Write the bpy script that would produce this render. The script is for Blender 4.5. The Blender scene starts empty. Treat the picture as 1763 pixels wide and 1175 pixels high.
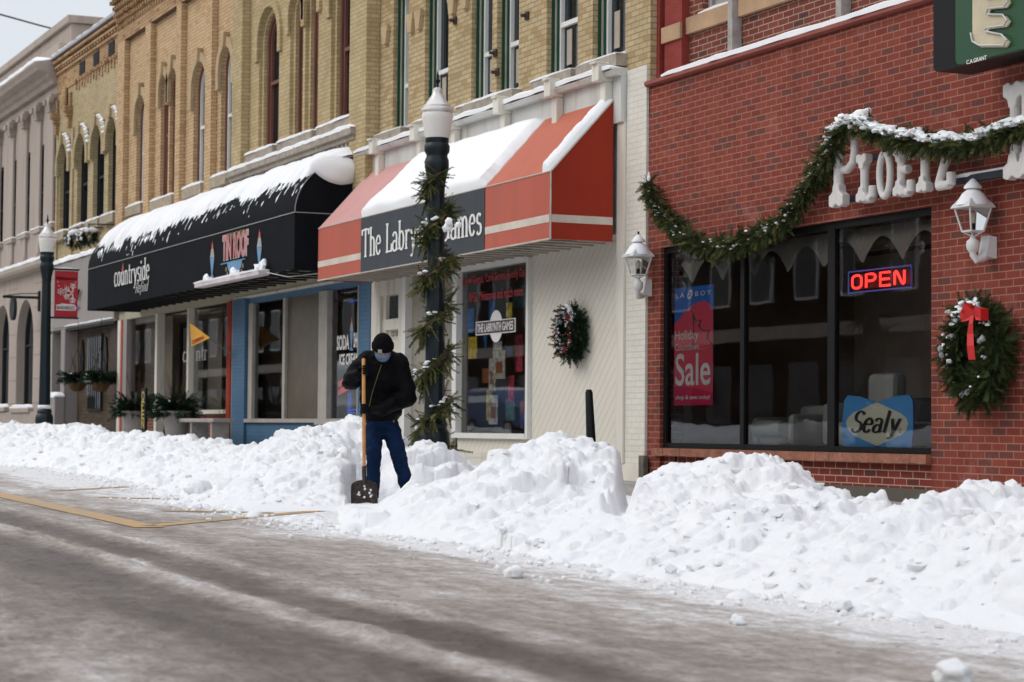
import bpy, bmesh, math, random
import numpy as np
from math import sin, cos, pi, radians, sqrt, atan2
from mathutils import Vector, Matrix, noise, geometry
random.seed(7)
scene = bpy.context.scene
COL = scene.collection

# ------------------------------------------------------------------ camera
FPX = 3735.0
YAW, PIT, ROL = radians(23.926), radians(2.30), radians(-.4853)
FW = Vector((-cos(YAW)*cos(PIT), sin(YAW)*cos(PIT), sin(PIT)))
RT = Vector((sin(YAW), cos(YAW), 0)); DN = FW.cross(RT)
R2 = cos(ROL)*RT + sin(ROL)*DN; D2 = -sin(ROL)*RT + cos(ROL)*DN
CAM = Vector((0, -11.5, 1.0))
cam_d = bpy.data.cameras.new('camera'); cam = bpy.data.objects.new('camera', cam_d); COL.objects.link(cam)
M = Matrix((R2, -D2, -FW)).transposed().to_4x4(); M.translation = CAM
cam.matrix_world = M
cam_d.sensor_width = 23.6; cam_d.sensor_fit = 'HORIZONTAL'; cam_d.lens = 50.0
cam_d.clip_start = .1; cam_d.clip_end = 3000
cam_d.dof.use_dof = True; cam_d.dof.focus_distance = 19.0; cam_d.dof.aperture_fstop = 2.6
scene.camera = cam

# ------------------------------------------------------------------ world: overcast daylight
W = bpy.data.worlds.new('World'); scene.world = W; W.use_nodes = True
nt = W.node_tree; nt.nodes.clear()
sky = nt.nodes.new('ShaderNodeTexSky'); sky.sky_type = 'NISHITA'; sky.sun_disc = False
sky.sun_elevation = radians(38); sky.sun_rotation = radians(200); sky.dust_density = 4; sky.air_density = 1.2
mixc = nt.nodes.new('ShaderNodeMix'); mixc.data_type = 'RGBA'; mixc.inputs['Factor'].default_value = .84
mixc.inputs['B'].default_value = (7.4, 7.75, 8.3, 1)       # cloud sheet over the clear sky
bg = nt.nodes.new('ShaderNodeBackground'); bg.inputs['Strength'].default_value = .1
wo = nt.nodes.new('ShaderNodeOutputWorld')
tcw = nt.nodes.new('ShaderNodeTexCoord'); sx_ = nt.nodes.new('ShaderNodeSeparateXYZ'); nt.links.new(tcw.outputs['Generated'], sx_.inputs[0])
# overcast skies are brighter overhead than near the horizon; soft cloud tone
gm = nt.nodes.new('ShaderNodeMath'); gm.operation = 'MULTIPLY_ADD'; gm.use_clamp = False; nt.links.new(sx_.outputs[2], gm.inputs[0]); gm.inputs[1].default_value = .62; gm.inputs[2].default_value = .60
cn = nt.nodes.new('ShaderNodeTexNoise'); cn.inputs['Scale'].default_value = 3.5; cn.inputs['Detail'].default_value = 6; nt.links.new(tcw.outputs['Generated'], cn.inputs['Vector'])
cm = nt.nodes.new('ShaderNodeMath'); cm.operation = 'MULTIPLY_ADD'; nt.links.new(cn.outputs['Fac'], cm.inputs[0]); cm.inputs[1].default_value = .22; cm.inputs[2].default_value = -.11
ca_ = nt.nodes.new('ShaderNodeMath'); ca_.operation = 'ADD'; nt.links.new(gm.outputs[0], ca_.inputs[0]); nt.links.new(cm.outputs[0], ca_.inputs[1])
vs_ = nt.nodes.new('ShaderNodeVectorMath'); vs_.operation = 'SCALE'; vs_.inputs[0].default_value = (7.5, 7.85, 8.4); nt.links.new(ca_.outputs[0], vs_.inputs[3]); nt.links.new(vs_.outputs[0], mixc.inputs['B'])
nt.links.new(sky.outputs[0], mixc.inputs['A']); nt.links.new(mixc.outputs['Result'], bg.inputs[0]); nt.links.new(bg.outputs[0], wo.inputs[0])
sun_d = bpy.data.lights.new('sun', 'SUN'); sun_d.energy = .5; sun_d.angle = radians(32); sun_d.color = (1, .96, .9)
sun = bpy.data.objects.new('sun', sun_d); COL.objects.link(sun)
sdir = Vector((cos(radians(38))*sin(radians(200)), cos(radians(38))*cos(radians(200)), sin(radians(38))))
sun.rotation_euler = sdir.to_track_quat('Z', 'Y').to_euler(); sun.location = (0, 0, 30)
scene.view_settings.view_transform = 'Standard'; scene.view_settings.look = 'None'
scene.view_settings.exposure = .64; scene.view_settings.gamma = 1
scene.cycles.max_bounces = 6; scene.cycles.transparent_max_bounces = 12
scene.cycles.sample_clamp_indirect = 4

# ------------------------------------------------------------------ measuring helpers
def ray(px, py): return FW + R2*((px-881.5)/FPX) + D2*((py-587.5)/FPX)
def at(px, py, Y=0.0):
    d = ray(px, py); return CAM + d*((Y-CAM.y)/d.y)
def AX(px, py=600, Y=0.0): return at(px, py, Y).x
def AZ(px, py, Y=0.0): return at(px, py, Y).z
GR = .011
def zroad(x): return .19 - GR*(x+16.5)
def zwalk(x): return zroad(x) + .15

# ------------------------------------------------------------------ materials
MATS = {}
def new_mat(name):
    m = bpy.data.materials.new(name); m.use_nodes = True
    n = m.node_tree; n.nodes.clear()
    out = n.nodes.new('ShaderNodeOutputMaterial'); p = n.nodes.new('ShaderNodeBsdfPrincipled')
    n.links.new(p.outputs[0], out.inputs[0])
    return m, n, p
def L(n, a, b): n.links.new(a, b)
def noise_node(n, vec, scale, detail=4, rough=.6):
    t = n.nodes.new('ShaderNodeTexNoise'); t.inputs['Scale'].default_value = scale
    t.inputs['Detail'].default_value = detail; t.inputs['Roughness'].default_value = rough
    if vec is not None: L(n, vec, t.inputs['Vector'])
    return t
def ramp(n, fac, stops):
    r = n.nodes.new('ShaderNodeValToRGB'); L(n, fac, r.inputs[0])
    e = r.color_ramp.elements
    while len(e) < len(stops): e.new(.5)
    for i, (p, c) in enumerate(stops):
        e[i].position = p; e[i].color = (c, c, c, 1) if not hasattr(c, '__len__') else (*c, 1)
    return r
def mixrgb(n, fac, a, b, mode='MIX'):
    m = n.nodes.new('ShaderNodeMix'); m.data_type = 'RGBA'; m.blend_type = mode
    for k, v in (('Factor', fac), ('A', a), ('B', b)):
        i = m.inputs[k]
        if hasattr(v, 'links'): L(n, v, i)
        elif hasattr(v, '__len__'): i.default_value = (*v, 1)
        else: i.default_value = v
    return m.outputs['Result']
def bump(n, p, h, strength=.3, dist=.01):
    b = n.nodes.new('ShaderNodeBump'); b.inputs['Strength'].default_value = strength; b.inputs['Distance'].default_value = dist
    L(n, h, b.inputs['Height']); L(n, b.outputs[0], p.inputs['Normal'])
def geopos(n):
    g = n.nodes.new('ShaderNodeTexCoord'); return g.outputs['Object']
def mat(name, c, rough=.6, metal=0, var=.14, vs=3.0, bs=.15, bscale=60, dirt=None, streak=False, spec=.5):
    if name in MATS: return MATS[name]
    m, n, p = new_mat(name)
    v = geopos(n)
    if streak:
        mp = n.nodes.new('ShaderNodeMapping'); mp.inputs['Scale'].default_value = (1, 1, .12); L(n, v, mp.inputs[0]); vv = mp.outputs[0]
    else: vv = v
    t = noise_node(n, vv, vs, 5)
    r = ramp(n, t.outputs['Fac'], [(.3, 1-var), (.7, 1+var)])
    col = mixrgb(n, 1.0, c, r.outputs[0], 'MULTIPLY')
    if dirt:
        t2 = noise_node(n, vv, vs*2.3, 6); r2 = ramp(n, t2.outputs['Fac'], [(.52, 0), (.72, 1)])
        col = mixrgb(n, r2.outputs[0], col, dirt)
    L(n, col, p.inputs['Base Color'])
    p.inputs['Roughness'].default_value = rough; p.inputs['Metallic'].default_value = metal
    p.inputs['Specular IOR Level'].default_value = spec
    if bs: 
        t3 = noise_node(n, v, bscale, 3); bump(n, p, t3.outputs['Fac'], bs, .01)
    MATS[name] = m; return m
def brick_mat(name, c1, c2, mortar, bw=.2032, rh=.0677, ms=.006, odd=None, oddp=.12, seams=(), stain=.16, bs=.5, off=.5, paint=False, zsh=0.0):
    m, n, p = new_mat(name)
    pos = geopos(n)
    s = n.nodes.new('ShaderNodeSeparateXYZ'); L(n, pos, s.inputs[0])
    ad = n.nodes.new('ShaderNodeMath'); ad.operation = 'ADD'; L(n, s.outputs[0], ad.inputs[0]); L(n, s.outputs[1], ad.inputs[1])
    # slight waviness
    cb = n.nodes.new('ShaderNodeCombineXYZ'); L(n, ad.outputs[0], cb.inputs[0]); L(n, s.outputs[2], cb.inputs[1])
    wv = noise_node(n, pos, 4, 2); sub = n.nodes.new('ShaderNodeVectorMath'); sub.operation = 'SCALE'; L(n, wv.outputs['Color'], sub.inputs[0]); sub.inputs[3].default_value = .006
    av = n.nodes.new('ShaderNodeVectorMath'); av.operation = 'ADD'; L(n, cb.outputs[0], av.inputs[0]); L(n, sub.outputs[0], av.inputs[1])
    av2 = n.nodes.new('ShaderNodeVectorMath'); av2.operation = 'ADD'; L(n, av.outputs[0], av2.inputs[0]); av2.inputs[1].default_value = (50, 10+zsh, 0)
    b = n.nodes.new('ShaderNodeTexBrick'); L(n, av2.outputs[0], b.inputs['Vector'])
    b.offset = off; b.inputs['Scale'].default_value = 1; b.inputs['Brick Width'].default_value = bw; b.inputs['Row Height'].default_value = rh
    b.inputs['Mortar Size'].default_value = ms; b.inputs['Mortar Smooth'].default_value = .25; b.inputs['Bias'].default_value = 0
    b.inputs['Color1'].default_value = (0, 0, 0, 1); b.inputs['Color2'].default_value = (1, 1, 1, 1); b.inputs['Mortar'].default_value = (.5, .5, .5, 1)
    base = mixrgb(n, b.outputs['Color'], c1, c2)
    if odd:
        r = ramp(n, b.outputs['Color'], [(1-oddp-.02, 0), (1-oddp+.02, 1)]); base = mixrgb(n, r.outputs[0], base, odd)
    fine = noise_node(n, pos, 90, 3); fr = ramp(n, fine.outputs['Fac'], [(.3, .88), (.7, 1.1)])
    base = mixrgb(n, 1.0, base, fr.outputs[0], 'MULTIPLY')
    col = mixrgb(n, b.outputs['Fac'], base, mortar)
    st = noise_node(n, pos, .7, 6, .65); sr = ramp(n, st.outputs['Fac'], [(.3, 1-stain), (.7, 1+stain*.6)])
    col = mixrgb(n, 1.0, col, sr.outputs[0], 'MULTIPLY')
    if seams:      # lime bloom and damp streaks on the old front
        b1 = noise_node(n, pos, 1.6, 9, .7); br_ = ramp(n, b1.outputs['Fac'], [(.56, 0), (.80, .45)]); col = mixrgb(n, br_.outputs[0], col, (.46, .30, .25))
        mps = n.nodes.new('ShaderNodeMapping'); mps.inputs['Scale'].default_value = (2.2, 2.2, .18); L(n, pos, mps.inputs[0]); b2 = noise_node(n, mps.outputs[0], 1.3, 5, .6); br2 = ramp(n, b2.outputs['Fac'], [(.52, 1), (.72, .72)]); col = mixrgb(n, 1.0, col, br2.outputs[0], 'MULTIPLY')
    for (sx, sw) in seams:
        a = n.nodes.new('ShaderNodeMath'); a.operation = 'SUBTRACT'; L(n, s.outputs[0], a.inputs[0]); a.inputs[1].default_value = sx
        a2 = n.nodes.new('ShaderNodeMath'); a2.operation = 'ABSOLUTE'; L(n, a.outputs[0], a2.inputs[0])
        a3 = n.nodes.new('ShaderNodeMath'); a3.operation = 'LESS_THAN'; L(n, a2.outputs[0], a3.inputs[0]); a3.inputs[1].default_value = sw
        nn = noise_node(n, pos, 5, 3); a4 = n.nodes.new('ShaderNodeMath'); a4.operation = 'MULTIPLY'; L(n, a3.outputs[0], a4.inputs[0]); L(n, nn.outputs['Fac'], a4.inputs[1])
        col = mixrgb(n, a4.outputs[0], col, (c1[0]*.55, c1[1]*.6, c1[2]*.6))
    L(n, col, p.inputs['Base Color']); p.inputs['Roughness'].default_value = .85 if not paint else .55
    p.inputs['Specular IOR Level'].default_value = .3
    inv = n.nodes.new('ShaderNodeMath'); inv.operation = 'MULTIPLY_ADD'; L(n, b.outputs['Fac'], inv.inputs[0]); inv.inputs[1].default_value = -1; inv.inputs[2].default_value = 1
    add = n.nodes.new('ShaderNodeMath'); add.operation = 'MULTIPLY_ADD'; L(n, fine.outputs['Fac'], add.inputs[0]); add.inputs[1].default_value = .4; L(n, inv.outputs[0], add.inputs[2])
    bump(n, p, add.outputs[0], bs, .008)
    MATS[name] = m; return m
def snow_mat():
    m, n, p = new_mat('snow')
    v = geopos(n)
    t = noise_node(n, v, 1.3, 8, .7); r = ramp(n, t.outputs['Fac'], [(.3, (.91, .925, .95)), (.62, (.955, .96, .965))])
    t2 = noise_node(n, v, 4.5, 10, .8); r2 = ramp(n, t2.outputs['Fac'], [(.60, 0), (.74, .7)])
    t4 = noise_node(n, v, .55, 3); r4 = ramp(n, t4.outputs['Fac'], [(.42, 0), (.62, 1)])
    mm = n.nodes.new('ShaderNodeMath'); mm.operation = 'MULTIPLY'; L(n, r2.outputs[0], mm.inputs[0]); L(n, r4.outputs[0], mm.inputs[1])
    col = mixrgb(n, mm.outputs[0], r.outputs[0], (.50, .43, .36))
    L(n, col, p.inputs['Base Color']); p.inputs['Roughness'].default_value = .75; p.inputs['Specular IOR Level'].default_value = .3
    p.inputs['Subsurface Weight'].default_value = .25; p.inputs['Subsurface Scale'].default_value = .03; p.inputs['Subsurface Radius'].default_value = (1, 1.1, 1.3)
    t3 = noise_node(n, v, 27, 10, .78); bump(n, p, t3.outputs['Fac'], .75, .03)
    MATS['snow'] = m; return m
SNOW = snow_mat()
def clean_snow():
    m, n, p = new_mat('fresh_snow'); v = geopos(n)
    p.inputs['Base Color'].default_value = (.90, .91, .93, 1); p.inputs['Roughness'].default_value = .8; p.inputs['Specular IOR Level'].default_value = .2
    p.inputs['Subsurface Weight'].default_value = .2; p.inputs['Subsurface Scale'].default_value = .03
    t3 = noise_node(n, v, 14, 5, .6); bump(n, p, t3.outputs['Fac'], .3, .02)
    return m
FSNOW = clean_snow()
def glass_mat(name, tint=(.93, .95, .95), refl=1.62, opaque=False, base=(.01, .012, .014)):
    m = bpy.data.materials.new(name); m.use_nodes = True; n = m.node_tree; n.nodes.clear()
    out = n.nodes.new('ShaderNodeOutputMaterial'); gl = n.nodes.new('ShaderNodeBsdfGlossy'); gl.inputs['Roughness'].default_value = .015; gl.inputs['Color'].default_value = (.9, .93, .95, 1)
    if opaque:
        tr = n.nodes.new('ShaderNodeBsdfDiffuse'); tr.inputs[0].default_value = (*base, 1)
    else:
        tr = n.nodes.new('ShaderNodeBsdfTransparent'); tr.inputs[0].default_value = (*tint, 1)
    fr = n.nodes.new('ShaderNodeFresnel'); fr.inputs[0].default_value = refl
    wn = noise_node(n, geopos(n), 1.1, 2); b = n.nodes.new('ShaderNodeBump'); b.inputs['Strength'].default_value = .02; b.inputs['Distance'].default_value = .03
    L(n, wn.outputs['Fac'], b.inputs['Height']); L(n, b.outputs[0], gl.inputs['Normal'])
    mx = n.nodes.new('ShaderNodeMixShader'); L(n, fr.outputs[0], mx.inputs[0]); L(n, tr.outputs[0], mx.inputs[1]); L(n, gl.outputs[0], mx.inputs[2]); L(n, mx.outputs[0], out.inputs[0])
    MATS[name] = m; return m
GLASS = glass_mat('shop_glass'); DGLASS = glass_mat('dark_glass', opaque=True, refl=1.55); LGLASS = glass_mat('lantern_glass', (.9, .9, .88), 1.3)
def emit_mat(name, c, s):
    m, n, p = new_mat(name); p.inputs['Base Color'].default_value = (*c, 1); p.inputs['Emission Color'].default_value = (*c, 1); p.inputs['Emission Strength'].default_value = s
    return m

RED_BRICK = brick_mat('red_brick', (.195, .036, .023), (.275, .059, .036), (.36, .165, .12), ms=.0062, odd=(.145, .046, .036), oddp=.16, seams=((AX(1268, 300), .1), (AX(1452, 250), .09)), stain=.24)
OLD_RED = brick_mat('old_red_brick', (.15, .035, .025), (.21, .055, .038), (.40, .28, .2), odd=(.09, .035, .03), stain=.25)
OLD_RED2 = brick_mat('painted_red_brick', (.24, .035, .028), (.28, .045, .034), (.25, .05, .04), ms=.004, stain=.2)
YEL_BRICK = brick_mat('yellow_brick', (.47, .355, .185), (.56, .44, .25), (.28, .215, .145), ms=.0075, odd=(.42, .29, .13), oddp=.2, stain=.22)
YEL_BRICK2 = brick_mat('aged_yellow_brick', (.45, .34, .17), (.54, .42, .225), (.29, .225, .15), odd=(.53, .43, .25), oddp=.1, stain=.2)
TAN_BRICK = brick_mat('tan_brick', (.54, .37, .20), (.62, .45, .26), (.30, .18, .11), odd=(.49, .32, .165), stain=.12)
DUL_BRICK = brick_mat('weathered_yellow_brick', (.42, .33, .185), (.50, .405, .24), (.30, .23, .14), odd=(.40, .30, .14), stain=.18)
CORB = brick_mat('corbel_brick', (.42, .26, .13), (.52, .34, .18), (.14, .08, .05), odd=(.3, .15, .08), stain=.3)
WHITE_BRICK = brick_mat('white_painted_brick', (.73, .70, .62), (.77, .74, .66), (.62, .59, .52), ms=.004, stain=.08, bs=.6, paint=True)
BLUE_BRICK = brick_mat('blue_painted_brick', (.062, .15, .255), (.072, .165, .28), (.045, .11, .19), ms=.004, stain=.12, bs=.6, paint=True)
DARK_BRICK = brick_mat('dark_red_bulkhead_brick', (.14, .03, .02), (.19, .045, .03), (.38, .30, .20), odd=(.1, .03, .025), stain=.2)
BRN_BRICK = brick_mat('brown_brick', (.075, .052, .033), (.11, .078, .048), (.04, .03, .022), bw=.25, rh=.085, stain=.25)
STONE = mat('limestone', (.39, .33, .285), .8, var=.1, vs=1.2, dirt=(.34, .27, .22), streak=True)
GSTONE = mat('grey_stone', (.33, .29, .24), .9, var=.25, vs=6)
SILL = mat('window_sill_stone', (.36, .30, .22), .9, var=.2, vs=5, dirt=(.2, .16, .12))
HOOD = mat('hood_stone', (.45, .33, .19), .9, var=.15, vs=5)
CREAM = mat('cream_paint', (.73, .70, .61), .5, var=.05, vs=2, dirt=(.50, .46, .38), streak=True)
WHITE = mat('white_paint', (.76, .76, .73), .45, var=.05)
WMETAL = mat('pale_metal_cornice', (.60, .60, .57), .5, var=.07, vs=2, dirt=(.42, .38, .33), streak=True)
GPANEL = mat('grey_ribbed_panel', (.28, .25, .235), .6, var=.05)
SOFFIT = mat('soffit_panel', (.40, .37, .27), .6, var=.08)
BROWN = mat('brown_painted_wood', (.16, .06, .042), .6, var=.2, vs=4, dirt=(.11, .04, .03), streak=True)
GREEN = mat('dark_green_paint', (.008, .06, .042), .5, spec=.3)
BEAD = mat('cream_bead_paint', (.48, .44, .31), .5)
DKF = mat('dark_frame_paint', (.016, .017, .020), .6, spec=.25)
BLK = mat('black_metal_frame', (.005, .005, .006), .5, spec=.2)
NAVY = mat('dark_lamp_paint', (.006, .014, .019), .42, spec=.35)
BLUE = mat('blue_paint', (.055, .14, .25), .5)
CHAR = mat('black_canvas', (.0062, .0075, .010), .9, var=.2, vs=2, spec=.12)
REDC = mat('red_canvas', (.33, .034, .015), .75, var=.08, vs=2, spec=.2)  # on the awning ends, their turn from the light is in this darker red
REDF = mat('faded_red_canvas', (.47, .115, .078), .75, var=.08, vs=2, dirt=(.40, .12, .09), streak=True, spec=.25)  # awning front: fading, plus the light it catches from the street, in one colour
PINKC = mat('pink_faded_canvas', (.58, .30, .28), .8, var=.06, vs=1.5)
SLATE = mat('slate_canvas', (.036, .045, .055), .75, var=.12, vs=3, streak=True)
STRIPE = mat('stripe_canvas', (.62, .54, .46), .7)
LETW = mat('letter_white', (.74, .74, .72), .6, var=.03, bs=0)
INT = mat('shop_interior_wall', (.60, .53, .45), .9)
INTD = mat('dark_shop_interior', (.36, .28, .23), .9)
CURT = mat('curtain_cloth', (.42, .36, .30), .9, var=.1)
CONC = mat('concrete', (.36, .34, .32), .9, var=.15, vs=4, dirt=(.25, .22, .2))
NEEDLE = mat('evergreen_needles', (.036, .052, .016), .85, var=.6, vs=9, bs=0, spec=.2)
NEEDLE2 = mat('yellowed_cedar', (.12, .115, .042), .85, var=.5, vs=9, bs=0, spec=.15)
NEEDLE3 = mat('dark_spruce_needles', (.013, .030, .014), .85, var=.5, vs=12, bs=0, spec=.2)
TWIG = mat('twig_bark', (.07, .035, .02), .9)
RIBBON = mat('red_ribbon', (.55, .012, .012), .5, var=.1)

# ------------------------------------------------------------------ mesh builder
class MB:
    def __init__(s): s.v = []; s.f = []
    def add(s, vs, fs):
        o = len(s.v); s.v += [tuple(v) for v in vs]; s.f += [tuple(i+o for i in f) for f in fs]; return s
    def box(s, x0, x1, y0, y1, z0, z1):
        x0, x1 = sorted((x0, x1)); y0, y1 = sorted((y0, y1)); z0, z1 = sorted((z0, z1))
        vs = [(x0,y0,z0),(x1,y0,z0),(x1,y1,z0),(x0,y1,z0),(x0,y0,z1),(x1,y0,z1),(x1,y1,z1),(x0,y1,z1)]
        return s.add(vs, [(0,3,2,1),(4,5,6,7),(0,1,5,4),(1,2,6,5),(2,3,7,6),(3,0,4,7)])
    def poly(s, pts): return s.add(pts, [tuple(range(len(pts)))])
    def prism_y(s, pts, y0, y1):            # pts (x,z) outline, extruded along y
        n = len(pts); a = [(x, y0, z) for x, z in pts]; b = [(x, y1, z) for x, z in pts]
        return s.add(a+b, [tuple(range(n)), tuple(range(2*n-1, n-1, -1))] + [((i+1) % n, i, i+n, (i+1) % n+n) for i in range(n)])
    def prism_x(s, pts, x0, x1):            # pts (y,z)
        n = len(pts); a = [(x0, y, z) for y, z in pts]; b = [(x1, y, z) for y, z in pts]
        return s.add(a+b, [tuple(range(n-1, -1, -1)), tuple(range(n, 2*n))] + [(i, (i+1) % n, (i+1) % n+n, i+n) for i in range(n)])
    def tube(s, pts, r, n=8, cap=True):
        pts = [Vector(p) for p in pts]; rr = r if hasattr(r, '__len__') else [r]*len(pts)
        up = None; rings = []
        for i, p in enumerate(pts):
            t = (pts[min(i+1, len(pts)-1)] - pts[max(i-1, 0)]).normalized()
            if up is None: up = t.orthogonal().normalized()
            up = (up - t*up.dot(t))
            up = up.normalized() if up.length > 1e-6 else t.orthogonal().normalized()
            w = t.cross(up)
            rings.append([p + (up*cos(2*pi*k/n) + w*sin(2*pi*k/n))*rr[i] for k in range(n)])
        vs = [v for rg in rings for v in rg]; fs = []
        for i in range(len(pts)-1):
            for k in range(n): fs.append((i*n+k, i*n+(k+1) % n, (i+1)*n+(k+1) % n, (i+1)*n+k))
        if cap: fs += [tuple(range(n-1, -1, -1)), tuple(range((len(pts)-1)*n, len(pts)*n))]
        return s.add(vs, fs)
    def lathe(s, c, prof, n=24, flute=0):
        vs = []; fs = []
        for r, z in prof:
            for k in range(n):
                rr = r*(1-(flute if k % 2 else 0)); vs.append((c[0]+rr*cos(2*pi*k/n), c[1]+rr*sin(2*pi*k/n), c[2]+z))
        m = len(prof)
        for i in range(m-1):
            for k in range(n): fs.append((i*n+k, i*n+(k+1) % n, (i+1)*n+(k+1) % n, (i+1)*n+k))
        fs += [tuple(range(n-1, -1, -1)), tuple(range((m-1)*n, m*n))]
        return s.add(vs, fs)
    def blob(s, c, r, seed=0, amp=.25, sub=2, fr=1.5):
        rr = r if hasattr(r, '__len__') else (r, r, r)
        V_, F_ = ICO[sub]; vs = []
        for v in V_:
            k = 1 + amp*noise.noise(Vector(v)*fr + Vector((seed*3.1, seed*1.7, 0)))*1.6
            vs.append((c[0]+v[0]*rr[0]*k, c[1]+v[1]*rr[1]*k, c[2]+v[2]*rr[2]*k))
        return s.add(vs, F_)
    def build(s, name, m, parent=None, smooth=None, origin=None, label=None, bevel=0):
        me = bpy.data.meshes.new(name)
        wo_ = WLOC.get(parent.name, Vector()) if parent else (Vector(origin) if origin else Vector())
        a = np.array(s.v, dtype=np.float32).reshape(-1, 3) - np.array(wo_, dtype=np.float32)
        me.from_pydata(a.tolist(), [], s.f); me.update()
        if bevel or smooth == 'fix':
            bm = bmesh.new(); bm.from_mesh(me)
            bmesh.ops.recalc_face_normals(bm, faces=bm.faces)
            if bevel: bmesh.ops.bevel(bm, geom=[e for e in bm.edges if len(e.link_faces) == 2 and e.calc_face_angle(0) > .5], offset=bevel, segments=2, profile=.5, affect='EDGES')
            bm.to_mesh(me); bm.free()
        if smooth and smooth != 'fix':
            me.polygons.foreach_set('use_smooth', [True]*len(me.polygons)); me.set_sharp_from_angle(angle=radians(smooth))
        o = bpy.data.objects.new(name, me); COL.objects.link(o); me.materials.append(m)
        if parent: o.parent = parent; WLOC[o.name] = wo_.copy()
        else: o.location = wo_; WLOC[o.name] = wo_.copy()
        if label: o['label'] = label
        return o
WLOC = {}
def _ico(sub):
    bm = bmesh.new(); bmesh.ops.create_icosphere(bm, subdivisions=sub, radius=1)
    v = [tuple(x.co) for x in bm.verts]; f = [tuple(q.index for q in p.verts) for p in bm.faces]; bm.free(); return v, f
ICO = {k: _ico(k) for k in (1, 2, 3)}

def tag(o, label, cat, group=None):
    o['label'] = label; o['category'] = cat
    if group: o['group'] = group
    return o
def struct(o, kind='structure'): o['kind'] = kind; return o
def thing(name, loc, label, cat, group=None):
    o = bpy.data.objects.new(name, None); COL.objects.link(o); o.location = loc; o.empty_display_size = .2
    WLOC[o.name] = Vector(loc); tag(o, label, cat, group); return o
def box(name, m, parent, x0, x1, y0, y1, z0, z1, bevel=0, **k):
    b = MB(); b.box(x0, x1, y0, y1, z0, z1); return b.build(name, m, parent, bevel=bevel, smooth='fix' if bevel else None, **k)

# ------------------------------------------------------------------ walls, openings, windows
def arch(xl, xr, zb, zt, rise=None, n=14):
    if rise is None: rise = (xr-xl)/2
    if rise <= 0: return [(xl, zb), (xr, zb), (xr, zt), (xl, zt)]
    zs = zt-rise; cx = (xl+xr)/2; rx = (xr-xl)/2
    return [(xl, zb), (xr, zb)] + [(cx+rx*cos(pi*k/n), zs+rise*sin(pi*k/n)) for k in range(n+1)]
def wall(mb, x0, x1, z0, z1, Y, ops=(), depth=.25, thick=0):
    loops = [[Vector((x0, z0, 0)), Vector((x1, z0, 0)), Vector((x1, z1, 0)), Vector((x0, z1, 0))]]
    for o in ops: loops.append([Vector((x, z, 0)) for x, z in reversed(o)])
    tris = geometry.tessellate_polygon(loops); flat = [v for l in loops for v in l]
    fs = []
    for t in tris:
        a, b, c = (flat[i] for i in t)
        fs.append(tuple(t) if (b-a).cross(c-a).z > 0 else (t[0], t[2], t[1]))
    mb.add([(v.x, Y, v.y) for v in flat], fs)
    for o in ops:
        n = len(o)
        for i in range(n):
            (xa, za), (xb, zb) = o[i], o[(i+1) % n]
            mb.poly([(xa, Y, za), (xa, Y+depth, za), (xb, Y+depth, zb), (xb, Y, zb)])
def ring(mb, oa, ob, y0, y1):
    n = len(oa)
    for i in range(n):
        j = (i+1) % n
        mb.poly([(oa[i][0], y0, oa[i][1]), (oa[j][0], y0, oa[j][1]), (ob[j][0], y0, ob[j][1]), (ob[i][0], y0, ob[i][1])])
        mb.poly([(ob[i][0], y0, ob[i][1]), (ob[j][0], y0, ob[j][1]), (ob[j][0], y1, ob[j][1]), (ob[i][0], y1, ob[i][1])])
def inset(p, t):  # p=(xl,xr,zb,zt,rise)
    xl, xr, zb, zt, r = p; return (xl+t, xr-t, zb+t, zt-t, (r-t if r else 0))
def window(root, p, Y, layers, pane=DGLASS, rail=None, railm=None, label=None, curtain=None, panel=None):
    """layers: (inset from, inset to, y offset, material, name)"""
    first = None; last = 0
    for a, b, dy, m, nm in layers:
        mb = MB(); ring(mb, arch(*inset(p, a)), arch(*inset(p, b)), Y+dy, Y+dy+.12)
        o = mb.build(nm, m, first or root)
        if first is None: first = o
        last = b; ylast = Y+dy
        if label and first is o: o['label'] = label
    q = inset(p, last)
    mb = MB(); mb.poly([(x, ylast+.05, z) for x, z in arch(*q)]); mb.build('pane' if panel is None else 'board', panel or pane, first)
    if rail:
        box('sash_rail', railm, first, q[0], q[1], ylast-.01, ylast+.04, rail-.03, rail+.03)
    if curtain:
        c0, c1, c2, c3 = curtain
        box('curtain', CURT, first, c0, c1, ylast+.035, ylast+.045, c2, c3)
    return first
def hood(root, xl, xr, zt, rise, w, leg, Y, m, name='hood_mould', key=True, proud=.07):
    n = 14; cx = (xl+xr)/2; rx = (xr-xl)/2; zs = zt-rise
    inn = [(xr, zs-leg)] + [(cx+rx*cos(pi*k/n), zs+rise*sin(pi*k/n)) for k in range(n+1)] + [(xl, zs-leg)]
    out = [(xr+w, zs-leg)] + [(cx+(rx+w)*cos(pi*k/n), zs+(rise+w)*sin(pi*k/n)) for k in range(n+1)] + [(xl-w, zs-leg)]
    mb = MB()
    for i in range(len(inn)-1):
        a, b, c, d = inn[i], inn[i+1], out[i+1], out[i]
        mb.poly([(q[0], Y-proud, q[1]) for q in (a, d, c, b)])
        mb.poly([(d[0], Y-proud, d[1]), (d[0], Y+.01, d[1]), (c[0], Y+.01, c[1]), (c[0], Y-proud, c[1])])
        mb.poly([(a[0], Y+.01, a[1]), (a[0], Y-proud, a[1]), (b[0], Y-proud, b[1]), (b[0], Y+.01, b[1])])
    for q, r in ((inn[0], out[0]), (out[-1], inn[-1])):
        mb.box(q[0], r[0], Y-proud, Y+.01, q[1]-.06, q[1])
    if key: mb.prism_y([(cx-.06, zt-.02), (cx+.06, zt-.02), (cx+.1, zt+w+.08), (cx-.1, zt+w+.08)], Y-proud-.05, Y-.005)
    return mb.build(name, m, root)
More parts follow.
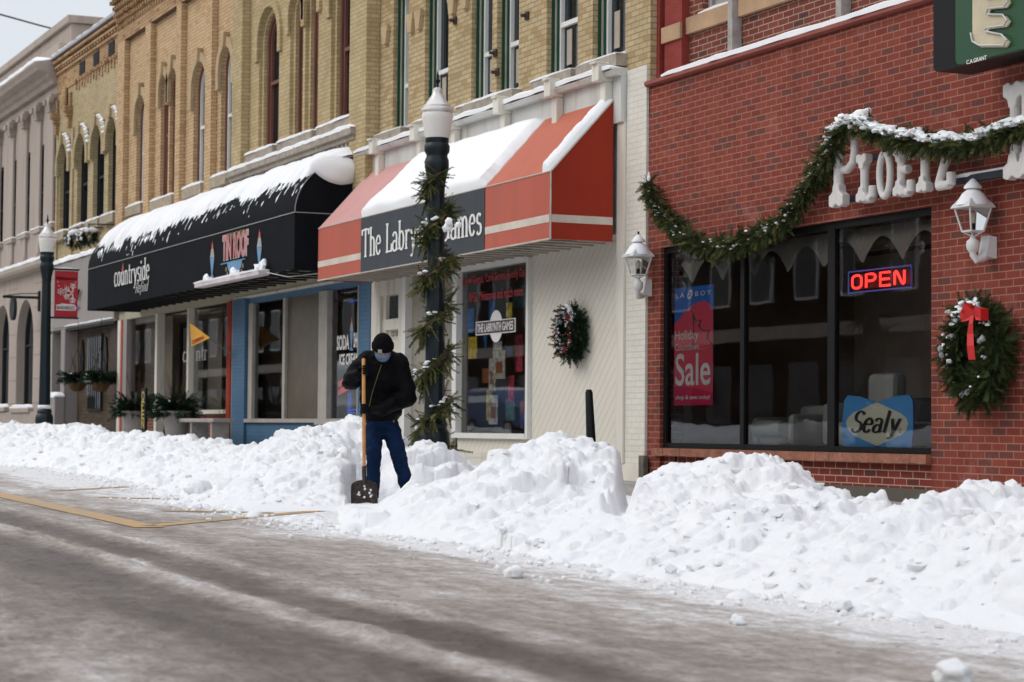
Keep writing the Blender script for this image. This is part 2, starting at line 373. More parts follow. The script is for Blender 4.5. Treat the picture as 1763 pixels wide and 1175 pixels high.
def snow_strip(mb, x0, x1, y0, y1, z, h, seg=.12, seed=0):
    """a soft snow load on a ledge: rounded cross-section along x"""
    n = max(2, int((x1-x0)/seg)); prof = [(0, 0), (.04, .55), (.2, .9), (.5, 1), (.85, .95), (1, .8), (1, 0)]
    vs = []; m = len(prof)
    for i in range(n+1):
        x = x0+(x1-x0)*i/n; e = min(1, .25+min(i, n-i)*.5)
        for j, (t, hh) in enumerate(prof):
            k = h*hh*e*(1+.35*noise.noise(Vector((x*2.3+seed, t*1.5, z))))
            ov = .03*(1 if j < 3 else 0)*noise.noise(Vector((x*3.1, seed, 4.4)))
            vs.append((x, y0+(y1-y0)*t+ov-(0.015 if j == 1 else 0), z+max(0, k)-(0.012 if hh == 0 and t == 0 else 0)))
    fs = []
    for i in range(n):
        for j in range(m-1): fs.append((i*m+j, i*m+j+1, (i+1)*m+j+1, (i+1)*m+j)[::-1])
    fs += [tuple(range(m)), tuple(range(n*m+m-1, n*m-1, -1))]
    mb.add(vs, fs)
def shell(mb, x0, x1, z0, z1, y0, y1):       # sides, roof, back of a building body
    mb.poly([(x0, y0, z0), (x0, y0, z1), (x0, y1, z1), (x0, y1, z0)]); mb.poly([(x1, y0, z0), (x1, y1, z0), (x1, y1, z1), (x1, y0, z1)])
    mb.poly([(x0, y0, z1), (x1, y0, z1), (x1, y1, z1), (x0, y1, z1)]); mb.poly([(x0, y1, z0), (x0, y1, z1), (x1, y1, z1), (x1, y1, z0)])

# ------------------------------------------------------------------ lettering
def arc(cx, cy, rx, ry, a0, a1, n=10):
    return [(cx+rx*cos(radians(a0+(a1-a0)*k/n)), cy+ry*sin(radians(a0+(a1-a0)*k/n))) for k in range(n+1)]
def stem(x, a, b): return ('s', [(x, a), (x, b)])
def st(p): return ('p', p)
SER = {
 'T': (.72, [stem(.36, 0, 1), st([(.03, .96), (.69, .96)]), st([(.05, .97), (.04, .78)]), st([(.67, .97), (.68, .78)])]),
 'h': (.62, [stem(.15, 0, 1), st(arc(.31, .42, .17, .22, 165, 0)), stem(.48, 0, .44)]),
 'e': (.54, [st([(.08, .38), (.46, .38)] + arc(.27, .33, .2, .32, 15, 325, 16))]),
 'L': (.66, [stem(.2, 0, 1), st([(.1, .03), (.6, .03)]), st([(.6, .0), (.63, .28)])]),
 'a': (.54, [st(arc(.25, .47, .17, .17, 165, 0) + [(.42, .1), (.50, .02)]), st(arc(.25, .18, .18, .17, 60, 330, 12))]),
 'b': (.60, [('q', [(.14, 1), (.14, .05)]), st(arc(.31, .32, .2, .31, 180, -180, 18))]),
 'r': (.46, [stem(.15, 0, .62), st(arc(.31, .42, .16, .2, 165, 50))]),
 'y': (.58, [('q', [(.1, .63), (.31, .05)]), st([(.5, .63), (.28, -.1), (.2, -.26), (.07, -.24)])]),
 'n': (.62, [stem(.15, 0, .62), st(arc(.31, .42, .17, .22, 165, 0)), stem(.48, 0, .44)]),
 't': (.40, [st([(.2, .88), (.2, .15)] + arc(.28, .15, .08, .13, 180, 330, 6)), st([(.05, .62), (.38, .62)])]),
 'G': (.84, [st(arc(.42, .5, .34, .49, 45, 320, 18)), stem(.7, .06, .42), st([(.68, .75), (.7, .96)])]),
 'm': (.92, [stem(.15, 0, .62), st(arc(.29, .42, .15, .22, 165, 0)), stem(.45, 0, .44), st(arc(.6, .42, .15, .22, 165, 0)), stem(.76, 0, .44)]),
 's': (.46, [st(arc(.23, .49, .14, .15, 30, 250, 9) + arc(.23, .17, .16, .17, 80, -150, 9))]),
 'c': (.50, [st(arc(.27, .33, .2, .32, 45, 320, 14))]),
 'o': (.56, [st(arc(.28, .33, .2, .32, 90, 450, 18))]),
 'u': (.62, [('q', [(.15, .62), (.15, .2)]), st(arc(.31, .22, .16, .21, 180, 340)), stem(.48, 0, .62)]),
 'i': (.30, [stem(.15, 0, .62), ('d', [(.15, .85)])]),
 'd': (.60, [st(arc(.27, .32, .19, .31, 0, 360, 18)), stem(.46, 0, 1)]),
 'l': (.30, [stem(.15, 0, 1)]), 'f': (.38, [st(arc(.32, .8, .15, .18, 60, 180, 8) + [(.17, -.25)]), st([(.02, .62), (.34, .62)])]),
 'R': (.66, [stem(.15, 0, 1), st(arc(.3, .74, .26, .24, 110, -110, 12)), st([(.3, .5), (.62, .02)])]),
 'S': (.58, [st(arc(.29, .74, .21, .23, 20, 260, 10) + arc(.27, .25, .23, .25, 85, -165, 10))]),
 ' ': (.34, []), 'A': (.74, [st([(.08, 0), (.37, 1)]), ('q', [(.37, 1), (.66, 0)]), st([(.2, .35), (.55, .35)])]),
}
def pen_strip(pts, thick, thin, flat=0.0, slant=0.0):
    P = [Vector((x+slant*y, y)) for x, y in pts]; Q = []
    for i, p in enumerate(P):
        t = P[min(i+1, len(P)-1)]-P[max(i-1, 0)]; t = t.normalized() if t.length else Vector((1, 0))
        w = thin+(thick-thin)*abs(t.y)**1.3; nn = Vector((-t.y, t.x))*w/2; Q.append((p+nn, p-nn))
    return Q
def pen_text(mb, s, x0, x1, z0, z1, Y, thick=.13, thin=.05, serif=True, slant=0.0, yx=0.0, depth=.006, base=0.0, top=1.0, spacing=0.0):
    """stroke lettering fitted to a box; z0 = baseline, z1 = cap height; yx = dY/dx"""
    tot = sum(SER[c][0]+spacing for c in s) - spacing; sx = (x1-x0)/tot; sz = z1-z0; cur = 0; k = 0
    asp = sz/sx
    for c in s:
        adv, strokes = SER[c]
        def put(Q):
            nonlocal k
            k += 1; d = depth+.0004*(k % 7)
            vs = []
            for a, b in Q:
                for q in (a, b):
                    X = x0+(cur+q.x)*sx; vs.append((X, Y-d+(X-x0)*yx, z0+q.y*sz))
            n = len(Q); mb.add(vs, [(2*i, 2*i+1, 2*i+3, 2*i+2) for i in range(n-1)])
        for kind, pts in strokes:
            if kind == 'd': put(pen_strip([(pts[0][0], pts[0][1]-.06), (pts[0][0], pts[0][1]+.06)], thick*1.1, thick, slant=slant)); continue
            put(pen_strip(pts, thick, thin, slant=slant))
            if serif and kind in 'sq':
                for (x, y), full in ((pts[0], True), (pts[-1], True)):
                    lo = .12; 
                    if y < .7 and y > .3 and kind == 's': put(pen_strip([(x-lo, y-.005), (x, y-.005)], thin, thin*.9, slant=slant)) if y > .6 else None; continue
                    put(pen_strip([(x-lo, y+(.018 if y < .5 else -.018)), (x+lo, y+(.018 if y < .5 else -.018))], thin, thin*.9, slant=slant))
        cur += adv+spacing
def sans(root, name, s, x0, x1, z0, z1, Y, m, bold=0.0, yx=0.0, ext=.002, shear=0.0, name_part=None):
    cu = bpy.data.curves.new(name, 'FONT'); cu.body = s; cu.size = 1; cu.offset = bold; cu.extrude = .001; cu.shear = shear; cu.resolution_u = 4
    o = bpy.data.objects.new(name, cu); COL.objects.link(o)
    dg = bpy.context.evaluated_depsgraph_get(); me = bpy.data.meshes.new_from_object(o.evaluated_get(dg)); bpy.data.objects.remove(o)
    a = np.array([v.co[:] for v in me.vertices]); mn = a.min(0); mx = a.max(0)
    u = (a[:, 0]-mn[0])/(mx[0]-mn[0]); w = (a[:, 1]-mn[1])/(mx[1]-mn[1]); d = np.where(a[:, 2] > 0, -ext, 0.0)
    X = x0+u*(x1-x0); b = MB(); b.v = [tuple(t) for t in np.stack([X, Y+d+(X-x0)*yx, z0+w*(z1-z0)], 1)]
    b.f = [tuple(p.vertices) for p in me.polygons]; bpy.data.meshes.remove(me)
    return b.build(name, m, root)

# ------------------------------------------------------------------ foliage
def sprig(mb, p, d, ln, wd, n=10, rnd=random):
    """one needle spray: flat tapering leaflets either side of a twig"""
    d = Vector(d).normalized(); s = d.orthogonal().normalized(); s.rotate(Matrix.Rotation(rnd.uniform(0, 2*pi), 3, d)); up = d.cross(s)
    p = Vector(p); vs = []; fs = []
    for i in range(n):
        t = (i+.5)/n
        for sg in (-1, 1):
            b = p+d*ln*t; l = wd*(1-.5*t)*rnd.uniform(.6, 1.25)
            tip = b+s*sg*l+d*l*.8+up*rnd.uniform(-.3, .3)*l; q = d*ln*.05
            o = len(vs); vs += [b-q, b+q, tip]; fs.append((o, o+1, o+2))
    o = len(vs); vs += [p+up*.003, p-up*.003, p+d*ln]; fs.append((o, o+1, o+2))
    mb.add(vs, fs)
# ================================================================== SETTING
def sloped(mb, x0, x1, y0, y1, off, n=1):
    mb.poly([(x0, y0, zroad(x0)+off), (x1, y0, zroad(x1)+off), (x1, y1, zroad(x1)+off), (x0, y1, zroad(x0)+off)])
def road_mat():
    m, n, p = new_mat('slushy_asphalt'); v = geopos(n)
    s = n.nodes.new('ShaderNodeSeparateXYZ'); L(n, v, s.inputs[0])
    mp = n.nodes.new('ShaderNodeMapping'); mp.inputs['Scale'].default_value = (.28, 1, 1); L(n, v, mp.inputs[0])
    big = noise_node(n, mp.outputs[0], 1.5, 9, .72)
    mp2 = n.nodes.new('ShaderNodeMapping'); mp2.inputs['Scale'].default_value = (.9, 1.3, 1); L(n, v, mp2.inputs[0])
    fine = noise_node(n, mp2.outputs[0], 6, 9, .72)
    # wheel tracks run along the street: smooth bands across y, warped a little
    wob = noise_node(n, v, .22, 2); 
    yy = n.nodes.new('ShaderNodeMath'); yy.operation = 'MULTIPLY_ADD'; L(n, wob.outputs['Fac'], yy.inputs[0]); yy.inputs[1].default_value = .25; L(n, s.outputs[1], yy.inputs[2])
    mr = n.nodes.new('ShaderNodeMapRange'); mr.inputs['From Min'].default_value = -14; mr.inputs['From Max'].default_value = -4; L(n, yy.outputs[0], mr.inputs['Value'])
    tr = ramp(n, mr.outputs[0], [(.0, .40), (.2, .55), (.30, .42), (.37, .50), (.44, .56), (.50, .40), (.525, .24), (.563, .24), (.578, .60), (.593, .60), (.603, .22), (.625, .26), (.645, .64), (.68, .52), (.74, .64), (.80, .74), (.835, .95), (1, 1)])
    ad = n.nodes.new('ShaderNodeMath'); ad.operation = 'ADD'; L(n, big.outputs['Fac'], ad.inputs[0]); L(n, tr.outputs[0], ad.inputs[1])
    ad2 = n.nodes.new('ShaderNodeMath'); ad2.operation = 'MULTIPLY_ADD'; L(n, fine.outputs['Fac'], ad2.inputs[0]); ad2.inputs[1].default_value = .75; L(n, ad.outputs[0], ad2.inputs[2])
    r = ramp(n, ad2.outputs[0], [(.0, 0), (1, 1)]); 
    mr2 = n.nodes.new('ShaderNodeMapRange'); mr2.inputs['From Min'].default_value = .92; mr2.inputs['From Max'].default_value = 1.86; L(n, ad2.outputs[0], mr2.inputs['Value'])
    c = ramp(n, mr2.outputs[0], [(0, (.062, .047, .037)), (.2, (.125, .098, .080)), (.4, (.235, .193, .162)), (.56, (.37, .318, .278)), (.72, (.54, .50, .47)), (.88, (.84, .83, .83))])
    n.nodes.remove(r)
    # grit
    g = noise_node(n, v, 30, 6, .8); gr = ramp(n, g.outputs['Fac'], [(.32, .55), (.5, 1.0), (.7, 1.22)])
    col = mixrgb(n, 1, c.outputs[0], gr.outputs[0], 'MULTIPLY')
    sp = noise_node(n, v, 9, 3, .5); sr = ramp(n, sp.outputs['Fac'], [(.66, 0), (.72, .8)])
    col = mixrgb(n, sr.outputs[0], col, (.13, .10, .085))
    L(n, col, p.inputs['Base Color'])
    rr = ramp(n, mr2.outputs[0], [(0, .38), (.5, .62), (1, .8)]); L(n, rr.outputs[0], p.inputs['Roughness']); p.inputs['Specular IOR Level'].default_value = .35
    hh = n.nodes.new('ShaderNodeMath'); hh.operation = 'MULTIPLY_ADD'; L(n, g.outputs['Fac'], hh.inputs[0]); hh.inputs[1].default_value = .25; L(n, ad2.outputs[0], hh.inputs[2])
    bump(n, p, hh.outputs[0], .9, .05)
    return m
ROAD = road_mat()
mb = MB(); sloped(mb, -600, 400, -300, 300, -.12); struct(mb.build('ground', CONC))
def vnoise(X, Y, f, seed):
    r = np.random.RandomState(seed); G = r.rand(256, 256); u = X*f; v = Y*f; iu = np.floor(u).astype(int); iv = np.floor(v).astype(int)
    a = u-iu; b = v-iv; a = a*a*(3-2*a); b = b*b*(3-2*b); g = lambda i, j: G[(iu+i) % 256, (iv+j) % 256]
    return (g(0, 0)*(1-a)+g(1, 0)*a)*(1-b)+(g(0, 1)*(1-a)+g(1, 1)*a)*b - .5
def fbm(X, Y, f, o, seed, gain=.55): return sum(vnoise(X+3.1*k, Y-2.3*k, f*2**k, seed+k)*gain**k for k in range(o))
def grid_mesh(name, X, Y, Z, m, keep=None):
    nx, ny = X.shape; V3 = np.stack([X, Y, Z], -1).reshape(-1, 3); idx = np.arange(nx*ny).reshape(nx, ny)
    F4 = np.stack([idx[:-1, :-1], idx[:-1, 1:], idx[1:, 1:], idx[1:, :-1]], -1).reshape(-1, 4)
    if keep is not None: F4 = F4[keep.reshape(-1)]
    me = bpy.data.meshes.new(name); me.vertices.add(len(V3)); me.vertices.foreach_set('co', V3.astype(np.float32).ravel())
    me.loops.add(F4.size); me.loops.foreach_set('vertex_index', F4.ravel().astype(np.int32)); me.polygons.add(len(F4))
    me.polygons.foreach_set('loop_start', np.arange(0, F4.size, 4, dtype=np.int32)); me.polygons.foreach_set('loop_total', np.full(len(F4), 4, dtype=np.int32))
    me.update(calc_edges=True); me.polygons.foreach_set('use_smooth', [True]*len(me.polygons)); me.materials.append(m)
    o = bpy.data.objects.new(name, me); COL.objects.link(o); return struct(o)
# road surface: packed slush with ridges between the wheel tracks
rx = [20.0, 5, 0, -3, -4.5]
while rx[-1] > -45: rx.append(rx[-1]-.0028*(abs(rx[-1])+6))
rx = np.array(rx+list(np.linspace(rx[-1]-2, -160, 40))); ry = np.concatenate([np.linspace(-15.2, -10.8, 12), np.arange(-10.77, -7.3, .03), np.linspace(-7.28, -2.8, 14)])
RX, RY = np.meshgrid(rx, ry, indexing='ij')
rut = RY+8.30+.12*vnoise(RX, RX*0, .35, 9)
hh_ = .026*np.exp(-(rut/.085)**2)*np.clip(.75+1.6*fbm(RX, RY, 2.2, 3, 6), 0, 2)+.018*np.exp(-((rut-.62)/.12)**2)*np.clip(.6+1.6*fbm(RX, RY, 2, 3, 7), 0, 2)+.016*np.exp(-((rut+1.25)/.3)**2)*np.clip(.4+2*fbm(RX, RY, 3, 3, 8), 0, 2)
hh_ = hh_+.010*fbm(RX*.6, RY*1.4, 3, 4, 12)+.008*np.clip(fbm(RX, RY, 8, 3, 14)-.12, 0, 1)*4
hh_ = hh_*np.clip((-7.35-RY)/.2, 0, 1)*np.clip((RY+11.2)/.4, 0, 1)*(RX < -4.2)
grid_mesh('road', RX, RY, .19-GR*(RX+16.5)+hh_, ROAD)

mb = MB()                                                        # both pavements with their kerbs
for (y0, y1) in ((-2.95, .9), (-22, -15.3)):
    x0, x1 = -160, 20
    z = lambda x, o: zroad(x)+o
    mb.poly([(x0, y0, z(x0, .15)), (x1, y0, z(x1, .15)), (x1, y1, z(x1, .15)), (x0, y1, z(x0, .15))])
    mb.poly([(x0, y0, z(x0, -.1)), (x1, y0, z(x1, -.1)), (x1, y0, z(x1, .15)), (x0, y0, z(x0, .15))])
    mb.poly([(x0, y1, z(x0, -.1)), (x0, y1, z(x0, .15)), (x1, y1, z(x1, .15)), (x1, y1, z(x1, -.1))])
PAVE = mat('snowy_pavement', (.36, .33, .30), .8, var=.15, vs=3, dirt=(.74, .74, .75), bs=.3)
struct(mb.build('pavement', PAVE))

# painted parking bay lines (real lines lying on the road)
def paint_mat():
    m, n, p = new_mat('worn_yellow_road_paint'); v = geopos(n)
    t = noise_node(n, v, 7, 8, .7); r = ramp(n, t.outputs['Fac'], [(.36, 0), (.56, 1)])
    col = mixrgb(n, r.outputs[0], (.62, .31, .04), (.36, .28, .19)); L(n, col, p.inputs['Base Color']); p.inputs['Roughness'].default_value = .6
    return m
PAINT = paint_mat()
def gd(px, py, off=0):
    d = ray(px, py); nn = Vector((GR, 0, 1)); c = .19+off-GR*16.5
    return CAM + d*((c-nn.dot(CAM))/nn.dot(d))
mb = MB()
def line(a, b, w):
    a = Vector(gd(*a)); b = Vector(gd(*b)); t = (b-a).normalized(); s_ = Vector((-t.y, t.x, 0))*w/2; k = int((b-a).length/.4)+1
    for i in range(k):
        p, q = a+(b-a)*i/k, a+(b-a)*(i+1)/k
        mb.poly([(v.x, v.y, zroad(v.x)+.005) for v in (p-s_, q-s_, q+s_, p+s_)])
line((-160, 818), (258, 909), .24)
line((256, 907), (560, 879), .16)
line((280, 880), (470, 884), .15)
line((170, 857), (345, 861), .13)
line((90, 846), (250, 837), .13)
struct(mb.build('road_markings', PAINT))

# ------------------------------------------------------------------ ploughed snow bank
crestB = [(560, 905, -5.45), (600, 900, -5.4), (620, 890, -5.3), (640, 876, -5.05), (660, 852, -4.75), (690, 826, -4.6), (712, 803, -4.5), (735, 780, -4.4), (770, 768, -4.3), (800, 770, -4.25), (870, 790, -4.1), (920, 787, -4.0), (945, 764, -3.9), (975, 750, -3.9), (1005, 760, -3.9), (1035, 782, -3.9), (1060, 806, -3.9), (1076, 835, -3.9), (1092, 850, -3.9), (1112, 842, -3.8), (1140, 832, -3.75), (1180, 829, -3.7), (1230, 805, -3.7), (1262, 792, -3.7), (1285, 774, -3.7), (1310, 778, -3.7), (1345, 798, -3.7), (1385, 826, -3.7), (1450, 845, -3.7), (1560, 862, -3.7), (1640, 872, -3.7), (1685, 848, -3.7), (1725, 838, -3.7), (1763, 858, -3.7), (1850, 850, -3.7), (1990, 870, -3.7)]
crestA = [(-60, 728, -3.5), (0, 731, -3.5), (60, 728, -3.5), (100, 731, -3.5), (150, 736, -3.45), (200, 741, -3.4), (260, 752, -3.4), (330, 760, -3.4), (400, 762, -3.4), (450, 765, -3.4), (500, 768, -3.4), (535, 766, -3.35), (560, 757, -3.25), (585, 738, -3.1), (602, 727, -3.0), (625, 727, -2.95), (660, 742, -2.95), (700, 760, -2.95), (745, 775, -3.0), (790, 790, -3.1)]
toe = [(-60, 797), (0, 802), (80, 806), (150, 816), (240, 832), (310, 850), (330, 868), (400, 880), (480, 890), (560, 903), (620, 917), (700, 926), (800, 937), (960, 966), (1100, 992), (1300, 1022), (1500, 1052), (1763, 1092), (1900, 1110)]
def crest_tab(T):
    P = [at(px, py, Y) for px, py, Y in T]; o = sorted((p.x, p.z-zroad(p.x), p.y) for p in P); return [np.array(c) for c in zip(*o)]
cbx, cbh, cby = crest_tab(crestB); cax, cah, cay = crest_tab(crestA)
cbh = cbh-.055*np.interp(cbx, [-17.9, -17.2], [.4, 1]); cah = cah-.03
tt = sorted((gd(*t).x, gd(*t).y) for t in toe); tx = np.array([t[0] for t in tt]); ty = np.array([t[1] for t in tt])
xs = [-4.0]
while xs[-1] > -66: xs.append(xs[-1]-.0009*(abs(xs[-1])+7))
xs = np.array(xs); NY = 300; ys = np.linspace(-6.7, -2.1, NY)
X, Y = np.meshgrid(xs, ys, indexing='ij')
toeY = np.interp(X, tx, ty)+.12*fbm(X, Y*0, 1.7, 3, 3)
def ridge(hx, hh, hy, toeY, back):
    H = np.interp(X, hx, hh, left=hh[0], right=hh[-1]); Yc = np.interp(X, hx, hy, left=hy[0], right=hy[-1])
    t = np.clip((Y-toeY)/(Yc-toeY), 0, 1); up = (1-(1-t)**1.7)*.75+.25*t**.8
    tb = np.clip((Y-Yc)/back, 0, 1); dn = 1-tb*tb*(3-2*tb)
    return H*np.where(Y < Yc, up, dn)*np.where(Y < toeY, 0, 1)
# picture column of every grid point, to place the dug-out hollow beside the shoveller
vx, vy = X-CAM.x, Y-CAM.y; ang = (vx*RT.x+vy*RT.y)/(vx*-cos(YAW)+vy*sin(YAW)); PXG = 881.5+FPX*ang
tA = np.interp(PXG, [588, 615], [0, 1]); toeA = toeY*(1-tA)+(-3.75)*tA
HA = ridge(cax, cah, cay, toeA, .9); HA *= np.interp(X, [cax[-1], cax[-1]+1.2], [1, 0])
HB = ridge(cbx, cbh, cby, toeY, 1.0); HB *= np.interp(PXG, [585, 625], [0, 1])
H = np.maximum(HA, HB)
# one vertical shovelled face at the path cut through the bank
fx = at(1062, 806, -3.9).x; cutx = fx+(Y+3.9)*(-1.75)
inb = np.clip((H-.06)/.25, 0, 1)
H = H+inb*(.13*fbm(X, Y, 1.5, 3, 11)+.09*fbm(X, Y, 4.5, 3, 21))
path = (X > cutx) & (X < cutx+.42+.1*fbm(X, Y, 3, 2, 5)) & (Y > -5.05)
floor_ = .17+.05*fbm(X, Y, 4, 3, 8)+.10*np.clip(-4.3-Y, 0, 1)
PCUT = (X-cutx, np.clip((X-cutx)/.10, 0, 1)*np.clip((cutx+.5-X)/.2, 0, 1)*np.clip((Y+5.15)/.3, 0, 1))
# lumps thrown by the plough and shovels
rs = np.random.RandomState(5)
def splat(n, rmin, rmax, xr, power=2.2, onlytoe=False, flat=.75):
    global H
    for _ in range(n):
        x = xr[0]+(xr[1]-xr[0])*rs.rand(); ix = np.searchsorted(-xs, -x)
        ty_ = np.interp(x, tx, ty); y = (ty_-.25+.45*rs.rand()) if onlytoe else (ty_+(rs.rand()**1.0)*2.7)
        r = rmin+(rmax-rmin)*rs.rand()**power
        dx = .0009*(abs(x)+7); ni = int(r/dx)+2; iy = int((y+6.7)/(4.6/(NY-1))); nj = int(r/(4.6/(NY-1)))+2
        a, b, c, d = max(ix-ni, 0), min(ix+ni+1, len(xs)), max(iy-nj, 0), min(iy+nj+1, len(ys))
        if a >= b or c >= d or not (0 < ix < len(xs)) or not (0 <= iy < len(ys)): continue
        XX = X[a:b, c:d]-x; YY = Y[a:b, c:d]-y; th = rs.rand()*3.1; e = .65+.6*rs.rand()
        u = XX*cos(th)+YY*sin(th); v = (-XX*sin(th)+YY*cos(th))*e
        q = 1-(np.abs(u)**2.2+np.abs(v)**2.2)/r**2.2; base = H[min(ix, len(xs)-1), iy]
        if not onlytoe and base < .05: continue
        cx_0 = fx+(y+3.9)*(-1.75)
        if cx_0-r-.03 < x < cx_0+.35 and y > -5.1: continue
        if math.hypot(x-PXY[0], (y-PXY[1])) < .55: continue
        cap = base-r*.25+(np.clip(q, 0, 1))**.6*r*flat*.75
        H[a:b, c:d] = np.where(q > 0, np.maximum(H[a:b, c:d], cap), H[a:b, c:d])
PP = at(648, 868, -4.0); PXY = (PP.x, PP.y)
splat(420, .06, .20, (-30, -7)); splat(3000, .03, .09, (-30, -7)); splat(9000, .014, .04, (-26, -7)); splat(260, .06, .2, (-62, -28)); splat(1800, .03, .10, (-55, -26))
splat(650, .015, .09, (-50, -7), 2.5, True, .9)
w2 = PCUT[1]; H = H*(1-w2)+np.minimum(H, floor_)*w2; calm = 1-.85*((PCUT[0] > -.12) & (PCUT[0] < .2) & (Y > -5.1))
H = H+inb*calm*(.030*fbm(X, Y, 11, 4, 31, .62)+.02*(np.abs(vnoise(X, Y, 17, 77))-.2))
# the shoveller stands in a dug-out hollow open toward the road
hx_, hy_ = .9375, -.348
ca = (X-PXY[0])*hx_+(Y-PXY[1])*hy_; la_ = -(X-PXY[0])*hy_+(Y-PXY[1])*hx_
cl_ = -.02*ca+np.interp(la_+.02*ca, [-.32, -.26, .02, .16, .34, .5], [1.2, .0, .0, .12, .28, .9]); 
lim_ = np.where(ca > -.25, .025+np.clip(cl_, 0, 2)+.028*np.clip(ca, 0, 6), 5)
H = np.minimum(H, lim_+.015*fbm(X, Y, 9, 2, 4))
for (cx_, cy_, rr_, lim) in ((PXY[0], PXY[1], .42, .05),):
    dd = np.hypot(X-cx_, Y-cy_); w_ = np.clip((dd-rr_*.6)/(rr_*.6), 0, 1); H = np.minimum(H, lim+w_*w_*1.2+.02*fbm(X, Y, 9, 2, 4)*1)
walkz = np.where(Y > -2.9, .15+.03, -.03)
Zs = np.maximum(H+.19-GR*(X+16.5), .19-GR*(X+16.5)+walkz+np.where(Y > -2.9, .04*fbm(X, Y, 2, 3, 44), 0)) - np.where(H < .004, .012, 0)
low = (H[:-1, :-1] < .004) & (H[1:, 1:] < .004) & (H[1:, :-1] < .004) & (H[:-1, 1:] < .004) & (Y[:-1, :-1] < -2.95)
sb = grid_mesh('snow_bank', X, Y, Zs, SNOW, ~low)
# broken crusts and clods lying on the bank: uncountable
mb = MB(); rc = random.Random(12)
for i in range(1100):
    x = -7-(rc.random()**1.4)*38; ix = int(np.searchsorted(-xs, -x)); y = np.interp(x, tx, ty)+rc.random()**1.2*2.2; iy = int((y+6.7)/(4.6/(NY-1)))
    if not (0 < ix < len(xs) and 0 <= iy < NY) or H[ix, iy] < .03 or math.hypot(x-PXY[0], y-PXY[1]) < 1.1 or abs(x-(fx+(y+3.9)*(-1.75))) < .3: continue
    if abs(-(x-PXY[0])*(-.348)-0+(y-PXY[1])*.9375*1) < 0: continue
    la0 = -(x-PXY[0])*hy_+(y-PXY[1])*hx_
    if -.45 < la0 < .6 and (x-PXY[0]) > -.3 and x < -14: continue
    r = .010+.032*rc.random()**3; e = rc.uniform(.5, 1)
    mb.blob((x, y, Zs[ix, iy]+r*.15), (r*rc.uniform(.9, 1.7), r, r*e), i, .75, 1, 1.1)
mb.build('snow_clods', SNOW, smooth=50)['kind'] = 'stuff'
# loose crumbs of snow on the road: uncountable
mb = MB(); rc = random.Random(3)
for i in range(900):
    x = -rc.uniform(7, 40); y = np.interp(x, tx, ty)-abs(rc.gauss(0, .33)) + .05; r = rc.uniform(.006, .028)
    mb.blob((x, y, zroad(x)+r*.3), (r*1.2, r, r*.8), i, .4, 1)
mb.build('snow_crumbs', SNOW)['kind'] = 'stuff'
for (px, py, r, lab) in ((886, 995, .055, 'round snow lump lying alone on the grey road in the middle of the picture'), (1640, 1176, .062, 'largest snow lump on the road at the bottom edge of the picture'), (1447, 1053, .045, 'small white snow lump near the bank toe, below the blue window board'), (342, 858, .13, 'snow chunk at the toe of the bank beside the yellow parking lines'), (1270, 1076, .035, 'tiny snow lump on slushy road below the notch of the bank')):
    g = gd(px, py); mb = MB(); mb.blob((g.x, g.y, g.z+r*.5), (r*1.25, r, r*.8), px, .35, 3, 1.8)
    tag(mb.build('snow_lump', SNOW, smooth=80, origin=(g.x, g.y, g.z)), lab, 'snow lump', 'loose lumps of snow on the road')

# ================================================================== BUILDINGS
def ribbed(mb, x0, x1, y, z0, z1, pitch=.1, d=.015):
    x = x0; k = 0
    while x < x1-.01:
        xe = min(x+pitch, x1); mb.poly([(x, y, z0), (xe-d, y, z0), (xe-d, y, z1), (x, y, z1)])
        mb.poly([(xe-d, y, z0), (xe-d/2, y+d, z0), (xe-d/2, y+d, z1), (xe-d, y, z1)]); mb.poly([(xe-d/2, y+d, z0), (xe, y, z0), (xe, y, z1), (xe-d/2, y+d, z1)]); x = xe
def room(root, x0, x1, y0, y1, z0, z1, m=INT, name='interior'):
    mb = MB(); mb.poly([(x0, y0, z0), (x0, y1, z0), (x1, y1, z0), (x1, y0, z0)]); mb.poly([(x0, y1, z0), (x0, y1, z1), (x1, y1, z1), (x1, y1, z0)])
    mb.poly([(x0, y0, z0), (x0, y0, z1), (x0, y1, z1), (x0, y1, z0)]); mb.poly([(x1, y0, z0), (x1, y1, z0), (x1, y1, z1), (x1, y0, z1)]); mb.poly([(x0, y0, z1), (x1, y0, z1), (x1, y1, z1), (x0, y1, z1)])
    return mb.build(name, m, root)

# ---- B1 limestone bank building, far left
R_ = thing('stone_building', (-58, 0, zwalk(-58)), 'pale limestone building with tall dark windows and a heavy cornice, farthest left', 'building')
mb = MB(); X0, X1 = -72, -54.15
wins = [(-60.15, -59.3), (-58.4, -57.45), (-56.6, -55.7), (-54.95, -54.25), (-62.0, -61.1), (-63.9, -63.0)]
ops = [arch(a, b, 6.05, 8.2, 0) for a, b in wins]
ops += [arch(-58.85, -56.65, zwalk(-58)+.62, 4.3, 1.1), arch(-62.0, -59.9, zwalk(-60)+.62, 4.3, 1.05), arch(-65.4, -63.2, zwalk(-60)+.62, 4.3, 1.1)]
wall(mb, X0, X1, -.5, 10.2, 0, ops, .35); shell(mb, X0, X1, -.5, 10.2, 0, 12)
mb.build('wall', STONE, R_)
mb = MB(); mb.box(X0, X1+.02, -.003, .5, 10.205, 10.6); mb.box(X0, X1+.02, .3, 4.4, 10.6, 11.1); mb.box(X0, X1+.10, .2, 4.55, 11.1, 11.3); mb.build('attic', STONE, R_, bevel=.02, smooth='fix')
mb = MB(); mb.prism_x([(0, 9.55), (-.12, 9.55), (-.16, 9.66), (-.26, 9.7), (-.3, 9.82), (-.52, 9.86), (-.56, 9.93), (-.62, 10.0), (-.62, 10.04), (0, 10.19)], X0, X1+.03); mb.box(X0, X1+.01, -.05, -.002, 9.2, 9.3)
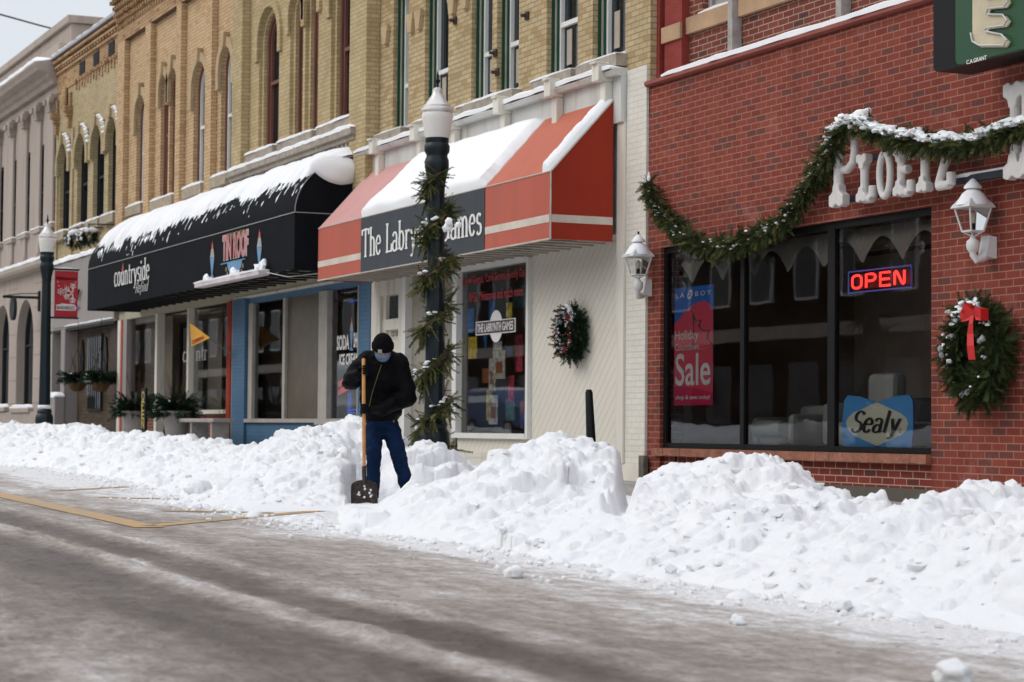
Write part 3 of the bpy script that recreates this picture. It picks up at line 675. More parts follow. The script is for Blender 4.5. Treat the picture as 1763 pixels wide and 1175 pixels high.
mb.build('cornice', STONE, R_)
mb = MB(); snow_strip(mb, X0, X1, -.62, 0, 10.06, .16, seed=1); mb.build('snow_cap', FSNOW, R_, smooth=50)
mb = MB(); mb.prism_x([(-.002, 4.95), (-.25, 4.98), (-.3, 5.05), (-.3, 5.14), (-.002, 5.2)], X0, X1+.02); mb.build('ledge', STONE, R_)
mb = MB(); snow_strip(mb, X0, X1, -.3, 0, 5.16, .1, seed=2); mb.build('snow_cap', FSNOW, R_, smooth=50)
for cx in (-63.5, -61.6, -59.65, -57.85, -56.1, -54.5):
    mb = MB(); mb.box(cx-.19, cx+.19, -.07, -.002, 5.22, 8.85); mb.box(cx-.23, cx+.23, -.11, -.002, 5.2, 5.4); mb.build('pilaster', STONE, R_, bevel=.015, smooth='fix')
    mb = MB(); mb.prism_y([(cx-.2, 8.86), (cx+.2, 8.86), (cx+.22, 9.1), (cx+.34, 9.2), (cx+.34, 9.28), (cx-.34, 9.28), (cx-.34, 9.2), (cx-.22, 9.1)], -.17, -.003)
    for sx in (-1, 1): mb.tube([(cx+sx*.27, -.22, 9.14), (cx+sx*.27, -.1, 9.14)], .09, 10)
    for k in range(6): mb.blob((cx-.2+.08*k, -.15, 8.98), (.04, .05, .12), k, .2, 1)
    mb.build('capital', STONE, R_, smooth=40)
for a, b in wins:
    w = window(R_, (a, b, 6.05, 8.2, 0), 0, [(0, .06, .08, DKF, 'window')], rail=7.0, railm=DKF)
    box('sill', STONE, R_, a-.1, b+.1, -.12, .1, 5.93, 6.045); 
    mb = MB(); snow_strip(mb, a-.1, b+.1, -.12, .1, 6.046, .05, seed=a); mb.build('snow_cap', FSNOW, R_, smooth=50)
for a, b in ((-58.85, -56.65), (-62.0, -59.9), (-65.4, -63.2)):
    window(R_, (a, b, zwalk(a)+.62, 4.3, (b-a)/2), 0, [(0, .1, .22, DKF, 'arched_window')], pane=DGLASS, rail=3.1, railm=DKF)
    mb = MB(); mb.box(a-.15, b+.15, -.14, .1, zwalk(a)+.5, zwalk(a)+.61); mb.build('sill', STONE, R_); mb = MB(); snow_strip(mb, a-.1, b+.1, -.13, .1, zwalk(a)+.615, .09, seed=a); mb.build('snow_cap', FSNOW, R_, smooth=50)
mb = MB()
for z in np.arange(1.55, 4.9, .62):
    for (a, b) in ((-72, -65.45), (-63.15, -62.05), (-59.85, -58.9), (-56.6, -54.16)): mb.box(a, b, -.004, .01, z-.008, z+.008)
mb.build('joint_lines', mat('mortar_joint', (.22, .18, .15), .9), R_)
mb = MB(); mb.box(X0, X1+.01, -.09, -.003, -.3, zwalk(-60)+.5); mb.build('plinth', STONE, R_)

# bracket sign on the stone building
R_ = thing('bracket_sign', (-55.9, 0, 3.92), 'round hanging sign on a dark iron bracket of the stone building, seen edge-on', 'sign')
box('wall_plate', DKF, R_, -55.95, -55.83, -.05, -.002, 3.9, 4.42)
mb = MB(); mb.tube([(-55.89, -.05, 4.25), (-55.89, -.95, 4.25)], .035, 8); mb.tube([(-55.89, -.05, 4.36), (-55.89, -.5, 4.34), (-55.89, -.95, 4.27)], .012, 6); mb.build('bracket_arm', DKF, R_)
mb = MB(); mb.tube([(-55.89, -.72, 3.95), (-55.89, -.64, 3.95)], .30, 24); mb.build('sign_disc', DKF, R_)

# ---- B2 weathered yellow building
R_ = thing('yellow_brick_building', (-50.5, 0, zwalk(-50)), 'narrow weathered yellow brick building with four snow-hooded arched windows beside the limestone building', 'building')
X0, X1 = -54.13, -47.42
wn = [(-53.72, -52.5), (-51.74, -50.54), (-50.1, -48.95), (-48.6, -47.5)]
wn = [(-53.75, -52.62), (-51.8, -50.66), (-50.12, -49.02), (-48.62, -47.58)]
ops = [arch(a, b, 5.72, 7.92) for a, b in wn]
mb = MB(); wall(mb, X0, X1, 4.9, 9.26, 0, ops, .3); shell(mb, X0, X1, 0, 9.26, 1.2, 12); shell(mb, X0, X1, 4.9, 9.26, 0, 1.2); mb.build('wall', DUL_BRICK, R_)
mb = MB(); mb.box(X0, X1, -.03, .4, 9.262, 10.12); 
for k in range(16):
    x = -52.05+.295*k; mb.box(x, x+.1, -.025, .05, 9.1-.06*(k % 2), 9.263); mb.box(x-.05, x+.15, -.05, -.031, 9.28, 9.34)
for z, d in ((9.72, .05), (9.86, .09), (9.99, .13)): mb.box(X0, X1, -.03-d, -.0305, z, z+.07)
for k in range(24):
    x = X0+.15+.28*k; mb.box(x, x+.12, -.11, -.031, 9.8, 9.858)
mb.build('parapet', CORB, R_)
mb = MB(); mb.box(X0-.02, X1+.02, -.2, .45, 10.125, 10.2); mb.build('coping', mat('galvanised_flashing', (.42, .42, .45), .5, .4), R_); mb = MB(); snow_strip(mb, X0, X1, -.19, .44, 10.202, .05, seed=3); mb.build('snow_cap', FSNOW, R_, smooth=50)
for a in (-51.56, -50.09, -48.6):
    mb = MB(); mb.box(a, a+.55, -.045, -.032, 9.37, 9.67); mb.build('vent', DKF, R_)
    mb = MB(); [mb.box(a, a+.55, -.06, -.046, 9.38+.06*k, 9.40+.06*k) for k in range(5)]; mb.build('vent_slat', DKF, R_)
mb = MB(); mb.lathe((0, 0, 0), [(.001, 0), (.24, 0), (.3, .05), (.3, .12)], 24); mb.v = [(-53.13+v[0]*.7, -.09+v[2]*.6-.02, 9.0+v[1]*1.05) for v in mb.v]; mb.build('oval_ornament', CORB, R_, smooth=40)
for x, z in ((-54.0, 8.62), (-52.55, 8.62)):
    mb = MB(); mb.box(x-.13, x+.13, -.2, -.002, z, z+.14); mb.box(x-.1, x+.1, -.14, -.002, z-.12, z); mb.box(x-.07, x+.07, -.09, -.002, z-.4, z-.12); mb.box(x-.1, x+.06, -.06, -.0025, z+.14, 9.1); mb.build('corbel', CORB, R_)
for x in (-53.95, -52.25, -47.55): box('brick_pilaster', DUL_BRICK, R_, x-.09, x+.09, -.045, -.002, 4.95, 8.2)
for a, b in wn:
    window(R_, (a, b, 5.72, 7.92, (b-a)/2), 0, [(0, .05, .10, DKF, 'window'), (.05, .11, .13, DKF, 'sash')], rail=6.75, railm=DKF, curtain=(a+.72, a+.88, 5.85, 6.7))
    hood(R_, a, b, 7.92, (b-a)/2, .2, .12, 0, DUL_BRICK, proud=.09)
    mb = MB(); cx = (a+b)/2; r = (b-a)/2+.2
    for k in range(9):
        t = radians(22+9.5*k); mb.blob((cx+r*cos(t), -.05, 7.92-(b-a)/2+r*sin(t)+.03), (.1, .07, .05), k, .3, 1)
    mb.build('snow_cap', FSNOW, R_, smooth=60)
    box('sill', SILL, R_, a-.12, b+.1, -.16, .1, 5.52, 5.715); mb = MB(); snow_strip(mb, a-.12, b+.1, -.16, .1, 5.717, .06, seed=a); mb.build('snow_cap', FSNOW, R_, smooth=50)
mb = MB(); ribbed(mb, X0+.35, -47.35, -.12, 3.36, 4.93, .3, .02); mb.box(X0+.35, -47.36, -.10, 0, 3.3, 4.94); mb.box(X0+.35, -53.75, -.118, .2, 0, 3.3); mb.box(-52.75, -52.3, -.118, .22, 0, 3.3); mb.build('storefront_panel', GPANEL, R_)
mb = MB(); snow_strip(mb, X0+.3, -47.4, -.16, .02, 4.945, .12, seed=9); mb.build('snow_cap', FSNOW, R_, smooth=50)
mb = MB(); snow_strip(mb, -52.3, -47.4, -.15, -.1, 3.36, .03, seed=9); mb.build('snow_cap', FSNOW, R_, smooth=50)
mb = MB(); mb.poly([(-52.3, .2, 0), (-47.4, .2, 0), (-47.4, .2, 3.3), (-52.3, .2, 3.3)]); mb.build('recessed_wall', BRN_BRICK, R_)
mb = MB(); mb.poly([(X0, .3, 0), (-52.75, .3, 0), (-52.75, .3, 3.3), (X0, .3, 3.3)]); ribbed(mb, -52.74, -52.31, -.122, 0, 3.3, .07, .01); mb.build('side_bay', GPANEL, R_)
box('soffit', DKF, R_, X0, -47.4, -.1, .5, 3.25, 3.31)
box('dark_pier', mat('dark_brown_cladding', (.05, .028, .02), .8, var=.3), R_, AX(192, 640, .1), -47.35, .08, .5, 0, 3.3)
mb = MB(); a, b = AX(154, 640, .19), AX(176, 640, .19)
mb.box(a-.06, b+.06, .15, .199, 1.32, 3.1); w = mb.build('barred_window', DKF, R_); mb = MB(); mb.box(a, b, .14, .149, 1.38, 3.04); mb.build('pane', DGLASS, w)
mb = MB(); [mb.box(a+(b-a)*k/6-.012, a+(b-a)*k/6+.012, .11, .13, 1.38, 3.04) for k in range(1, 6)]; mb.build('bar', BLK, w)
for cx in (AX(143, 610, .19), AX(183, 610, .19)): 
    mb = MB(); mb.prism_y([(cx-.16, 2.1), (cx+.16, 2.1), (cx+.18, 2.6), (cx+.08, 2.95), (cx, 3.02), (cx-.08, 2.95), (cx-.18, 2.6)], .155, .198); mb.build('iron_ornament', BLK, R_)
mb = MB(); mb.box(-54.0, -53.1, -.35, -.13, zwalk(-53), 1.66); mb.box(-52.9, -52.25, -.35, -.13, zwalk(-53), 1.66); mb.build('bulkhead', GPANEL, R_)
mb = MB(); snow_strip(mb, -54.0, -53.1, -.36, -.12, 1.66, .13, seed=4); snow_strip(mb, -52.9, -52.25, -.36, -.12, 1.66, .15, seed=5); mb.build('snow_cap', FSNOW, R_, smooth=60)
sans(R_, 'lettering', 'CITY', -52.0, -50.55, 3.93, 4.17, -.16, BLK, .02, ext=.04)
sans(R_, 'blue_lettering', 'MVP', -51.9, -50.72, 3.66, 3.8, -.15, mat('sign_blue', (.02, .2, .5), .5), .02, ext=.01, shear=.3)

# ---- B3 tall tan building
R_ = thing('tan_brick_building', (-43, 0, zwalk(-43)), 'tall tan brick building with brick pilasters and paired arched windows above the black awning', 'building')
X0, X1 = -47.4, -38.36; TOP = 11.8
P3 = {'W1': (-46.05, -45.12, 5.72, 8.08), 'W2a': (-44.02, -43.42, 5.66, 8.24), 'W2b': (-43.3, -42.6, 5.66, 8.27), 'W3': (-41.5, -40.45, 5.68, 8.1), 'W4': (-39.6, -38.76, 5.7, 8.12)}
mb = MB(); wall(mb, X0, X1, 3.5, TOP, 0, [arch(*p) for p in P3.values()], .32); shell(mb, X0, X1, 0, TOP, 4.6, 14); shell(mb, X0, X1, 3.5, TOP, 0, 4.6); mb.build('wall', TAN_BRICK, R_)
for a, b in ((-47.4, -46.76), (-44.95, -44.5), (-42.45, -42.08), (-40.3, -39.86)):
    box('brick_pilaster', TAN_BRICK, R_, a, b, -.12, -.002, 3.5, 9.45)
mb = MB(); mb.box(X0, X1, -.12, -.0022, 9.452, 9.75)
for r in range(5):
    n = 46
    for k in range(n):
        x = X0+.02+(X1-X0-.1)*k/n+(.09 if r % 2 else 0); mb.box(x, x+.105, -.15-.045*r, -.1205, 9.755+.135*r, 9.755+.135*r+.075)
mb.box(X0, X1, -.40, -.121, 10.43, 10.62); mb.box(X0, X1, -.34, -.122, 10.62, 11.0); mb.box(X0-.05, X1, -.46, .5, 11.0, 11.2); mb.build('corbel_table', CORB, R_)
for k, p in P3.items():
    a, b, c, d = p; r = (b-a)/2
    if k[:2] == 'W2': window(R_, (a, b, c, d, r), 0, [(0, .07, .07, BROWN, 'window'), (.07, .12, .10, BROWN, 'sash')], panel=BROWN, rail=7.0, railm=BROWN)
    else: window(R_, (a, b, c, d, r), 0, [(0, .05, .09, BROWN, 'window'), (.05, .10, .12, WHITE, 'sash')], rail=6.85, railm=WHITE)
    hood(R_, a, b, d, r, .17, .28, 0, HOOD, proud=.07)
for a, b, z in ((-46.3, -45.0, 5.7), (-44.2, -42.5, 5.64), (-41.7, -40.35, 5.66), (-39.75, -38.68, 5.68)):
    box('sill', SILL, R_, a, b, -.17, .12, z-.2, z-.004); mb = MB(); snow_strip(mb, a, b, -.17, .12, z-.002, .07, seed=a); mb.build('snow_cap', FSNOW, R_, smooth=50)
# storefront of the home goods shop
HZ = 3.33
ribbm = MB(); ribbed(ribbm, -47.3, -31.2, -.02, 3.33, 3.52, .1, .012)
mb = ribbm; mb.box(-47.3, -38.45, -.018, .3, 3.3, 3.5); mb.build('header', SOFFIT, R_)
room(R_, -47.2, -38.5, .1, 4.5, zwalk(-43)+.4, 3.3, INT)
for nm, a, b, m in (('post', -47.32, -47.0, CREAM), ('red_strip', -46.99, -46.85, REDF), ('post', -46.84, -46.5, GPANEL), ('mullion', -44.08, -43.9, CREAM), ('mullion', -41.62, -41.48, CREAM), ('post', -38.86, -38.8, CREAM), ('red_strip', -38.79, -38.56, REDC), ('post', -38.55, -38.45, GPANEL)):
    box(nm, m, R_, a, b, -.06 if 'red' in nm else -.04, .12, zwalk(a), 3.3)
for a, b in ((-46.49, -44.09), (-41.47, -38.87)):
    mb = MB(); mb.poly([(a, .06, 1.3), (b, .06, 1.3), (b, .06, 3.29), (a, .06, 3.29)]); w = mb.build('shop_window', GLASS, R_)
    box('window_sill', CREAM, R_, a, b, -.1, .1, 1.22, 1.297)
mb = MB(); mb.poly([(-43.89, .45, .75), (-41.63, .45, .75), (-41.63, .45, 3.1), (-43.89, .45, 3.1)]); w = mb.build('shop_door', GLASS, R_)
mb = MB(); mb.box(-43.89, -43.75, .43, .47, .72, 3.12); mb.box(-41.77, -41.63, .43, .47, .72, 3.12); mb.box(-43.75, -41.77, .43, .47, 3.0, 3.12); mb.box(-42.85, -42.72, .43, .47, .72, 3.0); mb.build('door_frame', BLK, w)
pen = MB(); pen_text(pen, 'countr', -43.6, -41.75, 2.3, 2.62, .43, .12, .05); pen.build('door_lettering', LETW, w)
box('bulkhead', DARK_BRICK, R_, -46.49, -44.0, -.03, .1, 0, 1.218); box('bulkhead', DARK_BRICK, R_, -41.5, -38.87, -.03, .1, 0, 1.218)
for a, b in ((-46.4, -45.6), (-45.0, -44.15), (-41.45, -40.5), (-40.2, -39.0)):
    n = 16; mb = MB()
    for i in range(n):
        xa = a+(b-a)*i/n; xb = a+(b-a)*(i+1)/n; mb.poly([(xa, .35+.04*(i % 2), 1.3), (xb, .35+.04*((i+1) % 2), 1.3), (xb, .35+.04*((i+1) % 2), 3.28), (xa, .35+.04*(i % 2), 3.28)])
    mb.build('curtain', CURT, R_)
mb = MB(); mb.box(-40.9, -39.6, .5, 1.1, 1.3, 1.9); mb.box(-40.7, -40.3, .6, .9, 1.9, 2.3); mb.box(-39.7, -39.2, .4, .7, 1.3, 1.75); mb.build('display_shelf', mat('pale_display', (.4, .42, .42), .6), R_)

# ---- B4 yellow building with tall brown arches
R_ = thing('arched_brick_building', (-34.6, 0, zwalk(-34)), 'yellow brick building with tall brown-framed arched windows over a snowy corbelled ledge', 'building')
X0, X1 = -38.34, -31.0
P4 = {'W1': (-37.2, -36.02, 5.9, 8.42), 'W2a': (-35.42, -34.72, 5.87, 8.4), 'W2b': (-34.6, -33.92, 5.87, 8.5), 'W3': (-33.28, -32.02, 5.88, 8.6)}
mb = MB(); wall(mb, X0, X1, 3.5, 11, 0, [arch(*p) for p in P4.values()], .42); shell(mb, X0, X1, 0, 11, 4.6, 14); shell(mb, X0, X1, 3.5, 11, 0, 4.6); mb.build('wall', YEL_BRICK2, R_)
box('brick_pilaster', YEL_BRICK2, R_, X0, -37.75, -.16, -.002, 5.2, 10.9); box('brick_pilaster', YEL_BRICK2, R_, -31.75, X1, -.22, -.002, 3.6, 10.9)
for k, p in P4.items():
    a, b, c, d = p; r = (b-a)/2
    mb = MB(); ring(mb, arch(a, b, c, d), arch(a+.11, b-.11, c, d-.11), .06, .3); mb.build('brick_reveal', YEL_BRICK2, R_)
    q = (a+.11, b-.11, c, d-.11, r-.11)
    if 'W2' in k: window(R_, q, 0, [(0, .06, .12, BROWN, 'window'), (.06, .11, .15, BROWN, 'sash')], panel=BROWN, rail=7.1, railm=BROWN)
    else: window(R_, q, 0, [(0, .07, .12, BROWN, 'window'), (.07, .12, .16, BROWN, 'sash')], rail=7.1, railm=BROWN, curtain=(a+.35, b-.4, 6.1, 7.05) if k == 'W3' else None)
    hood(R_, a, b, d, r, .16, .25, 0, YEL_BRICK2, key=False, proud=.05)
mb = MB(); mb.box(-38.2, -31.45, -.3, -.002, 5.52, 5.62); mb.box(-38.18, -31.47, -.24, -.0021, 5.44, 5.52)
for k in range(34):
    x = -38.1+.197*k; mb.box(x, x+.11, -.2, -.0022, 5.28, 5.44)
mb.box(-38.18, -31.47, -.1, -.0023, 5.2, 5.28); mb.build('corbelled_ledge', GSTONE, R_)
mb = MB(); snow_strip(mb, -38.2, -31.45, -.31, 0, 5.62, .08, seed=6); mb.build('snow_cap', FSNOW, R_, smooth=50)
for a, b in ((-37.45, -35.85), (-35.6, -33.75), (-33.5, -31.85)):
    box('sill', GSTONE, R_, a, b, -.16, .15, 5.72, 5.86); mb = MB(); snow_strip(mb, a, b, -.17, .15, 5.862, .06, seed=a); mb.build('snow_cap', FSNOW, R_, smooth=50)
# blue storefront
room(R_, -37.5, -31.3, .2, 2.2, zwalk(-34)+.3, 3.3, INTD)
box('brick_column', BLUE_BRICK, R_, -38.43, -37.66, -.06, .5, 0, 3.31); box('brick_column', BLUE_BRICK, R_, -31.72, -31.22, -.03, .4, 0, 3.25)
mb = MB(); mb.box(-37.65, -31.73, -.01, .2, 0, 1.06); mb.build('bulkhead', BLUE_BRICK, R_)
mb = MB(); mb.box(-38.44, -31.2, -.05, .25, 3.3, 3.34); mb.build('header', CREAM, R_); box('blue_header', BLUE, R_, -37.65, -31.73, .0, .2, 3.2, 3.298)
for nm, a, b, y0 in (('mullion', -37.64, -37.4, 0), ('mullion', -35.64, -35.5, 0), ('mullion', -33.62, -33.2, -.04), ('mullion', -31.76, -31.722, -.04)): box(nm, mat('grey_window_trim', (.40, .37, .33), .5), R_, a, b, y0, y0+.12, 1.13, 3.2)
box('window_sill', MATS['grey_window_trim'], R_, -37.64, -33.63, -.07, .12, 1.063, 1.128); box('window_sill', MATS['grey_window_trim'], R_, -33.62, -31.73, -.1, .12, 1.03, 1.128)
mb = MB(); mb.poly([(-37.4, .06, 1.13), (-35.64, .06, 1.13), (-35.64, .06, 3.2), (-37.4, .06, 3.2)]); mb.build('shop_window', GLASS, R_)
mb = MB(); mb.poly([(-35.5, .05, 1.13), (-33.62, .05, 1.13), (-33.62, .05, 3.2), (-35.5, .05, 3.2)]); mb.build('papered_window', mat('brown_paper', (.105, .085, .055), .35, var=.2, vs=2, bs=.5, bscale=6), R_)
mb = MB(); mb.poly([(-33.2, .05, 1.13), (-31.76, .05, 1.13), (-31.76, .05, 3.2), (-33.2, .05, 3.2)]); w = mb.build('shop_window', GLASS, R_)
sans(w, 'lettering', 'SODA', -32.95, -32.36, 2.22, 2.46, .045, LETW, .03); sans(w, 'lettering', 'SHOP', -32.16, -31.82, 2.24, 2.48, .045, LETW, .03); sans(w, 'lettering', 'ICE CREAM', -32.82, -31.93, 1.98, 2.16, .045, LETW, .03)
def sundae(root, cx, z0, z1, Y, w_, yx=0):
    h = z1-z0; f = lambda u, v: (cx+u*w_, Y+(u*w_)*yx, z0+v*h)
    g = MB(); g.poly([f(-.5, 0), f(.5, 0), f(.12, .12), f(.5, .55), f(-.5, .55), f(-.12, .12)]); o = g.build('sundae_glass', mat('sundae_blue', (.12, .28, .46), .5), root)
    g = MB(); g.poly([tuple(np.array(f(-.5, .56))-(0, .001, 0)), f(.5, .56), f(.25, .8), f(-.25, .8)]); g.build('ice_cream', mat('ice_cream_grey', (.34, .33, .33), .6), o)
    g = MB(); g.poly([f(-.2, .805), f(.2, .805), f(.12, .94), f(-.1, .94)]); g.poly([f(-.03, .94), f(.03, .94), f(.05, 1), f(-.01, 1)]); g.build('topping', mat('topping_red', (.6, .09, .06), .5), o)
    return o
sundae(w, -32.26, 2.2, 2.75, .044, .16)
g = MB(); [g.poly([(-32.85+.55*i, .044, 1.62+.12*i-.13*j), (-32.4+.55*i, .044, 1.70+.12*i-.13*j), (-32.4+.55*i, .044, 1.80+.12*i-.13*j), (-32.85+.55*i, .044, 1.72+.12*i-.13*j)]) for i in range(2) for j in range(2)]; g.build('ribbon_decal', mat('decal_pink', (.55, .16, .16), .5), w)
NB = emit_mat('blue_glow', (.03, .09, .5), .35)
g = MB(); [g.tube([(-33.1, .3, z), (-31.9, .3, z+.02)], .014, 6) for z in (1.22, 1.27, 3.02)]; [g.tube([(x, .3, 1.2), (x+.03, .3, 1.55)], .014, 6) for x in (-33.1, -33.0, -31.9)]; g.build('blue_neon_tube', NB, w)
mb = MB(); mb.box(-37.3, -36.6, .8, 1.4, .9, 1.75); mb.box(-36.3, -35.9, .5, .9, .9, 1.5); mb.build('counter', mat('dark_counter', (.03, .04, .06), .6), R_)

# ---- B5 yellow building over the red awning
R_ = thing('shop_building', (-26.8, 0, zwalk(-27)), 'yellow brick building with green framed sash windows above the red awning', 'building')
X0, X1 = -30.98, -22.06
P5 = [(-30.42, -29.78, 5.42, 7.6), (-29.12, -28.22, 5.42, 7.75), (-27.38, -26.66, 5.42, 7.7), (-26.5, -25.78, 5.42, 7.7), (-24.92, -24.0, 5.42, 7.7), (-23.58, -22.70, 5.42, 7.7)]
mb = MB(); wall(mb, X0, X1, 4.6, 9.5, 0, [arch(a, b, c, d, .12) for a, b, c, d in P5], .38); shell(mb, X0, X1, 0, 9.5, 4.6, 14); shell(mb, X0, X1, 4.6, 9.5, 0, 4.6); mb.build('wall', YEL_BRICK, R_)
for a, b, c, d in P5:
    window(R_, (a, b, c, d, 0), 0, [(0, .02, .07, GREEN, 'window'), (.02, .035, .11, BEAD, 'bead'), (.035, .055, .13, GREEN, 'inner_frame'), (.055, .10, .16, WHITE, 'sash')], rail=6.12 if a < -24 else 6.45, railm=WHITE, curtain=(a+.2, a+.34, 5.6, 6.05))
for a, b in ((-30.85, -29.72), (-29.3, -28.1), (-27.58, -25.68), (-25.1, -23.9), (-23.76, -22.66)):
    box('sill', GSTONE, R_, a, b, -.14, .12, 5.27, 5.415); mb = MB(); snow_strip(mb, a, b, -.14, .1, 5.417, .035, seed=a); mb.build('snow_cap', FSNOW, R_, smooth=50)
for x in (-30.68, -29.62, -29.3, -28.02, -27.55, -25.6, -25.1, -23.82, -23.75, -22.5):
    mb = MB(); mb.prism_y([(x-.07, 6.80), (x+.07, 6.80), (x+.11, 6.98), (x+.13, 6.99), (x+.13, 7.08), (x-.13, 7.08), (x-.13, 6.99), (x-.11, 6.98)], -.06, -.002); mb.build('stone_corbel', HOOD, R_)
for x, z in ((-26.45, 5.75), (-27.95, 6.7), (-26.52, 5.0+1.02), (-25.5, 6.35)):
    mb = MB(); mb.tube([(x, -.002, z), (x, -.1, z)], .025, 6); mb.box(x-.05, x+.05, -.03, -.002, z-.05, z+.05); mb.build('iron_anchor', mat('rusted_iron', (.05, .03, .02), .8), R_)
mb = MB(); ribbed(mb, -31.45, -22.6, -.1, 4.62, 5.14, .28, .006); mb.box(-31.45, -22.6, -.098, 0, 4.6, 5.14); mb.prism_x([(-.002, 5.142), (-.2, 5.142), (-.24, 5.19), (-.2, 5.22), (-.002, 5.24)], -31.45, -22.6); mb.build('metal_cornice', WMETAL, R_)
mb = MB(); snow_strip(mb, -31.45, -22.62, -.24, 0, 5.225, .075, seed=7); mb.build('snow_cap', FSNOW, R_, smooth=50)
for x in (-30.55, -28.85, -27.55, -25.85, -24.25, -22.9):
    mb = MB(); mb.box(x-.07, x+.07, -.2, -.101, 4.62, 5.1); mb.box(x-.09, x+.09, -.3, -.102, 5.1, 5.3); mb.box(x-.07, x+.07, -.34, -.103, 5.3, 5.33); mb.build('cornice_bracket', CREAM, R_, bevel=.01, smooth='fix')
mb = MB(); mb.box(-22.585, -22.09, -.03, .3, 0, 5.2); mb.build('painted_pier', WHITE_BRICK, R_)
box('corner_board', CREAM, R_, -22.78, -22.59, -.06, .2, .6, 4.6)
# cream shop front with diagonal boards
def diag_mat():
    m, n, p = new_mat('diagonal_boards'); v = geopos(n); s_ = n.nodes.new('ShaderNodeSeparateXYZ'); L(n, v, s_.inputs[0])
    a = n.nodes.new('ShaderNodeMath'); a.operation = 'MULTIPLY_ADD'; L(n, s_.outputs[0], a.inputs[0]); a.inputs[1].default_value = -1.0; L(n, s_.outputs[2], a.inputs[2])
    d = n.nodes.new('ShaderNodeMath'); d.operation = 'DIVIDE'; L(n, a.outputs[0], d.inputs[0]); d.inputs[1].default_value = .155
    fr = n.nodes.new('ShaderNodeMath'); fr.operation = 'FRACT'; L(n, d.outputs[0], fr.inputs[0])
    r = ramp(n, fr.outputs[0], [(0, .72), (.05, .78), (.09, 1), (.94, 1), (1, .72)])
    t = noise_node(n, v, 1.5, 4); r2 = ramp(n, t.outputs['Fac'], [(.3, .95), (.7, 1.03)])
    c = mixrgb(n, 1, mixrgb(n, 1, (.74, .70, .61), r2.outputs[0], 'MULTIPLY'), r.outputs[0], 'MULTIPLY'); L(n, c, p.inputs['Base Color']); p.inputs['Roughness'].default_value = .55
    bump(n, p, r.outputs[0], .5, .012); return m
DIAG = diag_mat()
mb = MB(); mb.poly([(-25.3, 0, 0), (-22.79, 0, 0), (-22.79, 0, 4.6), (-25.3, 0, 4.6)]); mb.poly([(-27.75, 0, 0), (-25.3, 0, 0), (-25.3, 0, .86), (-27.75, 0, .86)]); mb.poly([(-31.2, 0, 3.2), (-25.3, 0, 3.2), (-25.3, 0, 4.6), (-31.2, 0, 4.6)]); mb.build('diagonal_siding', DIAG, R_)
box('bottom_trim', CREAM, R_, -27.8, -22.79, -.05, -.002, .6, .68); box('painted_base', CREAM, R_, -27.8, -22.12, -.045, -.002, 0, .598)
mb = MB(); a, b, c, d = -27.84, -25.36, .86, 3.2
mb.box(a, a+.15, -.06, .1, c, d); mb.box(b, b+.07, -.06, .1, c, d); mb.box(a+.15, b, -.07, .1, c, c+.07); mb.box(a+.15, b, -.07, .1, d-.05, d+.02); wf = mb.build('window_frame', WHITE, R_)
mb = MB(); mb.poly([(a+.15, .03, c+.07), (b, .03, c+.07), (b, .03, d-.05), (a+.15, .03, d-.05)]); wg = mb.build('shop_window', GLASS, R_)
room(R_, -28.2, -24.5, .12, 2.0, .5, 3.3, INT)
RL = mat('decal_red', (.42, .02, .03), .5)
sans(wg, 'lettering', 'Board Games, Card Games, Family Games', -27.66, -25.38, 2.93, 3.08, .02, RL, .01); sans(wg, 'lettering', 'RPGs, Miniatures and much more', -27.42, -25.62, 2.70, 2.85, .02, RL, .01)
g = MB(); g.poly([(-26.49+.215*cos(2*pi*k/32)*1.0, .018, 2.355+.215*sin(2*pi*k/32)) for k in range(32)]); g.build('white_oval_decal', LETW, wg)
g = MB(); g.poly([(-27.17, .014, 2.255), (-25.84, .014, 2.255), (-25.84, .014, 2.44), (-27.17, .014, 2.44)]); g.build('name_plate_edge', LETW, wg)
g = MB(); g.poly([(-27.14, .010, 2.268), (-25.87, .010, 2.268), (-25.87, .010, 2.427), (-27.14, .010, 2.427)]); g.build('name_plate', mat('plate_maroon', (.07, .03, .045), .5), wg)
sans(wg, 'lettering', 'THE LABRYNTH GAMES', -27.1, -25.9, 2.29, 2.405, .006, LETW, .015)
rp = random.Random(4)
cols = [(.04, .16, .42), (.6, .45, .05), (.5, .06, .10), (.55, .52, .45), (.10, .22, .20), (.35, .12, .05), (.12, .12, .3), (.5, .48, .42)]
posters = [(-27.62, 2.3, .22, .34, 0, .06), (-27.6, 1.95, .3, .3, 1, .07), (-27.1, 2.45, .22, .35, 0, .25), (-26.35, 2.46, .2, .2, 1, .1), (-27.35, 2.1, .12, .3, 0, .3), (-27.2, 1.5, .22, .45, 3, .35), (-26.9, 1.66, .42, .38, 7, .2), (-27.45, 1.1, .2, .42, 1, .5), (-27.25, 1.05, .3, .4, 3, .4), (-26.5, 1.75, .25, .5, 2, .5), (-26.3, 1.35, .35, .45, 5, .7), (-25.85, 1.75, .4, .6, 1, .8), (-25.95, 1.25, .35, .4, 3, .6), (-25.55, 2.15, .16, .7, 3, .12), (-25.6, 1.1, .2, .75, 6, .14), (-26.9, 1.1, .3, .3, 4, .6), (-26.1, 1.2, .14, .16, 5, .3), (-26.65, 1.95, .16, .14, 0, .4), (-25.75, 2.6, .3, .22, 5, .3), (-27.0, 2.05, .3, .12, 7, .3), (-26.2, 2.0, .5, .2, 0, .6), (-27.6, 1.62, .28, .2, 5, .5), (-26.2, 1.0, .6, .25, 6, .4), (-27.0, 2.62, .6, .3, 4, .9), (-26.1, 2.55, .3, .3, 3, .8), (-25.7, 1.0, .3, .1, 1, .3), (-26.55, 1.35, .2, .35, 2, .35)]
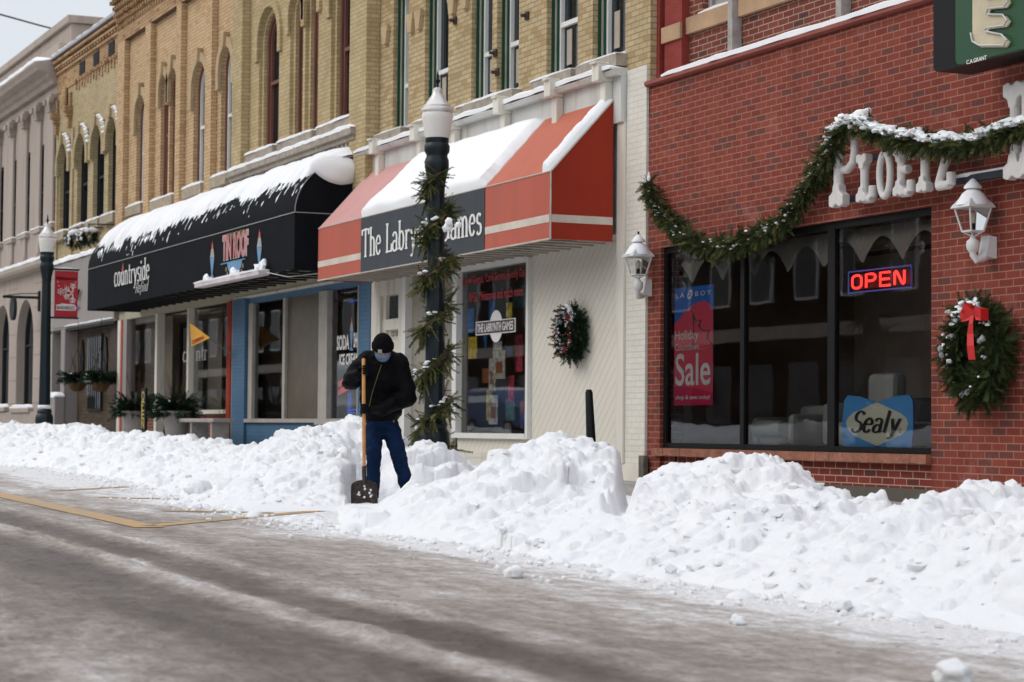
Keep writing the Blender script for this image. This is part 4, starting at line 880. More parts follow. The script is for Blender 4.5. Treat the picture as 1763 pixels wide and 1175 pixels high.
for k, (x, z, w_, h_, ci, y) in enumerate(posters):
    m = mat('poster_%s' % ['blue', 'yellow', 'pink', 'cream', 'green', 'orange', 'violet', 'pale'][ci], cols[ci], .5, var=.7, vs=14, bs=0)
    g = MB(); y *= .5; g.box(x, x+w_, y+.05, y+.062, z, z+h_); o = g.build('poster' if y < .1 else 'game_box', m, R_)
    if k in (5, 6, 8): 
        g = MB(); g.box(x+w_*.3, x+w_*.8, y+.046, y+.049, z+h_*.2, z+h_*.6); g.build('printed_picture', mat('poster_orange', cols[5], .5), o)
mb = MB(); mb.box(-27.7, -25.4, .15, .6, .9, .97); [mb.box(x, x+.05, .7, .75, .95, 2.6) for x in (-27.0, -26.0)]; [mb.box(-27.2, -25.5, .6, .95, z, z+.03) for z in (1.3, 1.62, 2.0)]; mb.build('display_shelf', mat('dark_shelf', (.05, .045, .04), .6), R_)
# recessed doorways left of the window
mb = MB(); mb.poly([(-29.62, 0.02, 0), (-27.85, .75, 0), (-27.85, .75, 3.2), (-29.62, .02, 3.2)]); mb.build('angled_siding', mat('grey_siding', (.36, .33, .28), .6, var=.05), R_)
mb = MB()
for k in range(16):
    t0 = k*.06; 
    for (za, zb) in ((.6+t0*6, 3.2),):
        pass
box('white_post', WHITE, R_, -29.74, -29.6, -.08, .08, 0, 3.2)
box('doorway_side', GPANEL, R_, -27.85, -27.83, 0, .75, 0, 3.2)
mb = MB(); mb.box(-31.2, -30.82, -.02, .15, 0, 3.2); mb.box(-30.82, -29.75, -.02, .15, 2.98, 3.2); mb.box(-30.82, -29.75, .02, .1, 2.46, 2.62); mb.box(-30.05, -29.75, -.015, .1, 0, 2.98); mb.box(-30.82, -30.7, .03, .15, 0, 2.98); mb.build('door_surround', CREAM, R_)
mb = MB(); mb.box(-30.7, -30.06, .08, .13, .5, 2.46); dr = mb.build('street_door', mat('door_paint', (.62, .59, .50), .5, var=.04), R_)
mb = MB(); mb.box(-30.6, -30.14, .068, .079, .8, 1.3); mb.box(-30.6, -30.14, .068, .079, 1.45, 2.3); mb.build('door_panel', CREAM, dr, bevel=.008, smooth='fix')
mb = MB(); mb.tube([(-30.12, .079, 1.42), (-30.12, .0, 1.42)], .03, 10); mb.build('door_knob', BLK, dr)
sans(dr, 'house_number', '133 108 A', -30.55, -30.1, 2.36, 2.44, .064, DKF, .015)
mb = MB(); mb.poly([(-30.7, .09, 2.64), (-30.06, .09, 2.64), (-30.06, .09, 2.97), (-30.7, .09, 2.97)]); mb.build('transom_pane', DGLASS, R_)
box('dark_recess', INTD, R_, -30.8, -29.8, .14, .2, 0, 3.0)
mb = MB(); mb.box(-28.25, -27.98, .3, .34, 1.45, 2.05); mb.build('red_notice', REDC, R_)

# ---- B6 red brick furniture store
R_ = thing('red_brick_building', (-17, 0, zwalk(-17)), 'big red brick furniture store with black framed display windows, nearest on the right', 'building')
X0, X1 = -22.08, -3.0
wx0, wx1, wz0, wz1 = -21.78, -16.5, .82, 3.06
mb = MB(); wall(mb, X0, X1, .0, 4.93, 0, [arch(wx0, wx1, .0+.05, wz1, 0)], .3); shell(mb, X0, X1, 0, 4.93, .3, 9); mb.build('wall', RED_BRICK, R_)
mb = MB(); wall(mb, wx0, wx1, .0, .70, .05, [], 0); mb.build('bulkhead', brick_mat('red_bulkhead_brick', (.19, .03, .024), (.27, .05, .038), (.50, .37, .26), odd=(.13, .035, .03), stain=.2), R_)
mb = MB(); n = 40
for i in range(n):
    xa = wx0-.09+(wx1-wx0+.09)*i/n; xb = wx0-.09+(wx1-wx0+.09)*(i+1)/n; j = .01*noise.noise(Vector((i*1.7, 0, 0)))
    mb.box(xa, xb, -.06+j, .12, .705+j*.6, .79)
mb.build('rock_faced_sill', mat('sandstone_sill', (.30, .12, .075), .9, var=.3, vs=9, bs=.8, bscale=25, dirt=(.15, .07, .05)), R_)
box('foundation', mat('dark_foundation', (.10, .09, .07), .9), R_, wx0, wx1, .0, .058, 0, .47)  # dark grey-brown strip along the foot of the bulkhead
mb = MB(); YF = .045
for a, b in ((wx0+.002, wx0+.065), (-20.05, -19.97), (-18.33, -18.2), (wx1-.05, wx1-.002)): mb.box(a, b, YF, YF+.05, .79, wz1-.002)
mb.box(wx0+.065, wx1-.05, YF+.002, YF+.05, .792, .85); mb.box(wx0+.065, wx1-.05, YF+.002, YF+.05, 2.99, wz1-.003); fr = mb.build('window_frame', BLK, R_)
mb = MB(); mb.box(-18.16, wx1-.05, .32, .36, 2.72, 2.76); mb.build('ceiling_track', BLK, R_)
panes = []
for a, b in ((wx0+.065, -20.05), (-19.97, -18.33), (-18.2, wx1-.05)):
    mb = MB(); mb.poly([(a, YF+.03, .85), (b, YF+.03, .85), (b, YF+.03, 2.99), (a, YF+.03, 2.99)]); panes.append(mb.build('shop_window', GLASS, R_))
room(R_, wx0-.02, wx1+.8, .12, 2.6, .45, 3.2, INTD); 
mb = MB(); mb.poly([(wx0, .1, .83), (wx1, .1, .83), (wx1, 1.6, .83), (wx0, 1.6, .83)]); mb.poly([(wx0, .1, 3.055), (wx0, 1.6, 3.055), (wx1, 1.6, 3.055), (wx1, .1, 3.055)]); mb.build('display_floor', mat('display_floor_boards', (.12, .11, .10), .5), R_)
# scalloped valance hung inside the glass
mb = MB(); n = 90
pts = []
for i in range(n+1):
    x = wx0+.14+(wx1-wx0-.2)*i/n; ph = (x*1.45) % 1.0; pts.append((x, 2.62+.26*sin(pi*ph)))
for i in range(n): mb.poly([(pts[i][0], .19, pts[i][1]), (pts[i+1][0], .19, pts[i+1][1]), (pts[i+1][0], .26, 2.99), (pts[i][0], .26, 2.99)])
mb.build('scalloped_valance', mat('valance_cloth', (.25, .23, .20), .9, var=.1), R_)
# coping and old upper wall set back
mb = MB(); mb.prism_x([(-.04, 4.932), (-.07, 4.95), (-.07, 4.99), (.3, 5.1), (.3, 4.932)], X0+.0, X1); mb.build('coping', mat('red_coping', (.28, .07, .055), .7), R_)
mb = MB(); snow_strip(mb, X0+.42, X1, -.08, .22, 5.0, .07, seg=.2, seed=8); mb.build('snow_cap', FSNOW, R_, smooth=50)
YU = .2
mb = MB(); wall(mb, X0, X1, 5.0, 9, YU, [arch(-21.2, -20.38, 5.66, 7.6, 0), arch(-18.8, -17.9, 5.66, 7.6, 0), arch(-16.5, -15.6, 5.66, 7.6, 0)], .25); shell(mb, X0, X1, 4.94, 9, YU+.2, 9); mb.build('upper_wall', OLD_RED, R_)
box('brick_pier', OLD_RED2, R_, X0+.002, -21.99, YU-.12, YU-.002, 5.0, 9); box('brick_pier', OLD_RED2, R_, -21.9, -21.49, YU-.1, YU-.002, 5.0, 9)
mb = MB(); mb.box(-21.93, -21.48, YU-.13, YU-.1005, 5.42, 5.6); mb.box(-21.47, -20.41, YU-.06, YU-.0021, 5.46, 5.645); mb.box(-20.3, -14, YU-.06, YU-.0021, 5.46, 5.645); mb.build('stone_band', mat('painted_sandstone', (.42, .27, .16), .85, var=.2), R_)
for x in (-20.36, -18.2, -15.9): box('downpipe', mat('weathered_pipe', (.34, .31, .29), .8, var=.25, vs=7), R_, x-.05, x+.05, YU-.12, YU-.003, 5.05, 9)
for a, b in ((-21.2, -20.38), (-18.8, -17.9), (-16.5, -15.6)):
    window(R_, (a, b, 5.66, 7.6, 0), YU, [(0, .08, .08, mat('peeling_grey_frame', (.30, .29, .28), .8, var=.3), 'window'), (.08, .13, .12, MATS['peeling_grey_frame'], 'sash')], rail=6.6, railm=MATS['peeling_grey_frame'])
    mb = MB(); snow_strip(mb, a, b, YU-.05, YU+.15, 5.652, .04, seed=a); mb.build('snow_cap', FSNOW, R_, smooth=50)
box('meter_box', mat('dull_metal_box', (.10, .09, .075), .7, dirt=(.2, .17, .14)), R_, -22.12, -22.0, -.09, -.031, .42, .70)
mb = MB(); mb.tube([(-21.35, -.02, .3), (-21.35, -.02, .72)], .012, 6); mb.build('thin_cable', BLK, R_)
# ================================================================== AWNINGS
YA = -.92; AL = at(548, 440, YA).x; AR = -22.8; S1 = at(622, 430, YA).x; S2 = at(835, 380, YA).x
ZB, ZF, ZT = 3.20, at(947, 295, YA).z, 4.89
R_ = thing('red_awning', ((AL+AR)/2, 0, ZB), 'red canvas shop awning with slate name panel and snow on its slope', 'awning')
def slope(mb, a, b, o=0.0):
    mb.poly([(a, YA-o, ZF+o), (b, YA-o, ZF+o), (b, -.1-o, ZT+o), (a, -.1-o, ZT+o)])
def front(mb, a, b, z0=ZB, z1=ZF, o=0): mb.poly([(a, YA-o, z0), (b, YA-o, z0), (b, YA-o, z1), (a, YA-o, z1)])
for a_, b_ in ((AL, S1), (S2, AR)): mb = MB(); front(mb, a_, b_); mb.build('front_panel', REDF, R_)
mb = MB(); slope(mb, S2, AR); mb.build('slope_panel', mat('orange_red_canvas', (.49, .125, .07), .75, var=.06), R_)
mb = MB(); slope(mb, AL, S1); slope(mb, S1, S2); mb.build('slope_panel', PINKC, R_)
mb = MB(); front(mb, S1, S2, ZB-.01, ZF+.005, .008); sp = mb.build('name_panel', SLATE, R_)
for e_ in (AL, AR): mb = MB(); mb.poly([(e_, YA, ZB), (e_, -.1, ZB), (e_, -.1, ZT), (e_, YA, ZF)]); mb.build('end_panel', REDC, R_)
zs0, zs1 = at(946, 382.5, YA).z, at(946, 369, YA).z
mb = MB(); front(mb, AL, S1-.001, zs0, zs1, .004); mb.build('stripe', STRIPE, R_); mb = MB(); front(mb, S2+.01, AR+.004, zs0, zs1, .004); mb.poly([(AR+.004, YA, zs0), (AR+.004, -.1, zs0), (AR+.004, -.1, zs1), (AR+.004, YA, zs1)]); mb.build('stripe', STRIPE, R_)
mb = MB()
for x in (AL, S1, S2, AR): mb.tube([(x, YA+.012, ZB), (x, YA+.012, ZF), (x, -.1, ZT-.012)], .012, 6)
mb.tube([(AL, YA-.002, ZF), (AR, YA-.002, ZF)], .009, 6); mb.tube([(AL, YA-.001, ZB), (AR, YA-.001, ZB)], .012, 6)
x = AL+.25
while x < AR: mb.tube([(x, YA, ZB+.01), (x, -.02, ZB+.01)], .012, 6); x += .32
mb.build('awning_frame', mat('pale_awning_tube', (.5, .46, .40), .5), R_)
mb = MB(); mb.poly([(AL, YA+.02, ZB+.1), (AR, YA+.02, ZB+.1), (AR, -.02, ZB+.1), (AL, -.02, ZB+.1)]); mb.build('soffit', mat('shaded_awning_underside', (.10, .075, .065), .9), R_)  # the shade below the awning is put into this sheet's dark colour
pen = MB(); xa, xb = at(625, 430, YA).x, at(832, 385, YA).x; zb_ = at(700, 430, YA).z; zc = zb_+ (at(640, 390, YA).z-at(640, 440, YA).z)
zb_ = at(645, 440, YA).z; zc = at(645, 391, YA).z
pen_text(pen, 'The Labrynth Games', xa, xb, zb_, zc, YA-.012, .15, .06); pen.build('lettering', LETW, sp)
# snow on the slope, thick with a ragged upright right edge
def slope_snow(mb, u0, u1, z_lo, z_hi, fn_l, fn_r, h, nu=60, nv=30, seed=0):
    vs = []; fs = []
    sl = Vector((0, -.1-YA, ZT-ZF)); nrm = Vector((0, -(ZT-ZF), (-.1-YA))).normalized()
    for j in range(nv+1):
        v = z_lo+(z_hi-z_lo)*j/nv; a = fn_l(v); b = fn_r(v)
        for i in range(nu+1):
            u = i/nu; x = a+(b-a)*u; e = min(1, min(u*(b-a), (1-u)*(b-a))*12, j*.5, (nv-j)*.8)
            e = max(0, e)**.5; k = h*e*(1+.3*noise.noise(Vector((x*1.6, v*3, seed))))
            p = Vector((x, YA, ZF))+sl*v+nrm*(k+.003); vs.append(p)
    for j in range(nv):
        for i in range(nu): fs.append((j*(nu+1)+i, j*(nu+1)+i+1, (j+1)*(nu+1)+i+1, (j+1)*(nu+1)+i))
    mb.add(vs, fs)
mb = MB(); nz = lambda v, s: .06*noise.noise(Vector((v*7, s, 0)))+.03*noise.noise(Vector((v*21, s, 5)))
xr0, xr1 = S2, at(985, 195, -.3).x
slope_snow(mb, 0, 0, .0, .99, lambda v: S1-.05+.5*v+nz(v, 1), lambda v: S2-.02+.0*v+nz(v, 2), .11, seed=3)
slope_snow(mb, 0, 0, .0, 1.0, lambda v: AR-.22+nz(v, 3), lambda v: AR-.005+nz(v, 4)*.1, .09, nu=12, seed=5)
mb.build('snow_cap', FSNOW, R_, smooth=50)

# black awning, quarter-round
YB = -1.15; BL, BR = at(151, 500, YB).x, at(507, 410, YB).x; BZ0, BZ1, BZT = 3.40, 4.27, 5.2
BL = at(151, 500, YB).x
R_ = thing('black_awning', ((BL+BR)/2, 0, BZ0), 'long black round-topped awning carrying two shop names under a load of snow', 'awning')
NS = 16
def bprof(s): # s 0..1 along curve from seam to wall
    a = s*pi/2; return (YB+(.02-YB)*(1-cos(a)), BZ1+(BZT-BZ1)*sin(a))
mb = MB(); mb.poly([(BL, YB, BZ0), (BR, YB, BZ0), (BR, YB, BZ1), (BL, YB, BZ1)]); vp = mb.build('valance', CHAR, R_)
mb = MB(); vs = []; 
for k in range(NS+1):
    y, z = bprof(k/NS); vs += [(BL, y, z), (BR, y, z)]
mb.add(vs, [(2*k, 2*k+1, 2*k+3, 2*k+2) for k in range(NS)]); mb.build('curved_top', CHAR, R_, smooth=30)
for x in (BL, BR): mb = MB(); mb.poly([(x, YB, BZ0), (x, .02, BZ0)] + [(x,)+bprof(1-k/NS) for k in range(NS+1)]); mb.build('end_panel', CHAR, R_)
mb = MB(); mb.tube([(BL, YB-.004, BZ1), (BR, YB-.004, BZ1)], .007, 6); mb.tube([(BR+.003,)+bprof(k/NS) for k in range(NS+1)], .007, 6); mb.tube([(BR, YB, BZ1), (BR+.003, .0, BZ1)], .007, 6); mb.build('seam_piping', mat('grey_piping', (.35, .34, .33), .6), R_)
mb = MB(); x = BL+.1
while x < BR: mb.box(x, x+.03, YB+.01, -.02, BZ0+.02, BZ0+.05); x += .55
for y in (YB+.02, -.75, -.4): mb.box(BL, BR, y, y+.03, BZ0+.052, BZ0+.08)
mb.build('awning_frame', DKF, R_)
mb = MB(); mb.poly([(BL+.01, YB+.03, BZ0+.16), (BR-.01, YB+.03, BZ0+.16), (BR-.01, .01, BZ0+.16), (BL+.01, .01, BZ0+.16)]); mb.build('soffit', SOFFIT, R_)
# snow load with a jagged, dripping lower edge
rj = random.Random(11)
nu, nv = 620, 46; vs = []; keep = []; edge = []
for i in range(nu+1):
    x = BL+(BR-BL)*i/nu; t = i/nu
    # pixel-read lower limit: low on the left, fringed in the middle, high at the right shoulder
    base = np.interp(t, [0, .03, .1, .3, .5, .62, .70, .72, .76, .80, .88, 1], [.42, .34, .30, .30, .33, .36, .40, .50, .34, .36, .42, .40])
    e = base+.12*noise.noise(Vector((x*1.4, 1, 1)))+.24*abs(noise.noise(Vector((x*4.2, 2, 2))))+.16*noise.noise(Vector((x*9, 3, 2)))
    edge.append(max(.05, e-.03))
for i in range(nu+1):
    x = BL+(BR-BL)*i/nu
    for j in range(nv+1):
        s = .02+.98*j/nv; y, z = bprof(s); a = s*pi/2; nrm = Vector((0, -cos(a), sin(a))); d = s-edge[i]
        k = .012+.15*max(0, min(1, d*2.2))**.8*(1+.25*noise.noise(Vector((x*1.2, s*4, 0)))); sag = .05*noise.noise(Vector((x*3, s*6, 9)))*max(0, min(1, d*5))
        e2 = min(1, .15+(min(i, nu-i))/10); vs.append(Vector((x, y, z))+nrm*(k*e2+sag*.4)+Vector((0, 0, .05*max(0, d)*e2)))
fs = []
for i in range(nu):
    for j in range(nv):
        s = .02+.98*(j+.5)/nv; d = s-edge[i]
        xx = BL+(BR-BL)*i/nu
        stray = d > -.2 and noise.noise(Vector((xx*11, s*7, 7))) > .30
        if d > 0 or stray: fs.append((i*(nv+1)+j, (i+1)*(nv+1)+j, (i+1)*(nv+1)+j+1, i*(nv+1)+j+1))
mb = MB(); mb.add(vs, fs); mb.build('snow_cap', FSNOW, R_, smooth=60)
mb = MB(); mb.blob((BR-.06, -.42, 4.95), (.16, .50, .22), 5, .14, 3, 1.2); mb.build('snow_cap', FSNOW, R_, smooth=60)
# lettering on the valance
YV = YB-.012
xa, xb = at(198, 490, YB).x, at(259, 470, YB).x; zb_ = at(228, 488, YB).z; zc = at(250, 454, YB).z
pen = MB(); pen_text(pen, 'countryside', xa, xb, at(200, 494, YB).z, at(200, 494, YB).z+.42, YV, .13, .05, serif=True); pen.build('lettering', LETW, vp)
mb = MB(); fx_ = at(211, 465, YB).x; fz = at(211, 478, YB).z; mb.poly([(fx_-.05, YV, fz+.05), (fx_+.06, YV, fz+.04), (fx_+.12, YV, fz+.16), (fx_+.08, YV, fz+.28), (fx_+.07, YV, fz+.30), (fx_+.02, YV, fz+.18)]); mb.build('flame_mark', mat('flame_red', (.5, .10, .06), .5), vp)
xa, xb = at(234, 500, YB).x, at(256, 492, YB).x
pen = MB(); pen_text(pen, 'Refind', xa, xb, at(236, 505, YB).z, at(236, 505, YB).z+.2, YV, .12, .07, serif=False, slant=.35); pen.build('lettering', mat('letter_grey', (.45, .45, .45), .6), vp)
PKL = mat('tin_roof_pink', (.50, .19, .18), .6); GOLD = mat('dull_gold', (.22, .155, .05), .6)
tx0, tx1 = at(385, 430, YB).x, at(428, 425, YB).x; tz = at(405, 447, YB).z
sans(vp, 'lettering', 'PREMIUM ICE CREAM', at(390, 410, YB).x, at(423, 405, YB).x, at(390, 415.5, YB).z, at(390, 415.5, YB).z+.12, YV, GOLD, .012)
sans(vp, 'lettering', 'TIN ROOF', tx0, tx1, at(388, 449, YB).z, at(388, 449, YB).z+.42, YV-.002, PKL, .035)
sans(vp, 'letter_shadow', 'TIN ROOF', tx0-.03, tx1+.03, at(388, 449, YB).z-.015, at(388, 449, YB).z+.435, YV+.001, mat('letter_outline', (.55, .50, .50), .6), .05)
g = MB(); cx = at(405, 455, YB).x; cz = at(405, 451, YB).z
g.poly([(cx+.42*cos(pi+pi*k/16), YV, cz+.22*sin(pi+pi*k/16)) for k in range(17)]); g.box(cx-.8, cx+.6, YV-.004, YV, cz-.0, cz+.018); g.build('blue_bowl_mark', mat('sundae_blue', (.12, .28, .46), .5), vp)
for k in range(9):
    t = pi+pi*(.1+.8*k/8); g = MB(); g.box(cx+.5*cos(t)-.04, cx+.5*cos(t)+.04, YV-.003, YV, cz+.3*sin(t)-.04, cz+.3*sin(t)+.03); g.build('gold_letter_mark', GOLD, vp)
for px, zt, zb2 in ((366.5, 416, 480), (447.5, 396, 464)):
    sundae(vp, at(px, 440, YB).x, at(px, zb2, YB).z, at(px, zt, YB).z, YV, .26)
R_ = thing('sign_light_box', (at(400, 487, YB).x, YB-.1, BZ0), 'narrow pale light trough with lumps of snow under the ice cream shop name', 'light trough')
xa, xb = at(346, 495, YB-.1).x, at(457, 474, YB-.1).x
mb = MB(); mb.box(xa, xb, YB-.22, YB-.03, 3.37, 3.45); mb.build('trough', mat('pinkish_white_metal', (.62, .55, .57), .5), R_, bevel=.01, smooth='fix')
mb = MB(); snow_strip(mb, xa, xb, YB-.22, YB-.03, 3.45, .035, seed=3)
for t, h in ((.08, .17), (.14, .10), (.52, .2), (.56, .14), (.9, .16), (.96, .22), (.7, .05), (.3, .05)): mb.blob((xa+(xb-xa)*t, YB-.1, 3.45+h*.4), (.11, .06, h*.42), int(t*100), .5, 2, 2.2)
mb.build('snow_cap', FSNOW, R_, smooth=60)
mb = MB(); mb.tube([(xb, YB-.1, 3.42), (xb+.5, YB+.1, 3.32), (xb+1.2, YB+.5, 3.36), (xb+2, -.1, 3.5)], .006, 5); mb.build('power_lead', LETW, R_)

# ================================================================== STREET LAMPS
GLOBE = mat('frosted_lamp_globe', (.80, .77, .73), .25, var=.04, bs=0); GLOBE.node_tree.nodes['Principled BSDF'].inputs['Subsurface Weight'].default_value = .3
CAPM = mat('pearly_lamp_cap', (.66, .64, .61), .28, .35, var=.06)
def lamp_parts(root, c, k):
    prof = [(.001, 3.92), (.012, 3.92), (.018, 3.97), (.03, 4.0), (.018, 4.03), (.012, 4.08), (.001, 4.13)]
    b = lambda P: [(r*k, z*k) for r, z in P]
    g = MB(); g.lathe(c, b([(.118, 3.42), (.125, 3.45), (.150, 3.60), (.156, 3.645), (.150, 3.67)]), 32); gl = g.build('globe', GLOBE, root, smooth=35)
    g = MB(); g.lathe(c, b([(.150, 3.671), (.162, 3.69), (.160, 3.71), (.140, 3.725), (.138, 3.745), (.118, 3.76), (.092, 3.80), (.062, 3.845), (.052, 3.87), (.05, 3.905), (.028, 3.925), (.012, 3.93)]), 32); g.build('globe_cap', CAPM, root, smooth=35)
    g = MB(); g.lathe(c, b([(.012, 3.93), (.012, 3.97), (.026, 3.985), (.026, 4.0), (.012, 4.012), (.01, 4.06), (.002, 4.10)]), 12); g.tube([(c[0]-.035*k, c[1], c[2]+3.993*k), (c[0]+.035*k, c[1], c[2]+3.993*k)], .008*k, 6); g.build('finial', BLK, root, smooth=35)
    g = MB(); g.lathe(c, b([(.112, 3.10), (.122, 3.13), (.12, 3.20), (.105, 3.235), (.108, 3.26), (.125, 3.285), (.128, 3.34), (.112, 3.37), (.118, 3.385), (.118, 3.419)]), 24); g.lathe(c, b([(.081, 2.88), (.085, 2.95), (.108, 3.08), (.118, 3.101)]), 24); g.build('capital', NAVY, root, smooth=35)
    g = MB(); g.lathe(c, b([(.104, .62), (.100, 1.0), (.081, 2.881)]), 24, .05); g.build('pole', NAVY, root, smooth=20)
    g = MB(); g.lathe(c, b([(.21, 0), (.21, .1), (.175, .14), (.165, .3), (.15, .34), (.16, .4), (.15, .5), (.125, .54), (.135, .58), (.12, .60), (.104, .64)]), 24); g.build('pole_base', NAVY, root, smooth=35)
LY = -2.72
lx1, lx2 = at(751, 400, LY).x, at(80, 500, LY).x
z1 = zwalk(lx1); kk1 = (at(750, 152, LY).z-z1)/3.93
R1 = thing('street_lamp', (lx1, LY, z1), 'dark street lamp with white globe wrapped in evergreen garland, beside the shoveller', 'street lamp', 'street lamps along the kerb'); lamp_parts(R1, (lx1, LY, z1), kk1)
z2 = zwalk(lx2); kk2 = (at(81, 386, LY).z-z2)/3.93
R2_ = thing('street_lamp', (lx2, LY, z2), 'dark street lamp carrying a red welcome banner, farther down the street', 'street lamp', 'street lamps along the kerb'); lamp_parts(R2_, (lx2, LY, z2), kk2)
mb = MB(); mb.lathe((lx2, LY, z2+.68), [(.125, 0), (.14, .04), (.1, .08)], 16); mb.lathe((lx2, LY, z2+.16), [(.2, 0), (.19, .05), (.16, .08)], 16); mb.build('snow_cap', FSNOW, R2_, smooth=60)

# banner on the far lamp (faces along the street)
bw = .78; bx = lx2
BYa = LY+.12
tY = at(133, 465, LY); 
def Yat(px, py, x):      # y where the pixel column meets the plane at this x
    d = ray(px, py); return (CAM+d*((x-CAM.x)/d.x)).y
y0, y1 = Yat(94, 500, bx), Yat(134, 500, bx); ztp = (CAM+ray(114, 467)*((bx)/ray(114, 467).x)).z; zbt = (CAM+ray(114, 546)*((bx)/ray(114, 546).x)).z
R_ = thing('banner', (bx, LY, zbt), 'red winter welcome banner with white snowflakes hung on the far street lamp', 'banner')
BR_ = mat('banner_red', (.40, .012, .022), .6, var=.08)
mb = MB(); mb.box(bx-.006, bx+.006, y0, y1, zbt, ztp); cl = mb.build('cloth', BR_, R_)
mb = MB(); [mb.tube([(bx, LY, z), (bx, y1+.02, z)], .02, 8) for z in (ztp+.03, zbt-.02)]; mb.build('banner_arm', NAVY, R_)
mb = MB(); snow_strip(mb, 0, y1-y0, -.03, .03, 0, .03); mb.v = [(bx+v[1], y0+v[0], ztp+.045+v[2]) for v in mb.v]; mb.build('snow_cap', FSNOW, R_)
BW = mat('banner_white', (.66, .58, .56), .6)
def onban(mb, u, v, pts, s=1.0, o=.010): mb.poly([(bx+o, y0+(y1-y0)*(u+a*s), zbt+(ztp-zbt)*(v+b*s*(y1-y0)/(ztp-zbt))) for a, b in pts])
def flake(mb, u, v, s, clip=False):
    for k in range(6):
        a = k*pi/3+.5; 
        def seg(r0, a0, r1, a1, w):
            p = (r0*cos(a0), r0*sin(a0)); q = (r1*cos(a1), r1*sin(a1)); t = atan2(q[1]-p[1], q[0]-p[0]); n_ = (-sin(t)*w, cos(t)*w)
            P = [(p[0]+n_[0], p[1]+n_[1]), (p[0]-n_[0], p[1]-n_[1]), (q[0]-n_[0], q[1]-n_[1]), (q[0]+n_[0], q[1]+n_[1])]
            if clip and max(u+c[0]*s for c in P) > .97: return
            onban(mb, u, v, P, s, .0085+.0004*k+.0001*int(r1*10))
        seg(.08, a, 1, a, .06); seg(.45, a, .8, a+.4, .05); seg(.45, a, .8, a-.4, .05); seg(.7, a, 1.0, a+.25, .05); seg(.7, a, 1, a-.25, .05)
mb = MB(); flake(mb, .26, .55, .15); flake(mb, .78, .52, .42, True)
for k in range(16): onban(mb, .1+.8*rj.random(), .25+.52*rj.random(), [(cos(a*pi/3), sin(a*pi/3)) for a in range(6)], .012+.02*rj.random(), .0125)
mb.build('snowflake', BW, cl)
mb = MB(); onban(mb, .5, .2, [(-.42, -.12), (.4, -.12), (.45, 0), (.36, .14), (-.1, .17), (-.42, .12)]); mb.build('name_plaque', BW, cl)
def ban_text(s, u0, u1, v0, v1, m, shear=0):
    o = sans(None, 'lettering', s, 0, 1, 0, 1, 0, m, .01, ext=.001, shear=shear)
    for v in o.data.vertices: 
        c = v.co; v.co = (bx+.0145-WLOC[cl.name].x, y0+(y1-y0)*(u0+(u1-u0)*c.x)-WLOC[cl.name].y, zbt+(ztp-zbt)*(v0+(v1-v0)*c.z)-WLOC[cl.name].z)
    o.parent = cl; o.location = (0, 0, 0)
ban_text('Welcome to', .05, .93, .8, .88, BW, .3); ban_text('BARABOO', .12, .86, .16, .24, mat('banner_dark', (.18, .02, .03), .6))

# ================================================================== GREENERY
def foliage_run(pts, rad, n, name, parent, m, ln=(.08, .16), wd=.05, rnd=None, droop=.35, m2=None, share=.3, leaf=10):
    rnd = rnd or random.Random(len(pts)*7+n); P = [Vector(p) for p in pts]; seg = [(P[i+1]-P[i]).length for i in range(len(P)-1)]; T = sum(seg)
    a = MB(); b = MB(); rad = rad if hasattr(rad, '__len__') else [rad]*len(P)
    for _ in range(n):
        s = rnd.random()*T; i = 0
        while i < len(seg)-1 and s > seg[i]: s -= seg[i]; i += 1
        t = s/seg[i] if seg[i] else 0; p = P[i].lerp(P[i+1], t); r = rad[i]*(1-t)+rad[i+1]*t
        d = Vector((rnd.gauss(0, 1), rnd.gauss(0, 1), rnd.gauss(0, 1))).normalized(); q = p+d*r*rnd.random()**.5*.7
        d2 = (d+Vector((0, 0, -droop))+(P[i+1]-P[i]).normalized()*rnd.uniform(-.6, .8)).normalized()
        sprig(b if (m2 and rnd.random() < share) else a, q, d2, rnd.uniform(*ln), wd, leaf, rnd)
    o = a.build(name, m, parent)
    if m2: b.build(name, m2, parent)
    return o
def wreath(name, c, R, Rz, th, label, n, m, ax='xz', bow=False, snow=True, seed=1):
    r = thing(name, (c[0], c[1], c[2]), label, 'wreath'); rnd = random.Random(seed)
    pts = [(c[0]+R*cos(2*pi*k/36), c[1], c[2]+Rz*sin(2*pi*k/36)) for k in range(37)]
    mb = MB(); mb.tube(pts, th*.45, 8, cap=False); mb.build('wreath_core', NEEDLE3, r)
    rads = [th*(1.25-.3*sin(2*pi*k/36)) for k in range(37)]
    foliage_run(pts, rads, n, 'foliage', r, m, (.07, .17), .036, rnd, .25)
    if snow:
        mb = MB()
        for k in range(70):
            t = radians(rnd.gauss(100, 38)); q = rnd.uniform(.8, 1.25); mb.blob((c[0]+R*q*cos(t), c[1]-th*rnd.uniform(.3, 1.1), c[2]+Rz*q*sin(t)+.03), (rnd.uniform(.015, .05), .03, rnd.uniform(.012, .03)), k, .5, 1)
        for k in range(25):
            t = rnd.uniform(0, 2*pi); mb.blob((c[0]+R*cos(t), c[1]-th*rnd.uniform(.9, 1.4), c[2]+Rz*sin(t)), (.015, .012, .012), k, .5, 1)
        mb.build('snow_cap', FSNOW, r, smooth=70)['kind'] = 'stuff'
    return r
wr = wreath('wreath', (-15.60, -.16, 1.70), .285, .35, .12, 'large evergreen wreath with a red bow hanging on the brick pier', 1500, NEEDLE, seed=3)
mb = MB(); mb.tube([(-15.60, -.3, 2.04)]*1+[(-15.60, -.34, 2.02)], .03, 8)
